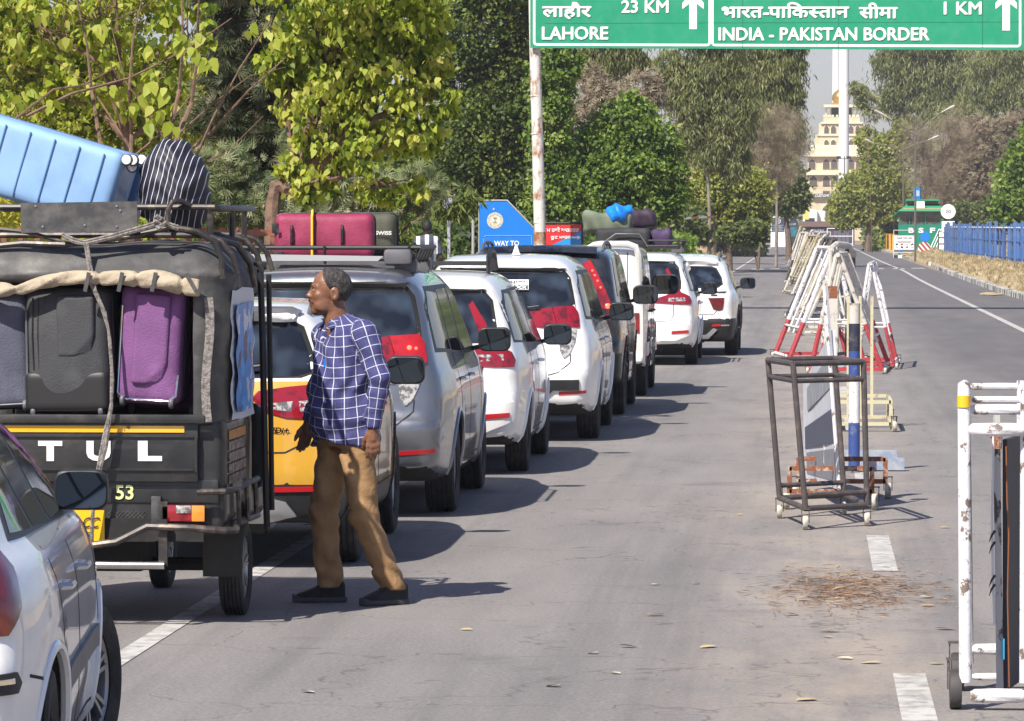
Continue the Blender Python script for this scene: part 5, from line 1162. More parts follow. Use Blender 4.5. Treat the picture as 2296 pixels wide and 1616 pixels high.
    decal(bvh, [(x * 1.0, z) for x, z in sym(sp['front_glass'])], 'front', 'windscreen', M_GLASS2, car, off=.004, step=.08, L=L)
    for sg in sp['side_glass']:
        decal(bvh, sg, 'side', 'side_window', M_GLASS2, car, off=.004, step=.07, both=True)
    if sp.get('pillar'): decal(bvh, sp['pillar'], 'side', 'window_trim', M_BLACK, car, off=.002, step=.07, both=True)
    for nm, m, mode, poly in sp['lamps']:
        decal(bvh, poly, mode, nm, m, car, off=.010, step=.035, depth=.03, both=True)
    for nm, m, mode, poly, off in sp.get('trim', []):
        decal(bvh, poly, mode, nm, m, car, off=off, step=.05, depth=off + .015, both=(mode in ('wrap', 'side') or abs(sum(p[0] for p in (poly[0] if isinstance(poly[0][0], tuple) else poly))) > .05))
    # arches
    am = sp.get('arch_mat')
    if am:
        for yc in (yr, yf):
            arc = [(yc + math.cos(a) * (Ra + .035), Rw + math.sin(a) * (Ra + .035)) for a in np.linspace(-.35, PI + .35, 22)]
            decal(bvh, strip(arc, .075), 'side', 'wheel_arch', am, car, off=.012, step=.06, depth=.03)
    else:
        for yc in (yr, yf):
            for sd in (1, -1):
                A = []
                for a in np.linspace(-.25, PI + .25, 26):
                    c, s = math.cos(a), math.sin(a); h = bvh.ray_cast(Vector((3 * sd, yc + c * (Ra + .045), Rw + s * (Ra + .045))), Vector((-sd, 0, 0)))
                    if h[0] and abs(h[0].x) > W - .2: A.append((h[0].x - sd * .004, yc + c * (Ra + .012), Rw + s * (Ra + .012)))
                if len(A) > 4: lb = MB(); lb.tube(A, .021, 8); lb.build('wheel_arch', sp['paint'], car)
    # wheels
    for yc, st in ((yr, 0), (yf, sp.get('steer', 0))):
        add_wheel(car, W - .015 + abs(st) * .04, yc, Rw, wd, sp.get('spokes', 5), sp.get('rim', M_RIM), 1, st)
        add_wheel(car, W - .015, yc, Rw, wd, sp.get('spokes', 5), sp.get('rim', M_RIM), -1, st)
    ub = MB(); ub.box((0, L * .5, .34), (W * 1.2, L * .82, .14)); ub.tube([(-W * .7, yr, Rw * .95), (W * .7, yr, Rw * .95)], .045, 10)
    ub.lathe([(0.001, -.09), (.07, -.08), (.1, 0), (.07, .08), (.001, .09)], TR((.03, yr, Rw * .95), ry=PI / 2), 14)
    ub.tube([(-.45, .25, .30), (-.45, 1.2, .30)], .03, 8); ub.lathe([(0.001, 0), (.09, .0), (.09, .45), (.001, .45)], TR((-.1, .25, .30), ry=PI / 2), 14)
    ub.build('underbody', M_DARK, car)
    # handles
    for dk, yh in (('door0', d1 - .22), ('door2', d2 - .22 - (d2 - d1) * .0)):
        pass
    hz = sp.get('handle_z', .95)
    for g, yh in (('door0', d0 + .15), ('door1', d0 + .15), ('door2', d1 + .15), ('door3', d1 + .15)):
        sgn = 1 if g in ('door0', 'door2') else -1
        hit = bvh.ray_cast(Vector((3 * sgn, yh, hz)), Vector((-sgn, 0, 0)))
        if hit[0] and g in doors:
            x = hit[0].x
            hb = MB(); hb.tube([(x, yh - .09, hz), (x + sgn * .032, yh - .06, hz), (x + sgn * .036, yh + .05, hz), (x, yh + .09, hz)], .014, 6)
            hb.build('handle', sp.get('handle', M_CHROME), doors[g])
    mx = W + .13 * sp.get('mir_big', 1)
    add_mirror(car, sp.get('mir_x', mx - .02), sp['mir_y'], sp['mir_z'], sp.get('mir_mat', M_BLACK), sp.get('mir_big', 1.0))
    if sp.get('rails'):
        for sd in (1, -1):
            rb = MB(); x = sp['rails'][0]; y0, y1 = sp['rails'][1:3]
            zr = []
            for t in np.linspace(0, 1, 9):
                y = y0 + (y1 - y0) * t; hh = bvh.ray_cast(Vector((x * sd, y, 4)), Vector((0, 0, -1)))
                zr.append((x * sd, y, hh[0].z + .065 * min(1, 6 * t, 6 * (1 - t)) - .005))
            rb.tube(zr, .018, 8)
            for k in (1, 4, 7): rb.box((zr[k][0], zr[k][1], zr[k][2] - .035), (.025, .09, .07))
            rb.build('roof_rail', sp.get('rail_mat', M_GREYP), car)
    if sp.get('wiper'):
        wz = sp['wiper']; hh = bvh.ray_cast(Vector((0, -2, wz)), Vector((0, 1, 0)))[0]
        wb = MB(); wb.tube([(0, hh.y - .02, wz), (.05, hh.y - .035, wz + .01), (.36, hh.y - .02, wz + .05)], .010, 6); wb.lathe([(.001, .04), (.028, .035), (.03, 0)], TR((0, hh.y, wz), rx=PI / 2), 10)
        wb.build('wiper', M_BLACK, car)
    return car, bvh

def surf_y(bvh, x, z): return bvh.ray_cast(Vector((x, -2, z)), Vector((0, 1, 0)))[0].y

SIDE_SUV = lambda H: [(.1, -.11), (.28, -.045), (.45, -.012), (.7, 0), (.88, -.004), (1.0, -.028), (1.1, -.065), (H - .22, -.19), (H, -.30)]
INNOVA = dict(name='parked_mpv', L=4.735, W=.915, H=1.795, paint=M_SILVER, wheels=(1.02, 3.80, .338, .215),
    prof=[(.10, .34), (.02, .46), (.0, .66), (.06, .76), (.09, 1.0), (.14, 1.22), (.30, 1.58), (.28, 1.70), (.55, 1.765), (1.3, 1.795), (2.4, 1.77), (2.95, 1.66), (3.75, 1.14), (4.2, 1.04), (4.62, .86), (4.73, .62), (4.66, .28), (4.0, .20), (2.4, .20), (.6, .24)],
    side=SIDE_SUV(1.795), taper=(.10, .18), bumper_z=.70, bumper_y=.34, doors=(1.32, 2.22, 3.30), door_z=(.34, 1.13),
    rear_glass=[(0, 1.235), (.60, 1.235), (.68, 1.26), (.665, 1.36), (.62, 1.56), (.57, 1.625), (0, 1.635)],
    front_glass=[(0, 1.18), (.62, 1.2), (.55, 1.58), (0, 1.62)],
    side_glass=[[(.42, 1.20), (1.22, 1.17), (1.26, 1.58), (.62, 1.60), (.46, 1.46)], [(1.33, 1.16), (2.18, 1.13), (2.18, 1.60), (1.33, 1.60)], [(2.27, 1.13), (3.30, 1.13), (2.85, 1.52), (2.6, 1.60), (2.27, 1.61)]],
    pillar=[(.36, 1.17), (3.42, 1.10), (2.9, 1.55), (2.6, 1.63), (.62, 1.635), (.42, 1.50)],
    lamps=[('tail_light', M_RED, 'wrap', [(.27, 1.225), (.42, 1.255), (.66, 1.285), (.665, 1.11), (.50, 1.09), (.32, 1.12)]),
           ('tail_light', M_LIT, 'wrap', [(.672, 1.288), (.92, 1.30), (.96, 1.24), (.93, 1.10), (.90, 1.09), (.672, 1.105)]),
           ('reversing_light', M_CLEAR, 'wrap', [(.672, 1.10), (.88, 1.085), (.84, .96), (.76, .84), (.70, .80), (.672, .86)])],
    gaps_rear=[[(.665, .84), (.66, .76), (.55, .67), (.40, .63), (0, .625)]],
    trim=[('spoiler_lip', M_BLACK, 'rear', sym([(0, 1.645), (.58, 1.635), (.60, 1.66), (0, 1.67)]), .012),
          ('garnish', M_CHROME, 'rear', sym([(0, 1.10), (.27, 1.13), (.27, 1.16), (0, 1.15)]), .012),
          ('reflector', M_REFL, 'wrap', [(.60, .455), (.93, .47), (.93, .50), (.60, .485)], .006)],
    mir_y=3.22, mir_z=1.19, mir_mat=M_BLACK, spokes=5, wiper=1.25, handle=M_CHROME)
ERTIGA = dict(name='parked_mpv', L=4.395, W=.8675, H=1.69, paint=M_WHITE, wheels=(.90, 3.64, .31, .19),
    prof=[(.10, .30), (.02, .42), (.0, .62), (.05, .74), (.05, .95), (.10, 1.12), (.27, 1.46), (.28, 1.60), (.55, 1.665), (1.3, 1.69), (2.3, 1.66), (2.8, 1.55), (3.55, 1.08), (4.0, .98), (4.3, .80), (4.39, .58), (4.32, .26), (3.8, .19), (2.2, .19), (.6, .23)],
    side=SIDE_SUV(1.69), taper=(.09, .17), bumper_z=.70, bumper_y=.30, doors=(1.20, 2.08, 3.12), door_z=(.32, 1.05), handle_z=.90,
    rear_glass=[(0, 1.10), (.54, 1.11), (.60, 1.14), (.60, 1.24), (.56, 1.44), (.50, 1.51), (0, 1.52)],
    front_glass=[(0, 1.12), (.58, 1.14), (.52, 1.48), (0, 1.52)],
    side_glass=[[(.36, 1.12), (1.10, 1.09), (1.14, 1.49), (.62, 1.50), (.44, 1.40)], [(1.21, 1.08), (2.05, 1.06), (2.05, 1.51), (1.21, 1.51)], [(2.13, 1.06), (3.10, 1.06), (2.70, 1.42), (2.45, 1.51), (2.13, 1.52)]],
    pillar=[(.30, 1.10), (3.22, 1.03), (2.74, 1.46), (2.45, 1.54), (.60, 1.53), (.36, 1.42)],
    lamps=[('tail_light', M_RED, 'wrap', [(.22, .955), (.30, .985), (.50, 1.04), (.64, 1.09), (.655, 1.41), (.70, 1.44), (.735, 1.28), (.76, 1.08), (.92, 1.02), (.96, .955), (.92, .90), (.70, .90), (.24, .925)]),
           ('reversing_light', M_CLEAR, 'wrap', [(.50, .945), (.80, .955), (.80, 1.005), (.52, 1.0)])],
    gaps_rear=[[(.52, .92), (.52, .75), (.47, .66), (0, .65)]],
    trim=[('spoiler_lip', M_BLACK, 'rear', sym([(0, 1.535), (.52, 1.525), (.53, 1.54), (0, 1.552)]), .010),
          ('garnish', M_CHROME, 'rear', sym([(0, .955), (.22, .955), (.22, .98), (0, .98)]), .012),
          ('bumper_crease', M_WHITE, 'wrap', [(.36, .37), (.60, .37), (.88, .47), (.88, .62), (.62, .60), (.40, .44)], .022),
          ('reflector', M_REFL, 'wrap', [(.52, .475), (.80, .49), (.80, .53), (.52, .515)], .03)],
    mir_y=3.02, mir_z=1.10, mir_mat=M_BLACK, spokes=6, wiper=1.13, handle=M_WHITE)
BREZZA = dict(name='parked_suv', L=3.995, W=.895, H=1.64, paint=M_WHITE, lower=M_YELLOW, two_tone=1.135, clad=.40, rear_clad=.53, wheels=(.80, 3.30, .345, .215),
    prof=[(.12, .30), (.03, .40), (.0, .55), (.02, .78), (.05, 1.0), (.10, 1.15), (.26, 1.46), (.24, 1.54), (.5, 1.60), (1.2, 1.625), (2.0, 1.60), (2.45, 1.52), (3.05, 1.12), (3.5, 1.03), (3.88, .88), (3.99, .62), (3.93, .30), (3.5, .22), (2.0, .22), (.5, .26)],
    side=[(.1, -.10), (.28, -.03), (.45, -.0), (.7, 0), (.88, -.004), (1.0, -.02), (1.1, -.06), (1.42, -.17), (1.64, -.30)], taper=(.11, .18), bumper_z=.70, bumper_y=.32, doors=(1.05, 1.85, 2.80), door_z=(.42, 1.12), handle_z=.93,
    rear_glass=[(0, 1.16), (.56, 1.165), (.64, 1.19), (.62, 1.30), (.56, 1.45), (.50, 1.485), (0, 1.495)],
    front_glass=[(0, 1.16), (.58, 1.18), (.52, 1.44), (0, 1.48)],
    side_glass=[[(.50, 1.18), (1.00, 1.15), (1.02, 1.47), (.66, 1.46)], [(1.08, 1.14), (1.82, 1.13), (1.82, 1.48), (1.08, 1.48)], [(1.90, 1.13), (2.80, 1.13), (2.45, 1.40), (2.25, 1.47), (1.90, 1.48)]],
    pillar=[(.44, 1.16), (2.92, 1.10), (2.50, 1.43), (2.25, 1.50), (.62, 1.50)],
    lamps=[('tail_light', M_RED, 'wrap', [(.36, 1.03), (.42, 1.075), (.62, 1.10), (.90, 1.12), (.98, 1.05), (.93, .93), (.80, .905), (.56, .915), (.43, .95)]),
           ('reversing_light', M_CLEAR, 'wrap', [(.44, 1.0), (.62, 1.015), (.60, .955), (.47, .965)]), ('reversing_light', M_CLEAR, 'wrap', [(.66, 1.015), (.88, 1.03), (.86, .96), (.66, .955)])],
    gaps_rear=[[(.655, 1.15), (.64, .90), (.60, .76), (.50, .71), (0, .70)]],
    trim=[('spoiler_lip', M_GREYP, 'rear', sym([(0, 1.505), (.52, 1.495), (.56, 1.535), (.5, 1.56), (0, 1.565)]), .02),
          ('skid_plate', M_SKID, 'rear', sym([(0, .30), (.35, .30), (.56, .34), (.50, .42), (.34, .46), (0, .46)]), .025),
          ('reflector', M_REFL, 'wrap', [(.44, .475), (.78, .48), (.78, .51), (.44, .505)], .012)],
    mir_y=2.66, mir_z=1.12, mir_mat=M_BLACK, spokes=5, wiper=1.18, handle=M_BLACK, rails=(.60, .45, 2.0), arch_mat=M_BLACK)
SCORPIO = dict(name='parked_suv', L=4.46, W=.91, H=1.86, paint=M_BLACKP, wheels=(.88, 3.56, .37, .235), kc=.08,
    prof=[(.10, .40), (.02, .50), (.0, .75), (.04, .84), (.05, 1.2), (.12, 1.58), (.22, 1.77), (.6, 1.83), (1.3, 1.855), (2.2, 1.83), (2.65, 1.75), (3.15, 1.28), (3.6, 1.20), (4.2, 1.08), (4.42, .92), (4.45, .62), (4.38, .34), (3.6, .28), (2.0, .28), (.6, .32)],
    side=[(.1, -.11), (.30, -.03), (.5, -.01), (.8, 0), (1.0, -.005), (1.15, -.03), (1.25, -.05), (1.75, -.14), (1.93, -.24)], taper=(.06, .14), bumper_z=.80, bumper_y=.30, doors=(1.15, 2.05, 3.02), door_z=(.44, 1.24), handle_z=1.06, rear_clad=.70,
    rear_glass=[(0, 1.24), (.58, 1.25), (.62, 1.30), (.56, 1.66), (.50, 1.71), (0, 1.72)],
    front_glass=[(0, 1.32), (.62, 1.34), (.56, 1.72), (0, 1.76)],
    side_glass=[[(.36, 1.30), (1.05, 1.27), (1.05, 1.72), (.46, 1.72)], [(1.17, 1.26), (2.02, 1.25), (2.02, 1.74), (1.17, 1.74)], [(2.10, 1.25), (2.98, 1.25), (2.66, 1.64), (2.5, 1.74), (2.10, 1.74)]],
    lamps=[('tail_light', M_LIT, 'wrap', [(.62, 1.66), (.72, 1.69), (.86, 1.30), (.90, 1.20), (.80, 1.16), (.72, 1.20)]), ('tail_light', M_RED, 'wrap', [(.76, 1.14), (.90, 1.17), (.91, 1.06), (.80, 1.04)])],
    gaps_rear=[[(.70, 1.2), (.70, .85), (0, .82)]],
    trim=[('roof_spoiler', M_BLACKP, 'rear', sym([(0, 1.74), (.60, 1.72), (.60, 1.77), (0, 1.79)]), .07), ('reflector', M_REFL, 'wrap', [(.55, .58), (.82, .58), (.82, .62), (.55, .62)], .01)],
    mir_y=2.90, mir_z=1.28, mir_mat=M_BLACK, mir_big=1.15, spokes=5, wiper=1.27, handle=M_BLACK, rails=(.66, .5, 2.4), arch_mat=M_BLACK)
JEEP = dict(name='parked_jeep', L=4.25, W=.88, H=1.83, paint=M_WHITE2, wheels=(.86, 3.40, .355, .215), kc=.05, crown=.03, bow=.03,
    prof=[(.03, .40), (.0, .55), (.0, 1.1), (.04, 1.72), (.16, 1.80), (1.0, 1.83), (2.2, 1.82), (2.55, 1.75), (2.85, 1.26), (3.5, 1.20), (4.12, 1.10), (4.24, .92), (4.24, .42), (3.6, .30), (2.0, .30), (.5, .34)],
    side=[(.1, -.08), (.30, -.02), (.5, 0), (1.1, 0), (1.2, -.02), (1.7, -.07), (1.90, -.12)], taper=(.02, .12), bumper_z=.62, bumper_y=.2, doors=(1.15, 1.95, 2.75), door_z=(.40, 1.18), handle_z=1.02,
    rear_glass=[(0, 1.22), (.50, 1.22), (.50, 1.62), (0, 1.64)],
    front_glass=[(0, 1.30), (.64, 1.31), (.60, 1.72), (0, 1.76)],
    side_glass=[[(.25, 1.24), (1.05, 1.24), (1.05, 1.68), (.25, 1.68)], [(1.17, 1.24), (1.92, 1.24), (1.92, 1.70), (1.17, 1.70)], [(2.00, 1.24), (2.70, 1.24), (2.48, 1.62), (2.40, 1.70), (2.00, 1.70)]],
    lamps=[('tail_light', M_RED, 'wrap', [(.70, 1.02), (.82, 1.02), (.82, .78), (.70, .78)])],
    gaps_rear=[[(.66, 1.80), (.66, .62), (0, .62)]],
    trim=[('side_step', M_WHITE2, 'side', [(.3, .50), (3.0, .50), (3.0, .66), (.3, .66)], .02)],
    mir_y=2.62, mir_z=1.33, mir_mat=M_BLACK, mir_big=1.35, spokes=6, handle=M_BLACK, arch_mat=M_BLACK)
CRETA = dict(name='parked_suv', L=4.30, W=.895, H=1.62, paint=M_WHITE, wheels=(.84, 3.45, .345, .215), rear_clad=.58, clad=.40,
    prof=[(.12, .24), (.03, .36), (.0, .55), (.04, .66), (.03, .98), (.12, 1.12), (.42, 1.42), (.36, 1.50), (.6, 1.575), (1.3, 1.615), (2.2, 1.59), (2.7, 1.49), (3.35, 1.08), (3.8, 1.0), (4.2, .84), (4.30, .60), (4.22, .28), (3.7, .20), (2.2, .20), (.6, .22)],
    side=[(.1, -.10), (.28, -.03), (.45, -.0), (.7, 0), (.88, -.004), (.98, -.02), (1.06, -.07), (1.42, -.19), (1.62, -.32)], taper=(.13, .18), bumper_z=.66, bumper_y=.36, doors=(1.15, 1.98, 2.98), door_z=(.42, 1.04), handle_z=.90,
    rear_glass=[(0, 1.08), (.55, 1.09), (.62, 1.14), (.60, 1.24), (.52, 1.38), (.44, 1.41), (0, 1.415)],
    front_glass=[(0, 1.10), (.58, 1.12), (.52, 1.42), (0, 1.46)],
    side_glass=[[(.60, 1.14), (1.08, 1.10), (1.10, 1.43), (.78, 1.40)], [(1.17, 1.08), (1.95, 1.06), (1.95, 1.45), (1.17, 1.45)], [(2.03, 1.06), (2.98, 1.06), (2.60, 1.36), (2.35, 1.45), (2.03, 1.46)]],
    lamps=[('tail_light', M_REDD, 'wrap', [(.46, .92), (.74, .925), (.72, .74), (.66, .72), (.56, .74)])],
    gaps_rear=[[(.56, .72), (.50, .66), (0, .655)]],
    trim=[('light_bar', M_INK, 'rear', sym([(0, 1.00), (.68, 1.0), (.70, 1.02), (0, 1.02)]), .012),
          ('badge', M_INK, 'rear', [(.46, .955), (.56, .955), (.56, .975), (.46, .975)], .008),
          ('skid_plate', M_SKID, 'rear', sym([(0, .28), (.42, .28), (.56, .42), (.50, .45), (.38, .34), (0, .33)]), .02),
          ('reflector', M_REFL, 'wrap', [(.50, .47), (.66, .475), (.64, .51), (.52, .505)], .01), ('reversing_light', M_CLEAR, 'wrap', [(.67, .475), (.84, .48), (.82, .50), (.67, .50)], .01)],
    mir_y=2.88, mir_z=1.12, mir_mat=M_BLACK, spokes=5, handle=M_WHITE, rails=(.58, .5, 2.2), arch_mat=M_BLACK)
HATCH = dict(name='parked_hatchback', L=3.99, W=.86, H=1.49, paint=M_WHITE, wheels=(.72, 3.19, .315, .195), res=.026, steer=-.26,
    prof=[(.12, .26), (.03, .36), (.0, .55), (.0, .68), (.07, .76), (.07, .98), (.16, 1.10), (.62, 1.40), (.90, 1.46), (1.5, 1.49), (2.1, 1.465), (2.55, 1.36), (3.15, 1.03), (3.55, .94), (3.88, .78), (3.98, .55), (3.92, .25), (3.4, .18), (2.0, .18), (.5, .20)],
    side=[(.1, -.10), (.26, -.03), (.42, -.005), (.6, 0), (.78, -.006), (.88, -.02), (.98, -.06), (1.04, -.12), (1.30, -.26), (1.49, -.38)], taper=(.14, .18), bumper_z=.74, bumper_y=.34, doors=(1.02, 1.88, 2.90), door_z=(.30, 1.0), handle_z=.86,
    rear_glass=[(0, 1.12), (.50, 1.12), (.54, 1.15), (.48, 1.36), (0, 1.38)],
    front_glass=[(0, 1.05), (.56, 1.07), (.50, 1.33), (0, 1.36)],
    side_glass=[[(.62, 1.07), (1.18, 1.05), (1.22, 1.36), (.98, 1.33)], [(1.26, 1.05), (1.84, 1.03), (1.84, 1.37), (1.28, 1.36)], [(1.92, 1.03), (2.86, 1.03), (2.50, 1.27), (2.25, 1.36), (1.92, 1.37)]],
    pillar=[(.54, 1.05), (2.98, 1.00), (2.54, 1.30), (2.25, 1.39), (.94, 1.38)],
    lamps=[('tail_light', M_REDD, 'wrap', [(.40, 1.04), (.62, 1.06), (1.02, 1.05), (1.07, .98), (1.02, .86), (.90, .78), (.46, .78), (.38, .86)])],
    gaps_rear=[[(.58, 1.08), (.40, 1.0), (.42, .78), (0, .72)]],
    gaps_side=[[(.30, .64), (.55, .60)]],
    trim=[('rub_strip', M_BLACK, 'wrap', [(.30, .60), (.92, .60), (.96, .63), (.92, .665), (.30, .665)], .012), ('chrome_strip', M_CHROME, 'wrap', [(.32, .63), (.88, .633), (.88, .648), (.32, .645)], .017),
          ('side_moulding', M_GREYP, 'side', [(1.08, .50), (2.80, .50), (2.80, .58), (1.08, .58)], .014)],
    mir_y=2.5, mir_z=1.10, mir_x=.83, mir_mat=M_BLACK, mir_big=.80, spokes=6, rim=M_RIM, handle=M_CHROME, wiper=None)
Q_GROUP = 'cars queueing along the left of the road'
def variant(sp, **k): d = dict(sp); d.update(k); return d
def lit_spot(car, bvh, s, z, r=.022):
    h = bvh.ray_cast(Vector((s / 2 + 2, s / 2 - 2, z)), Vector((-.7071, .7071, 0)))
    mb = MB(); mb.lathe([(.001, .012), (r * .6, .008), (r, 0)], Matrix.Translation(h[0] + h[1] * .012) @ h[1].to_track_quat('Z', 'Y').to_matrix().to_4x4(), 12)
    mb.build('bulb', M_SPOT, car)
# near white hatchback, bottom left
hatch, bv = build_car(HATCH, (-3.22, 13.33, 0), R(6.0), 'white hatchback cut off by the left edge, dark red tail light, nearest the camera', 'car', Q_GROUP)
for z in (.88, .91, .94, .97): lit_spot(hatch, bv, .66, z, .012)
# yellow and white suv
brz, bv = build_car(BREZZA, (-3.61, 25.95, 0), R(.4), 'ochre yellow SUV with white roof between the auto rickshaw and the standing man', 'car', Q_GROUP)
mb = MB(); add_text(mb, 'ZDi+', fr(.46, surf_y(bv, .46, .84) - .006, .825), height=.036, width=.13, bold=.03, shear=.2); mb.build('badge', M_CHROME, brz)
mb = MB()
sy = surf_y(bv, .3, 1.3)
# silver mpv with roof carrier
SILV_X = -3.415
silv, bv = build_car(INNOVA, (SILV_X, 30.5, 0), R(.25), 'silver grey MPV carrying a maroon suitcase on its roof carrier', 'car', Q_GROUP)
mb = MB(); add_text(mb, '2', fr(.38, surf_y(bv, .38, .96) - .006, .955), height=.04, bold=.02); mb.build('badge', M_CHROME, silv)
mb = MB(); add_text(mb, '4', fr(.42, surf_y(bv, .42, .96) - .006, .955), height=.04, bold=.02); mb.build('badge', M_CHROME, silv)
mb = MB(); add_text(mb, 'G', fr(.50, surf_y(bv, .50, .96) - .006, .955), height=.045, width=.06, bold=.05)
mb.build('badge', M_CHROME, silv)
lit_spot(silv, bv, .80, 1.205, .018); lit_spot(silv, bv, .855, 1.20, .012)
mb = MB(); mb.box((-.0, .33, 1.685), (.16, .05, .02)); mb.build('high_brake_light', M_LIT, silv)
def roof_carrier(car, x0, x1, y0, y1, z, m1, m2, flare=.16):
    mb = MB()
    for q in range(5):
        y = y0 + (y1 - y0) * q / 4; mb.bar((x0, y, z), (x1, y, z), .05, .025)
    mb.build('rack_crossbar', m1, car)
    mb = MB()
    for zz, g in ((z + .03, 0), (z + .11, .05)):
        P = [(x0 - g, y0 - .02, zz), (x0 - g, y1, zz), (x0 + .1, y1 + flare, zz), (x1 - .1, y1 + flare, zz), (x1 + g, y1, zz), (x1 + g, y0 - .02, zz)]
        mb.tube(P, .016, 8, closed=True)
    for xx in (x0 + .02, x1 - .02, (x0 + x1) / 2):
        mb.tube([(xx, y0 - .02, z), (xx, y0 - .05, z + .12)], .012, 6); mb.tube([(xx, y1 + flare, z), (xx, y1 + flare, z + .12)], .012, 6)
    for q in range(6):
        y = y0 + (y1 - y0) * q / 5
        for xx in (x0, x1): mb.tube([(xx, y, z), (xx + (.05 if xx > 0 else -.05), y, z + .12)], .012, 6)
    mb.build('roof_rack', m2, car)
    for xx, yy in ((x1 - .05, y0 + .03), (x0 + .05, y0 + .03), (x1 - .05, y1 - .1), (x0 + .05, y1 - .1)):
        b = MB(); b.box((xx, yy, z - .02), (.16, .10, .10)); b.build('rack_foot', M_GREYP, car, bevel=.012)
roof_carrier(silv, -.66, .60, .75, 2.1, 1.80, M_GREYP, M_BLACK)
b = MB(); b.box((.50, .70, 1.845), (.20, .14, .11)); b.build('rack_end_cap', M_GREYP, silv, bevel=.03)
b = MB(); b.prism([(-.62, 0), (.36, .0), (.40, .035), (-.62, .05)], 0, .03, fr(0, .66, 1.815)); b.build('rack_blade', M_SKID, silv)
# white mpv behind it
er1, bv = build_car(variant(ERTIGA, res=.04), (-3.18, 35.85, 0), R(.1), 'white MPV between the silver MPV and the white one with the BLOCK sticker', 'car', Q_GROUP)
mb = MB()
for xx in (.50, -.50):
    mb.tube([(xx, 1.0, 1.66), (xx, 1.0, 1.80), (xx, 1.25, 1.86), (xx, 1.7, 1.84), (xx, 2.0, 1.70)], .02, 6)
    for k in range(5): mb.tube([(xx, 1.05 + .18 * k, 1.68), (xx, 1.05 + .18 * k, 1.83)], .012, 5)
for yy in (1.0, 1.5, 2.0): mb.bar((-.5, yy, 1.745), (.5, yy, 1.745), .04, .03)
mb.build('roof_rack', M_BLACK, er1)
# white mpv with sticker
blk, bv = build_car(variant(INNOVA, paint=M_WHITE, res=.04, lamps=[(a, M_RED if m is M_LIT else m, c, d) for a, m, c, d in INNOVA['lamps']], trim=INNOVA['trim'] + [('bumper_insert', M_BLACK, 'rear', sym([(0, .42), (.42, .42), (.50, .50), (.74, .50), (.74, .60), (.46, .60), (0, .58)]), .02)]), (-2.905, 41.5, 0), R(.1), 'white MPV with a black and white BLOCK sticker on its rear window', 'car', Q_GROUP)
mb = MB(); y = surf_y(bv, .16, 1.46); y2 = surf_y(bv, .16, 1.56)
Ms = Matrix.Translation((.15, y - .012, 1.50)) @ Matrix.Rotation(-math.atan2(y2 - y, .1), 4, 'X') @ fr(0, 0, 0)
mb.box((0, 0, 0), (.01, .01, .01)); mb.v = []; mb.f = []; mb.mi = []
mb.prism([(-.105, -.05), (.105, -.05), (.105, .055), (-.105, .055)], 0, .002, Ms); mb.m = 1
mb.prism([(-.10, -.046), (.10, -.046), (.10, -.002), (-.10, -.002)], .002, .003, Ms); add_text(mb, 'ਮਾਝਾ', Ms @ Matrix.Translation((0, .008, 0)), height=.036, width=.15, bold=.02, t=.004); mb.m = 0
add_text(mb, 'BLOCK', Ms @ Matrix.Translation((0, -.040, 0)), height=.032, width=.18, bold=.03, t=.005, shear=.2)
mb.build('rear_window_sticker', [M_STICK, M_INK], blk)
b = MB(); b.lathe([(.05, 0), (.035, .02), (.012, .09), (.001, .10)], TR((.1, .8, 1.785)), 10); b.build('aerial', M_WHITE, blk)
# black suv
sco, bv = build_car(variant(SCORPIO, res=.045), (-2.87, 47.0, 0), 0, 'black SUV with tall lit red tail lights, ahead of the BLOCK sticker car', 'car', Q_GROUP)
for z in (1.58, 1.53, 1.47, 1.40): lit_spot(sco, bv, .70 + (1.62 - z) * .35, z, .012)
lit_spot(sco, bv, .84, 1.20, .03)
# white jeep
jp, bv = build_car(variant(JEEP, res=.045), (-2.80, 52.4, 0), 0, 'boxy off-white utility vehicle with a rounded roof rim, just past the black SUV', 'car', Q_GROUP)
mb = MB(); mb.tube([(.20, .12, 1.80), (.26, .04, 1.835), (.34, 0, 1.845), (.66, 0, 1.845), (.76, 0, 1.81), (.79, .02, 1.72), (.80, .1, 1.4)], .04, 8)
mb.build('roof_rim', M_WHITE2, jp)
# white mpv with luggage
er2, bv = build_car(variant(ERTIGA, res=.05), (-2.47, 64.4, 0), 0, 'white MPV with a pile of bags and suitcases on its roof', 'car', Q_GROUP)
roof_carrier(er2, -.62, .60, .6, 2.4, 1.735, M_BLACK, M_BLACK)
# creta
crt, bv = build_car(variant(CRETA, res=.045), (-1.965, 69.2, 0), 0, 'white SUV with a black light bar line, farthest car of the queue', 'car', Q_GROUP)
# ================================================================ people
M_SKIN = mat('brown_skin', (0.225, 0.105, 0.060), rough=0.42, col2=(0.16, 0.066, 0.038), c2scale=9, c2lo=.4, c2hi=.65, var=.12, vscale=40, bump=.12, bscale=90)
M_SKIND = mat('dark_skin', (0.05, 0.028, 0.020), rough=0.45, var=.1)
M_HAIR = mat('greying_hair', (0.022, 0.019, 0.018), rough=0.75, col2=(0.12, 0.11, 0.105), c2scale=60, c2lo=.45, c2hi=.75, bump=.6, bscale=220, stretch=(1, 1, .5))
M_HAIRD = mat('black_hair', (0.012, 0.010, 0.010), rough=0.6, bump=.5, bscale=90)
M_CHINO = mat('brown_chinos', (0.33, 0.195, 0.088), rough=0.85, var=.12, vscale=7, col2=(0.24, 0.135, 0.058), c2scale=4, bump=.7, bscale=17)
M_SHOE = mat('black_shoe', (0.013, 0.014, 0.017), rough=0.75, var=.3, vscale=20, bump=.5, bscale=160)
M_SOLE = mat('dark_grey_sole', (0.05, 0.05, 0.055), rough=0.7, var=.2)
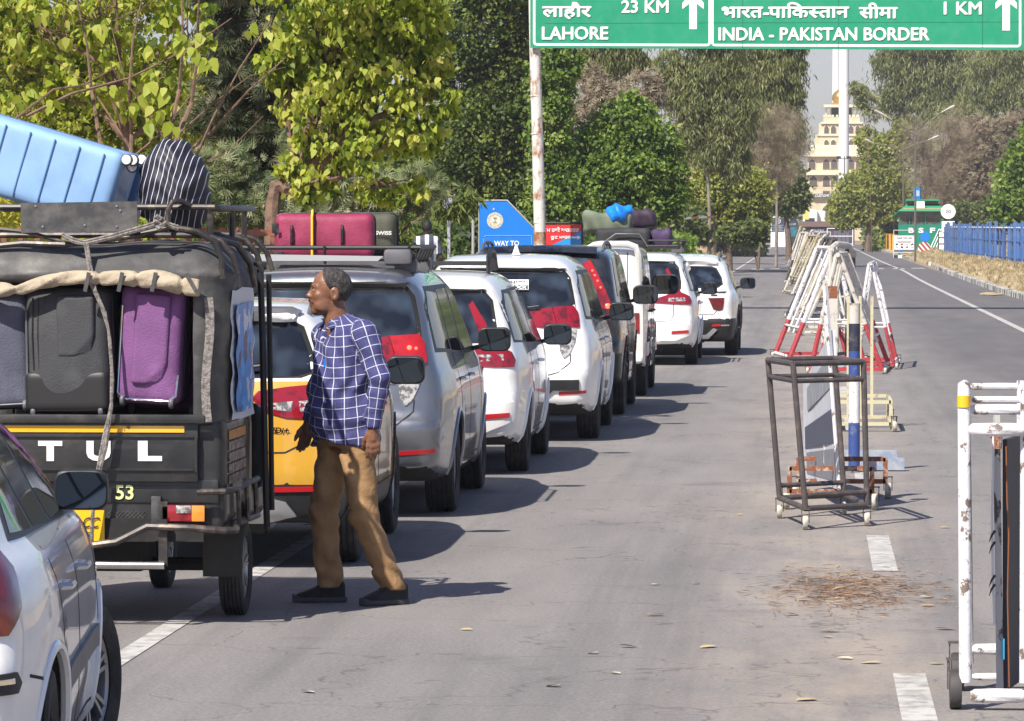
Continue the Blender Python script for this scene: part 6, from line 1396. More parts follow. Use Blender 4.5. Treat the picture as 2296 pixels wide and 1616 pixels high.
def check_mat():
    m = bpy.data.materials.new('navy_check_cloth'); m.use_nodes = True; t = m.node_tree; b = t.nodes['Principled BSDF']
    a = t.nodes.new('ShaderNodeAttribute'); a.attribute_name = 'cloth'
    s = t.nodes.new('ShaderNodeSeparateXYZ'); t.links.new(a.outputs['Vector'], s.inputs[0])
    def line(sock, per, w):
        n1 = t.nodes.new('ShaderNodeMath'); n1.operation = 'DIVIDE'; n1.inputs[1].default_value = per; t.links.new(sock, n1.inputs[0])
        n2 = t.nodes.new('ShaderNodeMath'); n2.operation = 'FRACT'; t.links.new(n1.outputs[0], n2.inputs[0])
        n3 = t.nodes.new('ShaderNodeMath'); n3.operation = 'SUBTRACT'; n3.inputs[1].default_value = .5; t.links.new(n2.outputs[0], n3.inputs[0])
        n4 = t.nodes.new('ShaderNodeMath'); n4.operation = 'ABSOLUTE'; t.links.new(n3.outputs[0], n4.inputs[0])
        n5 = t.nodes.new('ShaderNodeMapRange'); n5.inputs[1].default_value = w / per / 2; n5.inputs[2].default_value = w / per * .8; n5.inputs[3].default_value = 1; n5.inputs[4].default_value = 0; t.links.new(n4.outputs[0], n5.inputs[0])
        return n5.outputs[0]
    x = line(s.outputs[0], .052, .0030); y = line(s.outputs[1], .056, .0027)
    # thinner blue-white second lines
    mx = t.nodes.new('ShaderNodeMath'); mx.operation = 'MAXIMUM'; t.links.new(x, mx.inputs[0]); t.links.new(y, mx.inputs[1])
    x2 = line(s.outputs[0], .026, .0022)
    nz = t.nodes.new('ShaderNodeTexNoise'); nz.inputs['Scale'].default_value = 6; tc = t.nodes.new('ShaderNodeTexCoord'); t.links.new(tc.outputs['Object'], nz.inputs['Vector'])
    c0 = t.nodes.new('ShaderNodeMix'); c0.data_type = 'RGBA'; c0.inputs[6].default_value = (.028, .030, .12, 1); c0.inputs[7].default_value = (.050, .052, .17, 1); t.links.new(nz.outputs[0], c0.inputs[0])
    c1 = t.nodes.new('ShaderNodeMix'); c1.data_type = 'RGBA'; c1.inputs[7].default_value = (.09, .09, .22, 1); t.links.new(c0.outputs[2], c1.inputs[6])
    f = t.nodes.new('ShaderNodeMath'); f.operation = 'MULTIPLY'; f.inputs[1].default_value = .35; t.links.new(x2, f.inputs[0]); t.links.new(f.outputs[0], c1.inputs[0])
    c2 = t.nodes.new('ShaderNodeMix'); c2.data_type = 'RGBA'; c2.inputs[7].default_value = (.52, .52, .62, 1); t.links.new(c1.outputs[2], c2.inputs[6]); t.links.new(mx.outputs[0], c2.inputs[0])
    t.links.new(c2.outputs[2], b.inputs['Base Color']); b.inputs['Roughness'].default_value = .8
    n = t.nodes.new('ShaderNodeTexNoise'); n.inputs['Scale'].default_value = 22; t.links.new(tc.outputs['Object'], n.inputs['Vector'])
    bp = t.nodes.new('ShaderNodeBump'); bp.inputs['Strength'].default_value = .35; bp.inputs['Distance'].default_value = .02; t.links.new(n.outputs[0], bp.inputs['Height']); t.links.new(bp.outputs[0], b.inputs['Normal'])
    return m
M_CHECK = check_mat()
V3 = lambda *a: np.array(a, float)
def masked(fn, x, y, z, lo, hi, pad=.03):
    m = (x > lo[0] - pad) & (x < hi[0] + pad) & (y > lo[1] - pad) & (y < hi[1] + pad) & (z > lo[2] - pad) & (z < hi[2] + pad)
    out = np.full(x.shape, 1.0)
    if m.any(): out[m] = fn(x[m], y[m], z[m])
    return out
def hand_prims(w, d, across, nrm, curl=.35, sc=1.0, thumb=1):
    """five fingers; d = pointing direction, across = index -> little finger, nrm = palm side"""
    w, d, across, nrm = [np.array(q, float) for q in (w, d, across, nrm)]
    pr = [(w, w + d * .05 * sc, .026 * sc, .024 * sc)]
    for k, off in enumerate((-.030, -.010, .010, .028)):
        base = w + d * (.092 - .004 * abs(k - 1)) * sc + across * off * sc
        pr.append((w + d * .03 * sc + across * off * .6 * sc, base, .017 * sc, .0115 * sc))
        L = (.070, .078, .072, .056)[k] * sc; p = base; dd = d.copy()
        for j, fr_ in enumerate((.45, .32, .23)):
            a = curl * (.45 + .45 * j) + .05 * k; dd = d * math.cos(a) + nrm * math.sin(a) + across * (k - 1.5) * .05; dd /= np.linalg.norm(dd)
            q = p + dd * L * fr_; pr.append((p, q, (.0105 - .001 * j) * sc, (.0098 - .0012 * j) * sc)); p = q
    b = w + d * .025 * sc - across * .022 * sc
    dd = d * .7 - across * .55 + nrm * .45; dd /= np.linalg.norm(dd)
    q = b + dd * .042 * sc; pr.append((b, q, .017 * sc, .0125 * sc))
    dd2 = d * .9 - across * .15 + nrm * .4; dd2 /= np.linalg.norm(dd2)
    q2 = q + dd2 * .030 * sc; pr.append((q, q2, .0118 * sc, .0105 * sc)); pr.append((q2, q2 + dd2 * .022 * sc, .0105 * sc, .0085 * sc))
    return pr
def prim_union(pr, x, y, z, k=.008):
    f = None
    for a, b, ra, rb in pr:
        c = capsule(x, y, z, a, b, ra, rb); f = c if f is None else smin(f, c, k)
    return f

# ---- the standing man; local axes: x right, y away, z up; feet at z = 0
hf = V3(-.975, -.22, 0); hf /= np.linalg.norm(hf); hs = V3(hf[1], -hf[0], 0) * -1      # head forward, head side (towards camera)
HC = V3(-.112, -.01, 1.703); HS = 1.07
def headco(x, y, z):
    dx, dy, dz = (x - HC[0]) / HS, (y - HC[1]) / HS, (z - HC[2]) / HS
    f = dx * hf[0] + dy * hf[1]; s = dx * hs[0] + dy * hs[1]
    a = -.05
    return f * math.cos(a) - dz * math.sin(a), s, f * math.sin(a) + dz * math.cos(a)
def head_F(x, y, z):
    f, s, u = headco(x, y, z); E = lambda c, r: ellipsoid(f, s, u, c, r)
    d = E((-.012, 0, .030), (.100, .078, .094))
    d = smin(d, E((.032, 0, -.035), (.062, .058, .078)), .03)
    d = smin(d, E((.062, 0, -.098), (.026, .030, .022)), .025)
    for sg in (1, -1):
        d = smin(d, E((.030, sg * .045, -.070), (.045, .018, .028)), .025)
        d = smin(d, E((.058, sg * .040, -.018), (.024, .020, .018)), .02)
    d = smin(d, E((.076, 0, .028), (.016, .050, .012)), .014)
    for sg in (1, -1):
        d = smax(d, -E((.094, sg * .031, .010), (.014, .020, .012)), .010)
        d = smin(d, E((.076, sg * .031, .006), (.012, .016, .008)), .006)
    d = smin(d, capsule(f, s, u, (.082, 0, .018), (.108, 0, -.022), .008, .0115), .010)
    for sg in (1, -1): d = smin(d, E((.094, sg * .014, -.026), (.013, .009, .009)), .006)
    d = smin(d, E((.084, 0, -.050), (.014, .026, .012)), .010)
    d = smin(d, E((.088, 0, -.060), (.011, .024, .0065)), .004)
    d = smin(d, E((.086, 0, -.073), (.011, .020, .0070)), .004)
    for sg in (1, -1):
        e = E((-.020, sg * .080, -.008), (.024, .012, .036)); e = smax(e, -E((-.014, sg * .093, -.004), (.013, .010, .022)), .005)
        d = smin(d, e, .006)
    return d
SHN, ELN, WRN = V3(.100, -.165, 1.475), V3(.185, -.225, 1.235), V3(.150, -.235, .965)
SHF, ELF, WRF = V3(-.150, .165, 1.465), V3(-.165, .255, 1.22), V3(-.245, .155, .985)
HIN, KNN, ANN = V3(.045, -.085, .93), V3(.085, -.115, .50), V3(.245, -.075, .095)
HIF, KNF, ANF = V3(-.075, .075, .93), V3(-.150, .050, .49), V3(-.118, .060, .095)
near_hand = hand_prims(WRN, V3(.02, -.02, -1), V3(.97, .15, 0), V3(-.15, .97, 0), curl=.42)
far_hand = hand_prims(WRF, V3(-.18, -.05, -.98), V3(.85, -.3, 0), V3(-.3, -.85, 0), curl=.3)
tf = V3(-.84, -.54, 0); ts = V3(.54, -.84, 0)        # torso forward, torso side
def torso_co(x, y, z):
    cx = np.interp(z, [.8, 1.0, 1.3, 1.5, 1.6], [-.020, -.030, -.030, -.035, -.06]); dx = x - cx
    return dx * tf[0] + y * tf[1], dx * ts[0] + y * ts[1]
def torso_F(x, y, z, off=0.0):
    f, s = torso_co(x, y, z)
    zz = [.80, .88, .95, 1.05, 1.15, 1.3, 1.42, 1.50, 1.56]
    wf = np.interp(z, zz, [.124, .136, .150, .163, .160, .142, .122, .088, .05]); ws = np.interp(z, zz, [.165, .168, .168, .168, .170, .185, .195, .165, .09])
    cf = np.interp(z, zz, [0, .0, .01, .022, .018, .0, -.008, -.012, -.012])
    r = np.sqrt(((f - cf) / (wf + off)) ** 2 + (s / (ws + off)) ** 2)
    d = (r - 1) * np.minimum(wf, ws)
    return smax(d, z - 1.545 - off - .0 * s, .05)
def body_F(x, y, z):
    d = smax(torso_F(x, y, z, -.012) + .03 * (z < 1.02), .84 - z, .02)
    d = smin(d, capsule(x, y, z, V3(-.058, .0, 1.50), HC + V3(.022, .004, -.07), .072, .064), .03)
    for a, b, ra, rb in ((SHN, ELN, .048, .040), (ELN, WRN, .038, .026), (SHF, ELF, .048, .040), (ELF, WRF, .038, .026),
                         (HIN, KNN, .070, .055), (KNN, ANN, .052, .036), (HIF, KNF, .070, .055), (KNF, ANF, .052, .036)):
        d = smin(d, capsule(x, y, z, a, b, ra, rb), .02)
    d = smin(d, masked(head_F, x, y, z, HC - .17, HC + .17, .04), .018)
    d = smin(d, masked(lambda X, Y, Z: prim_union(near_hand, X, Y, Z), x, y, z, WRN - V3(.09, .09, .24), WRN + .07), .010)
    d = smin(d, masked(lambda X, Y, Z: prim_union(far_hand, X, Y, Z), x, y, z, WRF - V3(.12, .09, .24), WRF + .07), .010)
    for a in (ANN, ANF): d = smin(d, capsule(x, y, z, a, a + V3(-.03, -.012, -.03), .030, .024), .02)
    return d
man = empty('person', (0, 0, 0), 0, 'moustached man in a navy checked shirt and brown trousers standing in the road looking left', 'person')
gp = ground_at(785, 1352)
man.location = (gp.x, gp.y, 0)
solid('body', body_F, (-.42, -.36, .0), (.42, .40, 1.88), .0085, M_SKIN, man, smooth=60, proj=1)
def hair_F(x, y, z):
    f, s, u = headco(x, y, z)
    d = ellipsoid(f, s, u, (-.013, 0, .031), (.1055, .0835, .0985)) + .0025 * lump(f, s, u, 130, 3)
    line = f - np.interp(u, [-.08, -.02, .03, .07, .10, .14], [-.05, -.030, .018, .040, .045, .03]) + .10 * np.maximum(0, .05 - np.abs(s)) * (u > .06)
    e = smax(d, line, .006)
    e = smax(e, -.075 - u + np.maximum(0, f + .02) * .9, .008)
    # clear of the ears
    for sg in (1, -1): e = smax(e, -ellipsoid(f, s, u, (-.018, sg * .082, -.010), (.030, .016, .042)), .004)
    return e
solid('hair', hair_F, HC - .19, HC + .19, .0065, M_HAIR, man, smooth=70)
def stache_F(x, y, z):
    f, s, u = headco(x, y, z); d = None
    for sg in (1, -1):
        c = capsule(f, s, u, (.096, sg * .004, -.046), (.082, sg * .030, -.058), .0085, .004); d = c if d is None else smin(d, c, .004)
    return d + .0015 * lump(f, s, u, 300)
solid('moustache', stache_F, HC - V3(.17, .10, .12), HC + V3(.05, .10, .02), .004, M_HAIRD, man)
def brow_F(x, y, z):
    f, s, u = headco(x, y, z)
    return np.minimum(capsule(f, s, u, (.093, .012, .030), (.076, .048, .032), .0045, .003), capsule(f, s, u, (.093, -.012, .030), (.076, -.048, .032), .0045, .003))
solid('eyebrows', brow_F, HC - V3(.17, .11, .02), HC + V3(.05, .11, .08), .004, M_HAIRD, man)
M_EYE = mat('eye_white', (.55, .5, .47), rough=.2)
for sg in (1, -1):
    c = HC + (hf * .0795 + hs * sg * .031 + V3(0, 0, .0105)) * HS
    mb = MB(); mb.lathe([(.0085 * math.sin(a), -.0085 * math.cos(a)) for a in np.linspace(.01, PI - .01, 9)], Matrix.Translation(Vector(c)) @ Vector(hf).to_track_quat('Z', 'Y').to_matrix().to_4x4(), 12); e = mb.build('eye', M_EYE, man)
    mb = MB(); mb.lathe([(.0001, .0), (.0042, -.0005)], Matrix.Translation(Vector(c + hf * .0088)) @ Vector(hf).to_track_quat('Z', 'Y').to_matrix().to_4x4(), 12); mb.build('iris', M_HAIRD, e)
# shirt
def folds(x, y, z):
    f, s = torso_co(x, y, z)
    w = .0065 * np.sin(z * 60 + 7 * s + 3 * f + 2.2 * np.sin(s * 14 + 1)) * np.clip((1.2 - z) / .2, 0, 1)
    w += .006 * np.sin((f - s) * 42 + z * 16 + 1.5 * np.sin(z * 21)) * np.clip((z - .84) / .2, 0, 1)
    w += .004 * np.sin((s * 30 + z * 34) + 2 * np.sin(f * 25))
    return w
def sleeve_F(x, y, z, a, b, c, extra=.0):
    d1 = capsule(x, y, z, a, b, .076, .058); d2 = capsule(x, y, z, b, c, .056, .042)
    d = smin(d1, d2, .03)
    ax = c - b; t = ((x - c[0]) * ax[0] + (y - c[1]) * ax[1] + (z - c[2]) * ax[2]) / np.linalg.norm(ax)
    d = d + .0045 * np.sin(t * 75 + 6 * x) * (t > -.22) + .005 * np.sin(t * 48 + 30 * y + 2) * (t <= -.1)
    # cuff
    cu = smax(capsule(x, y, z, b, c, .050, .041), np.abs(t + .035) - .030, .004)
    d = smin(smax(d, t + .06, .006), cu, .004)
    return smax(d, t + .0, .004)
def shirt_F(x, y, z):
    f, s = torso_co(x, y, z)
    d = torso_F(x, y, z, .026) + folds(x, y, z)
    d = smin(d, capsule(x, y, z, SHF, SHN, .068, .068), .05)
    d = smin(d, capsule(x, y, z, V3(-.058, .02, 1.53), SHN + V3(-.01, 0, .005), .062, .070), .03)
    d = smin(d, smin(capsule(x, y, z, HIN + V3(0, 0, .12), KNN, .122, .10), capsule(x, y, z, HIF + V3(0, 0, .12), KNF, .122, .10), .03) + folds(x, y, z) * .7, .04)
    neck = capsule(x, y, z, V3(-.055, 0, 1.50), HC + V3(.02, 0, -.07), .078, .070)
    d = smin(d, smax(neck, z - 1.575 + .28 * f, .004), .012)
    hem = .885 + .018 * np.cos(s * 18) - .02 * f - .012 * np.sin(f * 30 + s * 10)
    d = smax(d, hem - z, .006)
    d = smin(d, sleeve_F(x, y, z, SHN, ELN, WRN), .02)
    d = smin(d, sleeve_F(x, y, z, SHF, ELF, WRF), .02)
    # V opening at the throat
    v = smax(np.abs(s) - np.maximum(0, (z - 1.40)) * .30, -(f - .03), .004)
    d = smax(d, -smax(v, -(z - 1.42), .004), .004)
    # placket and pocket edge
    return d - .0025 * ((np.abs(s) < .016) & (f > 0) & (z < 1.42))
P, Q = surface_nets(shirt_F, (-.42, -.36, .84), (.42, .40, 1.64), .0105, proj=1)
me = np_mesh('shirt', P, Q, M_CHECK, smooth=70)
x, y, z = P.T; f, s = torso_co(x, y, z)
ang = np.arctan2(s, f); U = np.stack([ang * .165, z + .02 * np.sin(ang * 2), 0 * z], 1)
for a, b, c in ((SHN, ELN, WRN), (SHF, ELF, WRF)):
    ds = np.minimum(capsule(x, y, z, a, b, .076, .058), capsule(x, y, z, b, c, .056, .042)); dt = torso_F(x, y, z, .026)
    arm = (ds < dt - .012)
    up = z > b[2]
    p0 = np.where(up[:, None], a, b); p1 = np.where(up[:, None], b, c); e = p1 - p0; L = np.linalg.norm(e, axis=1)
    t = ((P - p0) * e).sum(1) / L; r = P - p0 - e * (t / L)[:, None]
    ph = np.arctan2(r[:, 1], r[:, 0]); ln = np.where(up, t, t + np.linalg.norm(b - a))
    U[arm, 0] = (ph * .055)[arm]; U[arm, 1] = ln[arm]
at_ = me.attributes.new('cloth', 'FLOAT_VECTOR', 'POINT'); at_.data.foreach_set('vector', U.astype(np.float32).ravel())
link('shirt', me, man)
# collar leaves
def collar(sg):
    mb = MB()
    c = Vector(V3(-.055, 0, 1.545)); F3 = Vector(tf); S3 = Vector(ts) * sg
    pts_in = []; pts_out = []
    for k in range(7):
        a = PI - k / 6 * (PI - .28)
        r = .070; q = c + F3 * math.cos(a) * r + S3 * math.sin(a) * r + Vector((0, 0, .030 - .018 * k / 6 + .01))
        o = c + F3 * (math.cos(a) * (r + .030) + (.016 if k > 4 else 0)) + S3 * (math.sin(a) * (r + .028) + (.022 if k > 4 else 0)) + Vector((0, 0, -.004 - .042 * (k / 6) ** 2))
        pts_in.append(q); pts_out.append(o)
    mb.add(pts_in + pts_out, [(i, i + 1, 8 + i, 7 + i) for i in range(6)])
    me = mb.mesh('collar', M_CHECK, 60)
    bm = bmesh.new(); bm.from_mesh(me); bmesh.ops.solidify(bm, geom=bm.faces[:], thickness=.004); bm.to_mesh(me); bm.free()
    a_ = me.attributes.new('cloth', 'FLOAT_VECTOR', 'POINT'); co = np.array([v.co[:] for v in me.vertices]); a_.data.foreach_set('vector', np.stack([co[:, 0] * 1.2 + co[:, 1], co[:, 2] * 1.3 + co[:, 1], co[:, 0]], 1).astype(np.float32).ravel())
    link('collar', me, man)
collar(1); collar(-1)
pc = MB(); q = Vector(V3(-.055, 0, 1.30)) + Vector(tf) * .135 + Vector(ts) * .085
pc.tube([q, q + Vector((0, 0, .045))], .0045, 6); pc.build('pen', mat('blue_pen', (.02, .2, .7), rough=.3), man)
# trousers
def trouser_F(x, y, z):
    def leg(a, b, c, k):
        d = smin(capsule(x, y, z, a, b, .102, .078), capsule(x, y, z, b, c, .078, .068), .012)
        w = .0062 * np.sin(z * 58 + 26 * x + 3 * np.sin(y * 22 + z * 9) + k) * (.25 + .7 * np.exp(-((z - b[2]) / .12) ** 2) + 1.1 * np.exp(-((z - .17) / .08) ** 2) + .8 * np.exp(-((z - .86) / .09) ** 2))
        w += .004 * np.sin(x * 55 + z * 24 + k * 2)
        return d + w
    d1 = leg(HIN, KNN, ANN, 0); d2 = leg(HIF, KNF, ANF, 2)
    d = smin(d1, d2, .02)
    f, s = torso_co(x, y, z)
    pel = smax((np.sqrt((f / .150) ** 2 + (s / .184) ** 2) - 1) * .14, np.abs(z - .94) - .075, .03)
    d = smin(d, pel, .035)
    return smax(smax(d, .082 - z + .03 * np.sin(x * 30) * 0, .006), z - 1.0, .01)
solid('trousers', trouser_F, (-.30, -.26, .07), (.36, .24, 1.02), .0105, M_CHINO, man, smooth=70, proj=1)
def shoe(an, dirn, key):
    d = V3(*dirn) / np.linalg.norm(dirn); n = V3(-d[1], d[0], 0)
    def loc(x, y, z): dx, dy = x - an[0], y - an[1]; return dx * d[0] + dy * d[1], dx * n[0] + dy * n[1]
    def F(x, y, z):
        a, b = loc(x, y, z)
        w = np.interp(a, [-.09, -.05, .05, .13, .20], [.030, .038, .042, .050, .030])
        h = np.interp(a, [-.09, -.05, .03, .08, .14, .20], [.115, .13, .125, .085, .060, .042])
        e = np.sqrt((np.abs(b) / w) ** 2.4 + 1e-9) ** (1 / 1.0) - 1
        g = smax(e * .035, z - h, .025)
        g = smax(g, np.maximum(a - .195, -.085 - a), .03)
        return smax(g, .014 - z, .008)
    def S(x, y, z):
        a, b = loc(x, y, z)
        w = np.interp(a, [-.10, -.05, .05, .13, .21], [.032, .042, .044, .054, .034])
        g = smax(smax(np.abs(b) - w, np.maximum(a - .207, -.097 - a), .04), np.maximum(z - .030 - .02 * np.clip((a - .16) / .05, 0, 1), .002 - z), .006)
        return g
    o = solid('shoe', F, (an[0] - .25, an[1] - .25, .0), (an[0] + .25, an[1] + .25, .15), .009, M_SHOE, man, smooth=60)
    solid('sole', S, (an[0] - .25, an[1] - .25, -.01), (an[0] + .25, an[1] + .25, .07), .009, M_SOLE, o, smooth=40)
shoe(ANF, (-1, -.12, 0), 0); shoe(ANN, (-.62, -.42, 0), 1)
# ---- the man in stripes, seen from behind beyond the cars
M_STRIPE = bpy.data.materials.new('striped_cloth'); M_STRIPE.use_nodes = True
_t = M_STRIPE.node_tree; _w = _t.nodes.new('ShaderNodeTexWave'); _w.inputs['Scale'].default_value = 2.1; _w.bands_direction = 'X'; _c = _t.nodes.new('ShaderNodeTexCoord'); _r = _t.nodes.new('ShaderNodeValToRGB')
_r.color_ramp.elements[0].position = .38; _r.color_ramp.elements[0].color = (.72, .74, .78, 1); _r.color_ramp.elements[1].position = .42; _r.color_ramp.elements[1].color = (.06, .07, .11, 1)
_t.links.new(_c.outputs['Object'], _w.inputs['Vector']); _t.links.new(_w.outputs['Fac'], _r.inputs[0]); _t.links.new(_r.outputs[0], _t.nodes['Principled BSDF'].inputs['Base Color']); _t.nodes['Principled BSDF'].inputs['Roughness'].default_value = .8
p2 = empty('person', (0, 0, 0), .1, 'dark-haired person in a black and white striped shirt, seen from behind past the silver car', 'person')
gq = at(957, 560, 74.0); p2.location = (gq.x, 74.0, .42)
def b2(x, y, z):
    d = ellipsoid(x, y, z, (0, 0, 1.62), (.080, .098, .118))
    d = smin(d, capsule(x, y, z, (0, 0, 1.44), (0, .01, 1.56), .058, .052), .02)
    d = smin(d, capsule(x, y, z, (0, 0, .95), (0, 0, 1.34), .125, .14), .05)
    for sg in (1, -1):
        d = smin(d, capsule(x, y, z, (sg * .15, 0, 1.38), (sg * .24, .0, 1.10), .05, .042), .02)
        d = smin(d, capsule(x, y, z, (sg * .24, 0, 1.10), (sg * .22, .12, .88), .04, .028), .02)
        d = smin(d, prim_union(hand_prims((sg * .22, .13, .87), (0, .2, -.98), (-sg * .3, .9, 0), (-sg * .9, .3, 0)), x, y, z), .01)
        d = smin(d, capsule(x, y, z, (sg * .09, 0, .90), (sg * .10, 0, .48), .085, .058), .03)
        d = smin(d, capsule(x, y, z, (sg * .10, 0, .48), (sg * .11, .02, .08), .055, .04), .02)
        d = smin(d, ellipsoid(x, y, z, (sg * .115, .07, .04), (.045, .13, .045)), .02)
        d = smin(d, ellipsoid(x, y, z, (sg * .080, .0, 1.61), (.012, .02, .03)), .008)
    return smax(d, -z, .01)
solid('body', b2, (-.36, -.22, -.02), (.36, .32, 1.78), .018, M_SKIND, p2, smooth=60)
solid('hair', lambda x, y, z: smax(ellipsoid(x, y, z, (0, -.006, 1.63), (.089, .106, .122)), 1.56 - z + np.maximum(0, y) * 1.2, .01), (-.13, -.15, 1.5), (.13, .15, 1.8), .012, M_HAIRD, p2)
def sh2(x, y, z):
    d = smin(capsule(x, y, z, (0, 0, .95), (0, 0, 1.34), .155, .165), capsule(x, y, z, (-.15, 0, 1.38), (.15, 0, 1.38), .075, .075), .05)
    for sg in (1, -1): d = smin(d, smax(capsule(x, y, z, (sg * .15, 0, 1.38), (sg * .24, .0, 1.10), .075, .062), 1.16 - z, .01), .02)
    return smax(smax(d, .86 - z, .01), z - 1.50, .02) + .004 * np.sin(z * 40 + x * 20)
solid('shirt', sh2, (-.36, -.25, .8), (.36, .25, 1.55), .018, M_STRIPE, p2, smooth=60)
solid('trousers', lambda x, y, z: smax(np.minimum(capsule(x, y, z, (.09, 0, .90), (.105, .01, .10), .105, .075), capsule(x, y, z, (-.09, 0, .90), (-.105, .01, .10), .105, .075)), .09 - z, .01), (-.25, -.16, .05), (.25, .16, 1.05), .02, M_BLACK, p2)
# ================================================================ loaded auto rickshaw
M_RBLK = mat('dusty_black_paint', (0.016, 0.016, 0.017), rough=0.35, col2=(0.07, 0.062, 0.052), c2lo=.52, c2hi=.78, c2scale=5, coat=.3, rvar=.3, bump=.06, bscale=14)
M_CANVAS = mat('black_canvas', (0.045, 0.044, 0.046), rough=0.55, col2=(0.13, 0.12, 0.11), c2lo=.48, c2hi=.75, c2scale=4, bump=.55, bscale=7, rvar=.25, spec=.7)
M_TARP = mat('beige_tarp', (0.40, 0.33, 0.24), rough=0.85, col2=(0.17, 0.135, 0.10), c2lo=.5, c2hi=.8, c2scale=9, bump=.5, bscale=30)
M_STRAP = mat('grey_strap', (0.24, 0.215, 0.20), rough=0.8, col2=(0.07, 0.06, 0.055), c2scale=40, bump=.5, bscale=90)
M_PIPE = mat('dusty_steel_pipe', (0.05, 0.045, 0.043), rough=0.4, metal=.5, col2=(0.22, 0.17, 0.14), c2lo=.5, c2hi=.75, c2scale=12)
M_SHINE = mat('bare_steel_tube', (0.55, 0.55, 0.54), rough=0.25, metal=1, col2=(0.3, .25, .2), c2lo=.6, c2hi=.8)
M_PLATE = mat('grey_sheet_metal', (0.075, 0.075, 0.078), rough=0.38, metal=.6, col2=(0.14, 0.135, 0.13), c2scale=9, rvar=.25, bump=.1, bscale=8)
M_YREF = mat('yellow_reflective_tape', (0.80, 0.42, 0.01), rough=0.3, coat=.6, col2=(0.12, .06, .01), c2lo=.62, c2hi=.66, c2scale=26)
M_LETW = mat('white_lettering', (0.78, 0.78, 0.78), rough=.5)
M_LETY = mat('pale_yellow_lettering', (0.72, 0.74, 0.30), rough=.5)
M_NPLATE = mat('number_plate_yellow', (0.80, 0.45, 0.01), rough=.4)
M_BROWN = mat('brown_slat_print', (0.16, 0.10, 0.075), rough=.6, col2=(.4, .32, .26), c2scale=22, c2lo=.45, c2hi=.6)
RX, RY = -3.72, 22.35
rk = empty('auto_rickshaw', (RX, RY, 0), 0, 'black auto rickshaw packed with suitcases behind its tailboard and more luggage on its roof rack', 'auto rickshaw')
def rl(px, py, y=0.0):
    """local point of the rickshaw seen at (px, py) at local depth y"""
    p = at(px, py, RY + y); return Vector((p.x - RX, y, p.z))
def canvas_F(x, y, z):
    o = rbox(x, y, z, (0, .79, 1.40), (.745, .86, .575), .20) + .012 * lump(x, y, z, 9, 1) * (1 + 0 * x)
    o = o + .010 * np.sin(y * 9 + x * 4) * (z > 1.7) - .02 * np.exp(-((z - 1.82) / .03) ** 2) * (y < .4)
    i = rbox(x, y, z, (0, .81, 1.36), (.70, .83, .575), .17)
    f = smax(o, -i, .01)
    f = smax(f, -rbox(x, y, z, (0, -.1, 1.40), (.575, .5, .375), .05), .01)
    f = smax(f, 1.045 - z, .01)
    f = smax(f, -rbox(x, y, z, (.9, 1.32, 1.25), (.5, .27, .45), .05), .01)      # side door opening
    return smax(f, -rbox(x, y, z, (-.9, 1.32, 1.25), (.5, .27, .45), .05), .01)
solid('canvas_roof', canvas_F, (-.80, -.12, 1.0), (.80, 1.75, 2.02), .022, M_CANVAS, rk, smooth=60)
# lower body
def tub_F(x, y, z):
    o = rbox(x, y, z, (0, .83, .78), (.735, .84, .31), .06)
    o = smax(o, -rbox(x, y, z, (0, .85, 1.1), (.66, .77, .42), .03), .01)
    for sg in (1, -1):
        o = smax(o, -smax(np.sqrt((y - .72) ** 2 + (z - .24) ** 2) - .36, .50 - sg * x, .01), .01)
        o = smax(o, -rbox(x, y, z, (sg * .9, 1.32, .98), (.5, .24, .34), .05), .01)
    return o
solid('body', tub_F, (-.78, -.05, .42), (.78, 2.36, 1.12), .022, M_RBLK, rk, smooth=40)
mb = MB()
mb.box((0, -.035, .905), (1.20, .035, .31))
t = mb.build('tailboard', M_RBLK, rk, bevel=.006)
mb = MB(); mb.box((0, -.060, .815), (1.16, .012, .012)); mb.box((0, -.060, .985), (1.16, .010, .008)); mb.box((-.59, -.058, .89), (.012, .01, .18)); mb.box((.59, -.058, .89), (.012, .01, .18)); mb.build('rib', M_RBLK, t)
mb = MB(); mb.box((0, -.05, 1.075), (1.28, .07, .045)); mb.build('top_rail', M_RBLK, rk, bevel=.008)
mb = MB(); mb.box((-.02, -.056, 1.022), (1.10, .006, .034)); mb.build('reflective_tape', M_YREF, t)
for ch, px in (('A', -2), ('T', 117), ('U', 225), ('L', 340)):
    p = rl(px, 1032); mb = MB(); add_text(mb, ch, fr(p.x, -.054, p.z), height=.104, width=.125, bold=.055, t=.004); mb.build('letter', M_LETW, t)
p = rl(281, 1119); mb = MB(); add_text(mb, '53', fr(p.x, -.024, p.z), height=.076, bold=.02); mb.build('number', M_LETY, rk)
mb = MB(); mb.box((0, -.005, .70), (1.40, .03, .12)); mb.build('rear_sill', M_RBLK, rk, bevel=.006)
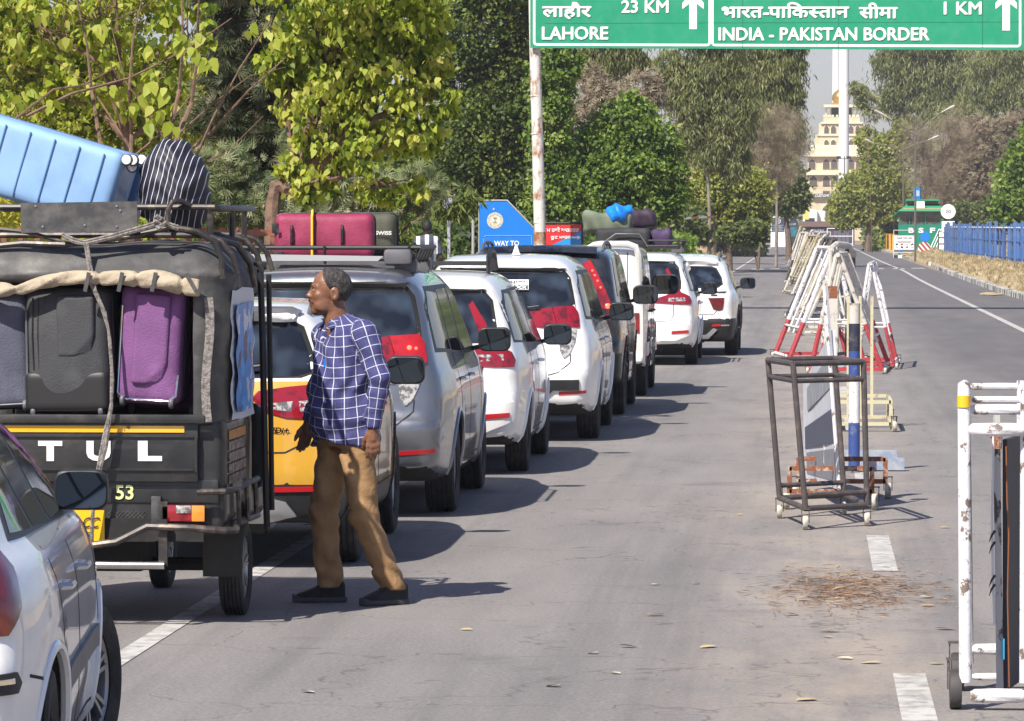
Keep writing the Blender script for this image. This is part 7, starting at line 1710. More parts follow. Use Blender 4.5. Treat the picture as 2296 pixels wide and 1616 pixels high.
# number plate and grille
a = rl(146, 1142); b = rl(238, 1212); cx, cz = (a.x + b.x) / 2, (a.z + b.z) / 2
mb = MB(); mb.box((cx - .06, -.05, cz), ((b.x - a.x) + .12, .006, a.z - b.z)); npl = mb.build('number_plate', M_NPLATE, rk)
mb = MB(); add_text(mb, '02 CC', fr(cx, -.056, cz - .01), height=.055, width=.17, bold=.01, shear=.3); add_text(mb, '453', fr(cx - .02, -.056, cz - .072), height=.04, width=.13, bold=.01, shear=.3); mb.build('plate_lettering', M_INK, npl)
g = MB(); a = rl(240, 1146); b = rl(328, 1206)
for k in range(-8, 12):
    x0 = a.x + k * .022
    for sg in (1, -1):
        P = [(x0 + (sg < 0) * .14 * 0, a.z), (x0 + sg * .14, b.z)]
        q0 = Vector((P[0][0], -.012, P[0][1])); q1 = Vector((P[1][0], -.012, P[1][1]))
        t0 = 0; t1 = 1; dx = q1.x - q0.x
        lo, hi = a.x, b.x
        ts_ = sorted([(lo - q0.x) / dx, (hi - q0.x) / dx]); t0 = max(0, ts_[0]); t1 = min(1, ts_[1])
        if t1 > t0: g.tube([q0.lerp(q1, t0), q0.lerp(q1, t1)], .0022, 4)
g.m = 1; g.box(((a.x + b.x) / 2, .012, (a.z + b.z) / 2), (b.x - a.x, .01, a.z - b.z)); g.build('grille', [M_PLATE, M_DARK], rk)
for sg in (1, -1):                              # tail lights
    a = rl(365, 1130); b = rl(462, 1168); w = b.x - a.x; cx = sg * (a.x + b.x) / 2; cz = (a.z + b.z) / 2; h = a.z - b.z
    mb = MB(); mb.box((cx, -.045, cz), (w, .05, h)); tl = mb.build('tail_light', M_RED, rk, bevel=.008)
    mb = MB(); mb.box((cx + sg * w * .36, -.058, cz), (w * .30, .03, h * .96)); mb.build('indicator', M_AMBER, tl, bevel=.005)
    mb = MB(); mb.box((cx + sg * w * .02, -.0585, cz + h * .24), (w * .34, .03, h * .46)); mb.build('reversing_lens', M_CLEAR, tl, bevel=.004)
    mb = MB(); mb.box((cx - sg * .14, -.03, .60), (.05, .05, .15)); mb.build('lamp_bracket', M_PLATE, rk, bevel=.004)
# bumper pipes
mb = MB()
for sg in (1, -1):
    pts = [rl(205, 1222, -.12), rl(260, 1215, -.12), rl(300, 1195, -.12), rl(330, 1180, -.12), rl(420, 1183, -.12), rl(505, 1190, -.10), rl(530, 1188, -.05)]
    pts = [Vector((sg * p.x, p.y, p.z)) for p in pts] + [Vector((sg * .77, .15, .525)), Vector((sg * .80, .8, .525))]
    mb.tube(pts, .019, 8)
    mb.tube([(sg * .60, -.10, .70), (sg * .74, -.08, .705), (sg * .79, 0, .71), (sg * .80, .3, .72), (sg * .80, .8, .72)], .017, 8)
    for yy in (.0, .35, .7): mb.tube([(sg * .80, yy, .71), (sg * .80, yy + .05, .525)], .013, 6)
mb.build('bumper', M_PIPE, rk)
mb = MB(); mb.tube([(-.58, -.12, .325), (.435, -.12, .325)], .021, 12); mb.build('towing_tube', M_SHINE, rk)
mb = MB(); a = rl(365, 1165, -.1); mb.box((a.x, -.09, .44), (.045, .02, .24)); mb.box((a.x - .0, -.06, .60), (.04, .02, .1)); mb.box((-a.x, -.09, .44), (.045, .02, .24)); mb.build('tube_bracket', M_PIPE, rk)
mb = MB(); mb.box((0, 1.1, .42), (.6, 2.0, .06)); mb.tube([(-.66, .70, .27), (.66, .70, .27)], .035, 8); mb.box((0, .55, .33), (.5, .5, .14)); mb.box((.0, -.02, .50), (1.25, .03, .12)); mb.build('chassis', M_DARK, rk)
for sg in (1, -1):
    mb = MB(); mb.box((sg * .67, .36, .38), (.205, .012, .30)); mb.build('mudflap', mat('dusty_rubber_flap', (.035, .033, .03), rough=.9, var=.2), rk)
    add_wheel(rk, .755, .72, .255, .125, 8, M_RIM, sg)
add_wheel(rk, .10, 2.45, .235, .11, 8, M_RIM, 1)
mb = MB(); mb.box((0, 1.85, .72), (1.15, .5, .50)); mb.box((0, 1.95, 1.02), (.9, .3, .25)); mb.build('front_cowl', M_RBLK, rk, bevel=.08)
mb = MB(); mb.add([(-.6, 1.80, 1.1), (.6, 1.80, 1.1), (.56, 1.70, 1.75), (-.56, 1.70, 1.75)], [(0, 1, 2, 3)]); mb.build('windscreen', M_GLASS2, rk)
mb = MB(); mb.box((0, 1.4, .85), (1.1, .3, .3)); mb.box((0, 1.35, 1.15), (1.2, .1, .5)); mb.build('seat', M_BLACK, rk, bevel=.03)
# side panel with slatted brown print, side frame and door bars
for k in range(5):
    mb = MB(); mb.box((.742, .42, .985 - .058 * k), (.008, .62, .046)); mb.build('side_slat', M_BROWN if k else mat('orange_slat', (.55, .25, .06), rough=.6, var=.3, vscale=30), rk)
mb = MB(); mb.tube([(.765, 1.22, 1.84), (.775, 1.22, 1.5), (.79, 1.25, .6), (.79, 1.3, .40)], .018, 8); mb.tube([(.77, 1.55, 1.80), (.78, 1.6, .5)], .015, 8); mb.tube([(.79, 1.25, .42), (.79, 1.6, .42)], .014, 8)
mb.build('door_frame', M_BLACK, rk)
mb = MB(); mb.box((.765, 1.22, 1.85), (.07, .05, .04)); mb.build('frame_clamp', M_BLACK, rk)
# canvas binding strips at the pillars
for sg in (1, -1):
    mb = MB(); P = []
    for z in np.linspace(1.70, 1.06, 10): P.append((sg * (.655 + .012 * math.sin(z * 9)), -.075 + .02 * abs(z - 1.4), z))
    for (a, b) in zip(P[:-1], P[1:]): mb.bar(a, b, .045, .012, up=(0, -1, 0))
    mb.build('binding_strip', M_STRAP, rk)
# blue poster on the side curtain: flat printed sheet with torn white border
M_POST = bpy.data.materials.new('blue_poster_print'); M_POST.use_nodes = True
_t = M_POST.node_tree; _c = _t.nodes.new('ShaderNodeTexCoord'); _v = _t.nodes.new('ShaderNodeTexVoronoi'); _v.inputs['Scale'].default_value = 11; _v.distance = 'CHEBYCHEV'
_r = _t.nodes.new('ShaderNodeValToRGB'); _r.color_ramp.interpolation = 'CONSTANT'
for i, (p_, c_) in enumerate(((0, (.03, .27, .72, 1)), (.45, (.06, .40, .85, 1)), (.62, (.08, .05, .10, 1)), (.74, (.015, .22, .65, 1)), (.88, (.62, .68, .75, 1)), (.95, (.02, .10, .35, 1)))):
    e_ = _r.color_ramp.elements[i] if i < 2 else _r.color_ramp.elements.new(p_)
    e_.position = p_; e_.color = c_
_sx = _t.nodes.new('ShaderNodeSeparateColor'); _t.links.new(_c.outputs['Object'], _v.inputs['Vector']); _t.links.new(_v.outputs['Color'], _sx.inputs[0]); _t.links.new(_sx.outputs[0], _r.inputs[0]); _t.links.new(_r.outputs[0], _t.nodes['Principled BSDF'].inputs['Base Color']); _t.nodes['Principled BSDF'].inputs['Roughness'].default_value = .35
def sheet(name, m, y0, y1, z0, z1, x, jag, parent, seed):
    rs = random.Random(seed); mb = MB(); n = 14; vs = []; fs = []
    for i in range(n + 1):
        z = z0 + (z1 - z0) * i / n
        for j in range(5):
            y = y0 + (y1 - y0) * j / 4 + (rs.uniform(-jag, jag) if j in (0, 4) else 0)
            vs.append((x + .006 * math.sin(z * 30 + y * 9) + .010 * math.sin(y * 14), y, z + (rs.uniform(-jag, jag) if i in (0, n) else 0)))
    fs = [(i * 5 + j, i * 5 + j + 1, i * 5 + j + 6, i * 5 + j + 5) for i in range(n) for j in range(4)]
    mb.add(vs, fs); return mb.build(name, m, parent, smooth=60)
ps = sheet('poster', mat('white_poster_edge', (.62, .64, .68), rough=.5), -.0, .90, 1.06, 1.74, .768, .010, rk, 1)
sheet('poster_print', M_POST, .08, .84, 1.10, 1.66, .778, .005, ps, 2)
# rope-tied rack on the roof
mb = MB(); r_ = .016
def rr(px, py, y): return rl(px, py, y)
mb.tube([(-.70, .12, 2.165), (.60, .12, 2.165), (.66, .12, 2.165), (.68, .16, 2.16), (.69, 1.5, 2.16)], r_, 8)
mb.tube([(-.70, .12, 2.165), (-.70, 1.5, 2.16), (.69, 1.5, 2.16)], r_, 8)
mb.tube([rr(378, 505, .05), rr(377, 470, .05), rr(386, 452, .06), rr(405, 450, .08), rr(430, 462, .12), rr(470, 466, .14)], r_ * .9, 8)
mb.tube([rr(470, 468, .14), rr(472, 530, .14)], r_, 8)
mb.tube([(.68, .7, 2.16), (.68, .7, 1.98)], r_, 8); mb.tube([(.68, 1.2, 2.16), (.68, 1.2, 1.98)], r_, 8)
for yy in (.10, .6, 1.1, 1.55):
    mb.tube([(-.70, yy, 2.02), (.62, yy, 2.02), (.70, yy, 1.99), (.76, yy, 1.92), (.79, yy, 1.82)], r_, 8)
mb.tube([rr(-20, 512, -.02), rr(60, 520, -.02), rr(145, 543, -.02)], r_ * .8, 6)
mb.tube([rr(-20, 552, -.02), rr(50, 545, -.02), rr(145, 548, -.02), rr(310, 527, -.02), rr(380, 508, .0), rr(440, 518, .0), rr(480, 540, .02), rr(498, 580, .02), rr(497, 625, .02)], r_, 8)
mb.tube([rr(380, 506, 0), rr(470, 530, .1), rr(530, 548, .3), rr(560, 590, .4), rr(570, 640, .5)], r_, 8)
mb.build('roof_rack', M_PIPE, rk)
a = rl(47, 453, -.05); b = rl(308, 520, -.05)
mb = MB(); mb.box(((a.x + b.x) / 2, -.05, (a.z + b.z) / 2), (b.x - a.x, .008, a.z - b.z), Matrix.Rotation(R(-.8), 3, 'Y')); sg_ = mb.build('blank_sheet', M_PLATE, rk)
mb = MB()
for px, py in ((80, 462), (262, 462), (270, 472), (190, 505), (262, 508), (96, 508)): q = rl(px, py, -.056); mb.lathe([(.001, .004), (.006, .003), (.007, 0)], TR(q, rx=PI / 2), 8)
mb.build('rivet', M_SHINE, sg_)
# rope knot and strap
mb = MB()
for k, pts in enumerate(([(190, 545), (196, 580), (205, 640), (228, 690), (243, 740), (250, 830), (249, 905), (240, 950), (232, 1000), (222, 1055)], [(196, 545), (203, 590), (214, 650), (236, 700), (247, 760), (253, 850), (250, 910), (236, 960), (226, 1010), (217, 1060)])):
    mb.tube([rl(x, y, -.13 + .04 * (y < 600) + .0 * k) for x, y in pts], .0075, 6)
mb.tube([rl(250, 905, -.13), rl(238, 1000, -.13), rl(222, 1060, -.13), rl(208, 1150, -.13), rl(205, 1230, -.1)], .011, 6)
mb.build('tie_strap', M_STRAP, rk)
rp = [rl(140, 528, -.06), rl(165, 540, -.07), rl(190, 546, -.08), rl(250, 532, -.07), rl(310, 515, -.06), rl(360, 500, -.06), rl(400, 512, -.04)]
mb = MB(); mb.tube(rp, .013, 7); mb.tube([p + Vector((0, -.006, .012)) for p in rp], .008, 6)
for k in range(7):
    q = rl(365 + random.uniform(-16, 16), 500 + random.uniform(-10, 10), -.07); mb.tube([q, q + Vector((random.uniform(-.04, .04), -.02, random.uniform(-.03, .03)))], .012, 6)
mb.build('rope', M_STRAP, rk)
# rolled-up tarp
def tarp_F(x, y, z):
    zc = np.interp(x, [-.9, -.6, -.42, -.30, -.1, .15, .38, .62], [1.765, 1.775, 1.735, 1.745, 1.80, 1.80, 1.795, 1.745]); r = np.interp(x, [-.9, -.42, -.33, -.15, .2, .45, .6], [.042, .040, .028, .034, .036, .050, .044])
    r = r * (1 - .30 * np.exp(-((x - .10) / .012) ** 2) - .30 * np.exp(-((x - .30) / .012) ** 2) - .35 * np.exp(-((x + .34) / .02) ** 2) - .3 * np.exp(-((x - .53) / .010) ** 2))
    d = np.sqrt((y + .115) ** 2 + (z - zc) ** 2) - r + .005 * np.sin(x * 30 + np.arctan2(z - zc, y + .115) * 3)
    return smax(d, np.abs(x + .14) - .76, .006)
solid('rolled_tarp', tarp_F, (-.95, -.20, 1.66), (.66, -.03, 1.88), .012, M_TARP, rk, smooth=60)
for px in (195, 270, 345, 428): q = rl(px, 632, -.165); mb = MB(); mb.box(q, (.020, .008, .10), Matrix.Rotation(R(12 if px < 400 else -30), 3, 'Y')); mb.build('tarp_strap', M_CANVAS, rk)
# ================================================================ luggage
M_ZIP = mat('black_zip', (.014, .014, .015), rough=.5)
def suitcase(name, label, W_, D_, H_, m, loc, rot=(0, 0, 0), group=None, pocket=None, rr_=.05, piping=None, wheels=True, ribs=0, cat='suitcase', bulge=.034, zips=True, handle=False):
    """soft or hard suitcase: shell standing on its base, front towards -y"""
    o = empty(name, loc, 0, label, cat, group); o.rotation_euler = rot
    F = lambda x, y, z: rbox(x, y, z, (0, 0, H_ / 2), (W_ / 2, D_ / 2, H_ / 2), rr_) - bulge * np.clip(1 - (2 * x / W_) ** 2, 0, 1) * np.clip(1 - ((2 * z - H_) / H_) ** 2, 0, 1) + .0025 * lump(x, y, z, 17, len(label) % 7)
    h = max(.012, min(W_, D_, H_) / 16)
    solid('shell', F, (-W_ / 2 - .04, -D_ / 2 - .04, -.04), (W_ / 2 + .04, D_ / 2 + .04, H_ + .04), h, m, o, smooth=60)
    if zips:
        for yy in (-D_ * .22, D_ * .10):
            mb = MB(); P = []
            for a in np.linspace(0, 2 * PI, 40, endpoint=False):
                c, s = math.cos(a), math.sin(a); n = .22
                P.append((math.copysign(abs(c) ** n, c) * (W_ / 2 + .003), yy, H_ / 2 + math.copysign(abs(s) ** n, s) * (H_ / 2 + .003)))
            mb.tube(P, .006, 6, closed=True); mb.build('zip', M_ZIP, o)
    if pocket:
        x0, x1, z0, z1 = pocket
        G = lambda x, y, z: rbox(x, y, z, ((x0 + x1) / 2, -D_ / 2 - bulge * .55, (z0 + z1) / 2), ((x1 - x0) / 2 - .05 * np.clip((z1 - z) / (z1 - z0), 0, 1) ** 3 * 0, .020, (z1 - z0) / 2), .018) + .3 * np.maximum(0, (x - x1 + .10) + (z0 + .12 - z) - .10)
        solid('pocket', G, (x0 - .03, -D_ / 2 - .09, z0 - .03), (x1 + .03, -D_ / 2 + .05, z1 + .03), .010, m, o, smooth=60)
    if piping:
        mb = MB(); w, h2 = W_ / 2 - .012, H_; y = -D_ / 2 - .004
        mb.tube([(-w, y, h2 * .82), (-w, y, .05), (-w + .03, y, .02), (w - .04, y, .02), (w - .005, y, .05), (w, y, .16)], .006, 6); mb.build('piping', piping, o)
    if wheels:
        for sx in (-1, 1):
            mb = MB(); mb.lathe([(.001, -.012), (.026, -.012), (.030, -.006), (.030, .006), (.026, .012), (.001, .012)], TR((sx * (W_ / 2 - .04), -D_ / 2 + .01, .012), ry=PI / 2), 16); mb.build('wheel', M_GREYP, o)
    if handle:
        mb = MB(); z = H_ * .62; mb.tube([(W_ / 2, -.06, z - .1), (W_ / 2 + .035, -.05, z - .07), (W_ / 2 + .035, -.05, z + .07), (W_ / 2, -.06, z + .1)], .011, 7); mb.build('handle', M_ZIP, o)
    for k in range(ribs):
        mb = MB(); x = -W_ / 2 + W_ * (k + .8) / (ribs + .6); mb.bar((x, -D_ / 2 - bulge * .7, H_ * .06), (x, -D_ / 2 - bulge * .7, H_ * .93), .006, .016, up=(0, -1, 0)); mb.build('rib', MATS['rib_blue'], o)
    return o
def cloth(name, c, c2=None, **k):
    c2 = c2 or tuple(q * 1.35 + .02 for q in c)
    return mat(name, c, rough=k.pop('rough', .75), var=.12, vscale=5, col2=c2, bump=.25, bscale=110, c2scale=4, c2lo=.48, c2hi=.75, **k)
mat('rib_blue', (.10, .22, .42), rough=.4)
M_BLUEC = mat('pale_blue_hard_shell', (.235, .40, .66), rough=.45, col2=(.17, .30, .50), c2scale=3, c2lo=.5, c2hi=.8, var=.05, coat=.15, rvar=.25)
LG = 'suitcases packed behind the rickshaw tailboard'
c0 = rl(152, 940, .1)
suitcase('suitcase', 'charcoal soft suitcase with a front pocket, middle of the rickshaw opening', .44, .38, .65, cloth('charcoal_fabric', (.042, .043, .048)), (RX - .060, RY + .15, 1.10), (0, R(-1), R(-6)), LG, pocket=(-.04, .16, .29, .61), piping=M_GREYP)
cc_ = [o for o in bpy.data.objects if str(o.get('label', '')).startswith('charcoal soft')][0]
solid('base_panel', lambda x, y, z: rbox(x, y, z, (0, -.01, .115), (.222, .20, .105), .03), (-.25, -.24, -.01), (.25, .22, .25), .02, M_ZIP, cc_)
for k_ in (-.17, -.14, -.105): mb = MB(); mb.tube([(k_, -.205, .23), (k_ - .004, -.212, .40), (k_, -.20, .60)], .004, 5); mb.build('zip', M_ZIP, cc_)
suitcase('suitcase', 'bright purple soft suitcase at the right of the rickshaw opening', .335, .30, .61, cloth('purple_fabric', (.165, .062, .185)), (RX + .335, RY + .13, 1.15), (R(0), R(3.5), R(-2)), LG, pocket=(-.085, .10, .10, .57), piping=M_CHROME)
suitcase('suitcase', 'dark plum suitcase showing behind the bright purple one', .40, .30, .62, cloth('plum_fabric', (.050, .013, .055)), (RX + .36, RY + .44, 1.10), (0, R(3), 0), LG)
suitcase('suitcase', 'slate blue suitcase at the left edge behind the tailboard', .40, .32, .60, cloth('slate_fabric', (.075, .08, .115)), (RX - .475, RY + .16, 1.12), (0, R(-3), R(3)), LG, piping=M_GREYP)
b = suitcase('suitcase', 'big pale blue ribbed suitcase tipped over on the rickshaw roof', 1.02, .56, .40, M_BLUEC, (RX - .42, RY + .52, 2.20), (0, R(16.5), R(0)), None, wheels=False, ribs=7, rr_=.045, zips=False, bulge=.004)
for k, (xx, zz, yy) in enumerate(((.525, .395, -.18), (.545, .400, -.10), (.545, .365, -.06), (.56, .41, .10))):
    mb = MB(); mb.lathe([(.001, .02), (.022, .02), (.026, .014), (.026, -.014), (.001, -.014)], TR((xx, yy - .1, zz - .02), rx=PI / 2), 18); mb.m = 1; mb.lathe([(.026, .012), (.031, .010), (.031, -.012), (.026, -.014)], TR((xx, yy - .1, zz - .02), rx=PI / 2), 18); mb.build('wheel', [M_LETW, M_ZIP], b)
suitcase('suitcase', 'second pale blue suitcase behind the big tipped one, its dark end showing', 1.0, .30, .38, mat('mid_blue_hard_shell', (.09, .19, .38), rough=.4, var=.1), (RX - .37, RY + .97, 2.20), (0, R(16.5), 0), None, wheels=False, rr_=.04, zips=False)
# pinstriped bundle
M_PIN = bpy.data.materials.new('navy_pinstripe_cloth'); M_PIN.use_nodes = True; _t = M_PIN.node_tree
_c = _t.nodes.new('ShaderNodeTexCoord'); _w = _t.nodes.new('ShaderNodeTexWave'); _w.inputs['Scale'].default_value = 10.5; _w.inputs['Distortion'].default_value = 1.6; _w.inputs['Detail'].default_value = 0.0; _w.inputs['Detail Scale'].default_value = .5
_m = _t.nodes.new('ShaderNodeMapping'); _m.inputs['Rotation'].default_value = (0, R(-14), 0); _r = _t.nodes.new('ShaderNodeValToRGB')
_r.color_ramp.elements[0].position = .955; _r.color_ramp.elements[0].color = (.012, .013, .028, 1); _r.color_ramp.elements[1].position = .98; _r.color_ramp.elements[1].color = (.60, .60, .62, 1)
_t.links.new(_c.outputs['Object'], _m.inputs[0]); _t.links.new(_m.outputs[0], _w.inputs['Vector']); _t.links.new(_w.outputs['Fac'], _r.inputs[0]); _t.links.new(_r.outputs[0], _t.nodes['Principled BSDF'].inputs['Base Color']); _t.nodes['Principled BSDF'].inputs['Roughness'].default_value = .6
def bag_F(x, y, z):
    d = ellipsoid(x, y, z, (0, 0, .22), (.200, .20, .245))
    d = smin(d, ellipsoid(x, y, z, (-.02, 0, .42), (.10, .12, .07)), .05)
    d = d + .014 * lump(x, y, z, 16, 2) + .007 * np.sin(z * 55 + 16 * x + 3 * np.sin(x * 22)) + .008 * np.abs(np.sin(x * 19 - z * 12 + 1))
    return smax(d, -z, .02)
q = at(383, 540, RY + .30)
tag(solid('bundle', bag_F, (-.26, -.26, -.03), (.26, .26, .54), .012, M_PIN, None, smooth=60, loc=(q.x, RY + .42, 2.035)), 'navy pinstriped cloth bundle beside the blue suitcases on the rickshaw roof', 'bundle')
# maroon and olive cases on the silver car
z0 = 1.83
ms = suitcase('suitcase', 'maroon suitcase with a yellow strap on the silver car', .72, .52, .325, cloth('maroon_fabric', (.235, .018, .062), rough=.6), (-3.50, 31.75, z0), (0, 0, R(4)), None, wheels=False, handle=False, rr_=.055, bulge=.02)
mb = MB(); mb.tube([(-.085, -.295, 0), (-.085, -.292, .30), (-.085, -.22, .345), (-.085, .2, .345), (-.085, .28, .30), (-.085, .28, 0)], .012, 6); mb.m = 1; mb.tube([(-.075, -.302, 0), (-.075, -.300, .302), (-.075, -.222, .352), (-.075, .2, .352)], .005, 6); mb.build('strap', [mat('yellow_strap', (.75, .50, .03), rough=.6), M_ZIP], ms)
for xx in (-.235, .13):
    mb = MB(); mb.tube([(xx, -.275, .10), (xx, -.298, .12), (xx, -.298, .21), (xx, -.275, .24)], .010, 6); mb.build('handle', M_ZIP, ms)
mb = MB(); mb.box((-.355, -.22, .22), (.05, .08, .075)); mb.box((-.33, -.25, .02), (.07, .07, .06)); mb.build('corner_lock', M_ZIP, ms, bevel=.01)
mb = MB(); mb.box((-.335, -.285, .20), (.022, .012, .03)); mb.build('padlock', M_CHROME, ms)
ol = suitcase('suitcase', 'dark olive suitcase beside the maroon one on the silver car', .38, .60, .33, cloth('olive_fabric', (.060, .062, .040), rough=.7), (-3.235, 32.5, z0), (0, 0, R(3)), None, wheels=False, rr_=.06, bulge=.02)
mb = MB(); add_text(mb, 'IT SWISS', Matrix.Translation((.075, -.335, .17)) @ fr(0, 0, 0), height=.028, width=.17, bold=.03); mb.build('lettering', M_LETW, ol)
# heap on the far white mpv
def bagobj(name, label, cat, px, py, Y, rx_, rz_, m, ry_=.3, seed=0, box=False, lum=.03):
    q = at(px, py, Y)
    def F(x, y, z):
        d = rbox(x, y, z, (0, 0, 0), (rx_, ry_, rz_), min(rx_, rz_) * .55) if box else ellipsoid(x, y, z, (0, 0, 0), (rx_, ry_, rz_))
        return d + lum * lump(x, y, z, 3.2 / rx_, seed) * .7 + lum * .3 * np.sin(x * 6 / rx_ + z * 14 + seed)
    return tag(solid(name, F, (-rx_ * 1.3, -ry_ * 1.3, -rz_ * 1.4), (rx_ * 1.3, ry_ * 1.3, rz_ * 1.4), .025, m, None, smooth=60, loc=tuple(q)), label, cat)
bagobj('duffel_bag', 'grey-green duffel bag on top of the luggage at the back of the far white car', 'bag', 1362, 500, 65.4, .36, .165, cloth('sage_fabric', (.13, .155, .105)), .3, 1, True, .05)
bagobj('plastic_bag', 'bright blue plastic bag on top of the car roof luggage', 'bag', 1389, 478, 65.2, .18, .145, mat('blue_plastic', (.01, .22, .80), rough=.25, bump=.8, bscale=18), .2, 4, False, .05)
bagobj('holdall', 'dark purple holdall on top of the car roof luggage', 'bag', 1437, 492, 66.2, .22, .13, cloth('aubergine_fabric', (.032, .016, .036)), .3, 6, True, .04)
su = bagobj('suitcase', 'black suitcase lying flat under the bags on the far white car', 'suitcase', 1398, 533, 65.3, .40, .145, cloth('black_fabric', (.020, .020, .023)), .36, 3, True, .012)
bagobj('suitcase', 'small violet case right of the black suitcase on the far white car', 'suitcase', 1483, 534, 65.5, .15, .135, cloth('violet_fabric', (.055, .028, .085)), .3, 5, True, .02)
mb = MB(); mb.tube([(-.36, -.40, -.13), (-.1, -.42, .06), (.25, -.42, .06), (.38, -.40, -.13)], .012, 6); mb.build('piping', M_GREYP, su)
# ================================================================ barricades along the middle of the road
M_WPIPE = mat('chipped_white_pipe', (.66, .65, .67), rough=.5, col2=(.16, .12, .10), c2lo=.57, c2hi=.62, c2scale=16, var=.10, bump=.15, bscale=50)
M_GPIPE = mat('dark_brown_pipe', (.065, .055, .055), rough=.55, col2=(.13, .10, .09), c2lo=.5, c2hi=.7, c2scale=14, bump=.15)
M_RPIPE = mat('faded_red_pipe', (.36, .035, .045), rough=.55, col2=(.35, .20, .17), c2lo=.55, c2hi=.7, c2scale=12)
M_BPIPE = mat('blue_pipe', (.035, .07, .24), rough=.5, col2=(.18, .19, .22), c2lo=.55, c2hi=.7, c2scale=14)
M_NPIPE = mat('blue_black_pipe', (.022, .026, .05), rough=.55, col2=(.12, .11, .11), c2lo=.55, c2hi=.75, c2scale=14)
M_RUST = mat('rusty_frame', (.22, .075, .035), rough=.8, col2=(.42, .36, .30), c2lo=.50, c2hi=.62, c2scale=16, bump=.3)
M_OWHITE = mat('old_white_pipe', (.52, .49, .44), rough=.6, col2=(.16, .11, .08), c2lo=.55, c2hi=.68, c2scale=11)
M_CAST = mat('worn_cream_castor', (.48, .45, .38), rough=.6, col2=(.15, .12, .10), c2lo=.55, c2hi=.7)
M_BOARD = mat('dusty_sign_board', (.56, .57, .62), rough=.55, var=.1)
M_SLATE = mat('slate_print', (.07, .08, .12), rough=.55)
BG = 'barricades lined up along the middle of the road'
def castor(parent, p, r=.06, w=.04, m=None, rz=0):
    o = MB(); o.lathe([(.001, -w / 2), (r * .95, -w / 2), (r, -w * .3), (r, w * .3), (r * .95, w / 2), (.001, w / 2)], TR((0, 0, 0), ry=PI / 2), 20)
    wl = o.build('castor', m or M_CAST, parent, loc=(p[0], p[1], r)); wl.rotation_euler = (0, 0, rz)
    f = MB(); 
    for sx in (-1, 1): f.bar((sx * (w / 2 + .008), 0, 0), (sx * (w / 2 + .008), .0, r + .05), .03, .006, up=(1, 0, 0))
    f.box((0, 0, r + .045), (w + .03, .05, .008)); f.build('fork', M_GPIPE, wl)
def W2(o, p): return Vector(p) - Vector(o)
# A. dark pipe trolley
A0 = ground_at(1850, 1178); tr = empty('barricade', (A0.x, A0.y, 0), 0, 'dark pipe trolley frame on cream castors, nearest in the middle row', 'barricade', BG)
Yn = [29.75, 30.15, 30.95, 31.25]
def L_(px, py, Y): return at(px, py, Y) - Vector((A0.x, A0.y, 0))
NL, NR, FL, FR = (1795, 1795 + 140), 0, 0, 0
c = {'nl': (1806, 1143, 1778, 826, 29.75), 'nr': (1944, 1130, 1936, 815, 30.15), 'fl': (1748, 1118, 1722, 820, 30.9), 'fr': (1893, 1105, 1871, 812, 31.3)}
bot = {k: L_(v[0], v[1], v[4]) for k, v in c.items()}; top = {k: L_(v[2], v[3], v[4]) for k, v in c.items()}
for k in bot: bot[k].z = .145
for k in top: top[k].z = 1.13 if k[0] == 'n' else 1.12
for k in ('nl', 'nr', 'fl', 'fr'):
    mb = MB(); mb.tube([bot[k], top[k]], .021, 10); mb.build('post', M_GPIPE, tr); castor(tr, bot[k] - Vector((0, 0, .1)), .048, .035)
mb = MB()
ring = ('nl', 'nr', 'fr', 'fl')
for i in range(4): mb.tube([top[ring[i]], top[ring[(i + 1) % 4]]], .021, 10)
mb.build('top_rail', M_GPIPE, tr)
for i in range(4):
    a, b = ring[i], ring[(i + 1) % 4]
    for u, r_ in ((0, .020), (.88, .017), (.09, .018))[:3 - i % 2]: mb = MB(); mb.tube([bot[a].lerp(top[a], u), bot[b].lerp(top[b], u)], r_, 10); mb.build('cross_rail', M_GPIPE, tr)
# B. tall board on a rusty trolley, seen almost edge on
B0 = ground_at(1870, 1115); bd = empty('sign_board_stand', (B0.x, B0.y, 0), 0, 'tall grey notice board on a rusty wheeled frame behind the dark trolley', 'sign board')
def Bl(px, py, Y): return at(px, py, Y) - Vector((B0.x, B0.y, 0))
p0 = Bl(1884, 1098, 31.6); p1 = Bl(1868, 740, 31.7); q0 = Bl(1806, 1070, 34.2); q1 = Bl(1804, 860, 34.3)
mb = MB(); mb.tube([p0, Bl(1850, 640, 31.7) * 1.0], .020, 4); mb.build('edge_post', M_WPIPE, bd)
mb = MB(); n = (q0 - p0).cross(Vector((0, 0, 1))).normalized() * .012
V = [p0, q0, q1, p1]; mb.add([v - n for v in V] + [v + n for v in V], [(0, 1, 2, 3), (4, 5, 6, 7), (0, 1, 5, 4), (2, 3, 7, 6), (1, 2, 6, 5), (0, 3, 7, 4)]); brd = mb.build('board', M_BOARD, bd)
def quad_on(u0, u1, v0, v1, m, nm):
    mb = MB(); P = [p0.lerp(q0, u).lerp(p1.lerp(q1, u), v) for u, v in ((u0, v0), (u1, v0), (u1, v1), (u0, v1))]; mb.add([p + n * 1.25 for p in P], [(0, 1, 2, 3)]); mb.add([p - n * 1.25 for p in P], [(0, 1, 2, 3)]); mb.build(nm, m, brd)
quad_on(.06, .94, .30, .52, M_SLATE, 'printed_band'); quad_on(.12, .85, .66, .88, mat('blurred_print', (.20, .21, .24), rough=.6, col2=(.36, .37, .40), c2scale=20, c2lo=.45, c2hi=.55, stretch=(1, 3, .3)), 'print'); quad_on(.06, .9, .05, .26, mat('faded_print', (.17, .18, .22), rough=.6, col2=(.30, .31, .35), c2scale=26, stretch=(1, 3, .3)), 'print')
mb = MB(); mb.box(Bl(1862, 655, 31.9), (.10, .10, .09)); mb.build('rusty_cap', M_RUST, bd)
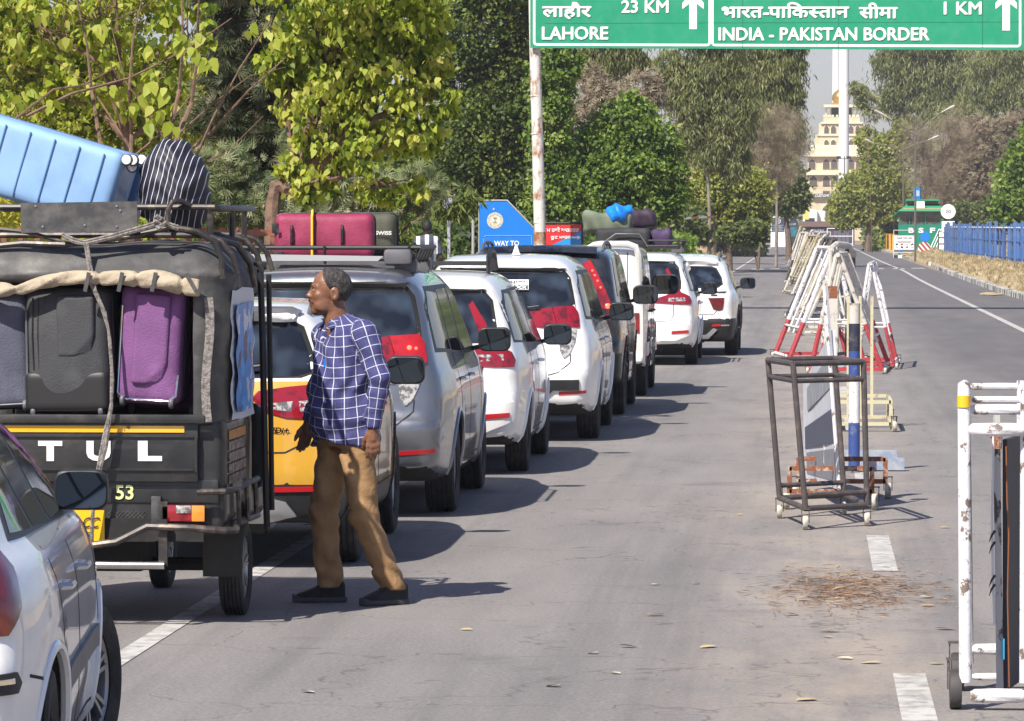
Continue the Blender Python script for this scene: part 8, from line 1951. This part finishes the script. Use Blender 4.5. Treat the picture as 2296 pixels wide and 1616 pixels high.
mb = MB(); mb.box(Bl(1862, 850, 32.6), (.10, .05, 1.25)); mb.build('channel_post', M_OWHITE, bd)
for y_, xa, xb in ((31.9, 1770, 1955), (33.2, 1790, 1985)):
    mb = MB()
    a = at(xa, 1100, y_); b = at(xb, 1100, y_)
    for z_ in (.13, .30): mb.bar(Vector((a.x, y_, z_)) - Vector((B0.x, B0.y, 0)), Vector((b.x, y_, z_)) - Vector((B0.x, B0.y, 0)), .035, .035)
    for e in (a, b): mb.bar(Vector((e.x - B0.x, y_ - B0.y, .12)), Vector((e.x - B0.x, y_ - B0.y, .31)), .035, .035, up=(0, 1, 0))
    for e, s_ in ((a, 1), (b, -1)): castor(bd, (e.x - B0.x - s_ * .02, y_ - B0.y, 0), .06, .045)
    mb.build('wheeled_frame', M_RUST, bd)
# C. blue and white pipe stand
C0 = ground_at(1915, 1060); ps_ = empty('pipe_stand', (C0.x, C0.y, 0), 0, 'blue and white banded upright pipe on flat feet beside the notice board', 'post')
for z0_, z1_, m_ in ((.05, .42, M_BPIPE), (.42, .78, M_WPIPE), (.78, 1.02, M_BPIPE), (1.02, 1.25, M_NPIPE), (1.25, 1.42, M_OWHITE)):
    mb = MB(); mb.tube([(0, 0, z0_), (0, 0, z1_)], .048, 12); mb.build('band', m_, ps_)
mb = MB(); mb.box((.15, .3, .06), (.55, .10, .10)); mb.box((.12, 1.8, .06), (.55, .08, .08)); mb.box((.0, 1.0, .05), (.06, 1.7, .05)); mb.build('foot', mat('pale_blue_steel', (.22, .27, .36), rough=.5, col2=(.4, .4, .4)), ps_)
# D. cream frame
D0 = ground_at(1930, 968); cf = empty('barricade', (D0.x, D0.y, 0), 0, 'low cream box frame with castors standing behind the blue and white pipe', 'barricade', BG)
mb = MB()
for z_ in (.08, .30): mb.bar((-.30, 0, z_), (.30, 0, z_), .035, .035); mb.bar((-.30, 1.6, z_), (.30, 1.6, z_), .035, .035); mb.bar((.30, 0, z_), (.30, 1.6, z_), .035, .035); mb.bar((-.30, 0, z_), (-.30, 1.6, z_), .035, .035)
for x_ in (-.3, .3):
    for y_ in (0, 1.6): mb.bar((x_, y_, .06), (x_, y_, .32), .035, .035, up=(0, 1, 0))
for x_ in (-.12, 0, .12): mb.bar((x_, .8, .1), (x_, .8, 1.35), .03, .03, up=(0, 1, 0))
mb.build('frame', mat('cream_frame', (.50, .46, .30), rough=.6, col2=(.25, .14, .08), c2lo=.55, c2hi=.7, c2scale=14), cf)
castor(cf, (.33, 0, 0), .055, .04, rz=.3); castor(cf, (.33, 1.6, 0), .055, .04); castor(cf, (-.33, 0, 0), .055, .04)
# E. trestles: two A shaped ends joined by rails, boards of barbed pipe between
def trestle(X, Y, wd, ht, ln, rz, m_up, m_lo, label, split=.42, thick=.028, lean=0, braces=True):
    o = empty('trestle_barricade', (X, Y, 0), rz, label, 'barricade', BG)
    for yy in (0, ln):
        for sx in (-1, 1):
            a = Vector((sx * wd / 2, yy, .05)); b = Vector((lean + sx * .02, yy, ht)); m_ = a.lerp(b, split)
            mb = MB(); mb.tube([a, m_], thick, 8); mb.m = 1; mb.tube([m_, b], thick, 8); mb.build('leg', [m_lo, m_up], o)
        mb = MB(); mb.bar((-wd / 2, yy, .07), (wd / 2, yy, .07), .04, .05); mb.build('foot_bar', m_lo, o)
        a = Vector((-wd / 2, yy, .05)).lerp(Vector((lean, yy, ht)), split); b = Vector((wd / 2, yy, .05)).lerp(Vector((lean, yy, ht)), split)
        mb = MB(); mb.tube([a, b], thick * .6, 6); mb.build('cross_bar', m_up, o)
        for sx in (-1, 1): castor(o, (sx * (wd / 2 + .04), yy, 0), .045, .035)
    mb = MB(); mb.tube([(lean, -.1, ht), (lean, ln + .1, ht)], thick, 8); mb.build('ridge_pole', m_up, o)
    if braces:
        mb = MB()
        for k in range(1, 3):
            t_ = k / 3; mb.tube([(-wd / 2 * (1 - .25), ln * t_, ht * .25), (lean, ln * t_, ht)], thick * .55, 6); mb.tube([(wd / 2 * .75, ln * t_, ht * .25), (lean, ln * t_, ht)], thick * .55, 6)
        for s_ in (-1, 1): mb.tube([(s_ * wd / 2, 0, .08), (s_ * wd / 2, ln, .08)], thick * .8, 6); mb.tube([(s_ * wd * .35, 0, ht * .3), (s_ * wd * .35, ln, ht * .3)], thick * .6, 6)
        mb.build('brace', m_up, o)
    return o
def tp(px, py): g = ground_at(px, py); return g.x, g.y
x1, y1 = tp(1893, 833)
trestle(x1 + .02, y1 - 1.0, 1.0, 1.66, 2.6, R(-3), M_OWHITE, M_RPIPE, 'tall off-white and red trestle right of the row, its ridge nearest the camera', .40, .034, -.12)
x2, y2 = tp(1852, 812)
trestle(x2, y2, 1.12, 1.72, 2.2, R(6), M_WPIPE, M_RPIPE, 'white trestle with splayed faded red feet left of the tall one', .33, .038, .12)
x3, y3 = tp(1962, 828)
trestle(x3 - .02, y3, .58, 1.52, 2.6, R(-2), M_WPIPE, M_RPIPE, 'narrow white trestle with bright red lower legs at the right of the row', .38, .026, -.05)
x4, y4 = tp(1815, 705)
trestle(x4 + .25, y4 - 6, 1.15, 1.78, 2.6, R(4), M_GPIPE, M_NPIPE, 'brown trestle with blue-black lower legs behind the white ones', .5, .040, .28)
trestle(x4 + .32, y4 + 2, 1.0, 1.75, 2.6, R(2), M_OWHITE, M_NPIPE, 'dirty white trestle with blue-black feet behind the brown one', .4, .036, .2)
mb = MB(); g = at(1880, 560, 66); mb.tube([(g.x - .12, 66, 1.70), (g.x - .02, 66.5, 1.78), (g.x + .14, 67, 1.76), (g.x + .24, 67.4, 1.62)], .055, 10)
pp = mb.mesh('cross_pole', M_OWHITE)
e_ = empty('barricade', (g.x, 66.6, 0), 0, 'grey pipe barricade whose fat bent top tube arches over the trestles', 'barricade', BG)
o_ = link('top_tube', pp, e_); o_.location = (-g.x, -66.6, 0)
for dx, dy in ((-.12, -.6), (-.02, -.1), (.14, .4), (.24, .8)):
    mb = MB(); mb.tube([(dx, dy, .05), (dx, dy, 1.70 if dx < .2 else 1.6)], .032, 8); mb.build('post', M_OWHITE if dx < 0 else M_GPIPE, e_)
mb = MB(); mb.bar((-.12, -.6, .12), (.24, .8, .12), .05, .05); mb.build('base_rail', M_GPIPE, e_)
far = [(1800, 640, 1.1, 1.8, 'brown trestle with a white foot, fifth in the row'), (1790, 600, 1.2, 1.9, 'cream trestle leaning left, sixth in the row'), (1803, 588, 1.3, 1.8, 'weathered timber-coloured trestle, seventh in the row'), (1790, 580, 1.4, 2.0, 'pale trestle farthest along the row'), (1822, 606, 1.0, 1.7, 'thin off-white trestle right of the cream one'), (1832, 752, .9, 1.55, 'slim grey trestle just behind the tall off-white one'), (1828, 682, 1.1, 1.7, 'off-white trestle with dark feet midway along the row'), (1812, 662, 1.2, 1.75, 'straw-coloured trestle leaning over its neighbour midway'), (1824, 625, 1.1, 1.7, 'grey-footed pale trestle beyond the midway pair')]
for k, (px, py, w_, h_, lb) in enumerate(far):
    x_, y_ = tp(px, py); trestle(x_ + .15, y_, w_, h_, 4.0 if y_ < 140 else 6.0, R((2, 1, 0, -1, -2, 3, -3, 4, -1)[k]), [M_OWHITE, mat('straw_pipe', (.38, .33, .22), rough=.7, var=.3)][k % 2], [M_GPIPE, M_OWHITE][k % 2], lb, .45, .045, .15 * (k % 3))
# F. big white frame at the right edge, with a board held inside
F0 = Vector((at(2160, 1500, 18.9).x, 18.9, 0)); wf = empty('barricade', F0, 0, 'white pipe frame cut off by the right edge, yellow paint on its top corner', 'barricade', BG)
def Fl(px, py, Y): return at(px, py, Y) - F0
a0 = Fl(2164, 1700, 18.7); a1 = Fl(2161, 868, 18.7); a0.z = .12
mb = MB(); mb.tube([a0, a1.lerp(a0, .02), a1 + Vector((.002, .02, .012))], .027, 12); mb.build('post', M_WPIPE, wf)
b1 = Fl(2163, 862, 19.5); b0 = Vector((b1.x + .02, b1.y, .12)); mb = MB(); mb.tube([b0, b1], .024, 12); mb.build('post', M_WPIPE, wf)
c1 = Fl(2302, 868, 18.7); c0_ = Vector((c1.x + .0, c1.y, .12)); mb = MB(); mb.tube([c0_, c1], .027, 12); mb.build('post', M_WPIPE, wf)
d1 = c1 + Vector((.02, .8, 0)); mb = MB(); mb.tube([Vector((d1.x, d1.y, .12)), d1], .024, 12); mb.build('post', M_WPIPE, wf)
def rail(px0, px1, py, Y, r, bow=0.0):
    a = Fl(px0, py, Y); b = Fl(px1, py, Y); mb = MB(); mb.tube([a, a.lerp(b, .08), a.lerp(b, .5), a.lerp(b, .92), b], [r * .7, r, r * 1.08, r, r * .7], 10); mb.build('rail', M_WPIPE, wf)
rail(2172, 2300, 866, 19.5, .0150); rail(2176, 2300, 896, 19.2, .0150); rail(2175, 2300, 918, 18.75, .022); rail(2172, 2300, 963, 18.65, .028)
rail(2180, 2300, 1455, 19.5, .024); rail(2180, 2300, 1517, 19.5, .016); rail(2176, 2300, 1560, 18.7, .030); rail(2176, 2300, 1596, 18.9, .018)
mb = MB(); mb.tube([a1, b1], .022, 10); mb.build('rail', M_WPIPE, wf)
mb = MB(); mb.tube([a1 + Vector((-.0, -.004, -.035)), a1 + Vector((-.0, -.004, -.085))], .0285, 12); mb.build('yellow_patch', mat('yellow_paint_patch', (.75, .45, .02), rough=.5), wf)
castor(wf, (a0.x - .04, a0.y + .05, 0), .085, .05, mat('dark_castor', (.05, .045, .045), rough=.7, var=.3)); castor(wf, (b0.x - .05, b0.y, 0), .085, .05, MATS['dark_castor'])
# inner battens and board
ib = empty('notice_board', F0, 0, 'dark board seen edge on with torn tape, held inside the white frame', 'sign board')
t1 = Fl(2234, 925, 19.0); t0 = Fl(2242, 1545, 19.0)
mb = MB(); mb.bar(t0, t1, .030, .030, up=(0, 1, 0)); mb.build('batten', mat('chipped_grey_batten', (.42, .42, .41), rough=.7, col2=(.06, .05, .045), c2lo=.5, c2hi=.58, c2scale=18, stretch=(1, 1, .4)), ib)
mb = MB(); t1b = Fl(2252, 990, 19.05); t0b = Fl(2300, 1560, 21.2); nrm = Vector((1, 0, 0))
pa, pb, pc_, pd = Fl(2248, 1548, 19.05), Fl(2248, 985, 19.05), Fl(2300, 1290, 21.5), Fl(2300, 1545, 21.5); pb2 = Fl(2252, 1000, 19.05)
mb.add([pa, pb, pa + Vector((.50, 2.6, 0)), pb + Vector((.50, 2.6, 0)), pa + Vector((.02, 0, 0)), pb + Vector((.02, 0, 0)), pa + Vector((.52, 2.6, 0)), pb + Vector((.52, 2.6, 0))], [(0, 1, 3, 2), (4, 5, 7, 6), (0, 1, 5, 4), (2, 3, 7, 6), (1, 3, 7, 5), (0, 2, 6, 4)])
mb.build('board', mat('dark_slate_board', (.028, .028, .040), rough=.6, var=.15), ib)
mb = MB(); mb.tube([Fl(2256, 1000, 18.98), Fl(2258, 1120, 18.97), Fl(2262, 1200, 18.97), Fl(2259, 1330, 18.97), Fl(2263, 1540, 18.97)], .003, 5); mb.build('orange_edge', mat('orange_trim', (.26, .09, .03), rough=.6), ib)
mb = MB(); mb.tube([Fl(2228, 975, 18.97), Fl(2224, 1150, 18.96), Fl(2226, 1290, 18.96), Fl(2230, 1400, 18.97)], .006, 5); mb.build('torn_tape', mat('white_tape', (.6, .6, .6), rough=.5), ib)
for py_ in (1215, 1290, 1310, 1190):
    mb = MB(); a = Fl(2231, py_, 18.95); mb.tube([a, a + Vector((-.015, -.01, -.02)), a + Vector((-.026, -.01, -.05))], [.006, .005, .001], 5); mb.build('torn_flap', M_BLACK, ib)
mb = MB(); mb.box(Fl(2249, 1455, 18.97), (.012, .01, .09)); mb.build('blue_tape', mat('light_blue_tape', (.05, .35, .6), rough=.4), ib)
mb = MB(); q = Fl(2236, 980, 18.98); mb.lathe([(.02, -.05), (.022, 0), (.02, .05)], Matrix.Translation(q), 10); mb.tube([q + Vector((-.03, 0, .0)), q + Vector((.03, -.02, .02))], .006, 5); mb.build('wire_binding', M_RUST, ib)
# ================================================================ air
hz = MB(); hz.box((0, 700, 38), (700, 1500, 80))
hm = bpy.data.materials.new('thin_haze'); hm.use_nodes = True; _t = hm.node_tree
for n_ in list(_t.nodes):
    if n_.type == 'BSDF_PRINCIPLED': _t.nodes.remove(n_)
_v = _t.nodes.new('ShaderNodeVolumePrincipled'); _v.inputs['Color'].default_value = (.90, .92, 1.0, 1); _v.inputs['Density'].default_value = .00028; _v.inputs['Anisotropy'].default_value = .2
_t.links.new(_v.outputs[0], _t.nodes['Material Output'].inputs['Volume'])
tag(hz.build('haze', hm), kind='stuff')
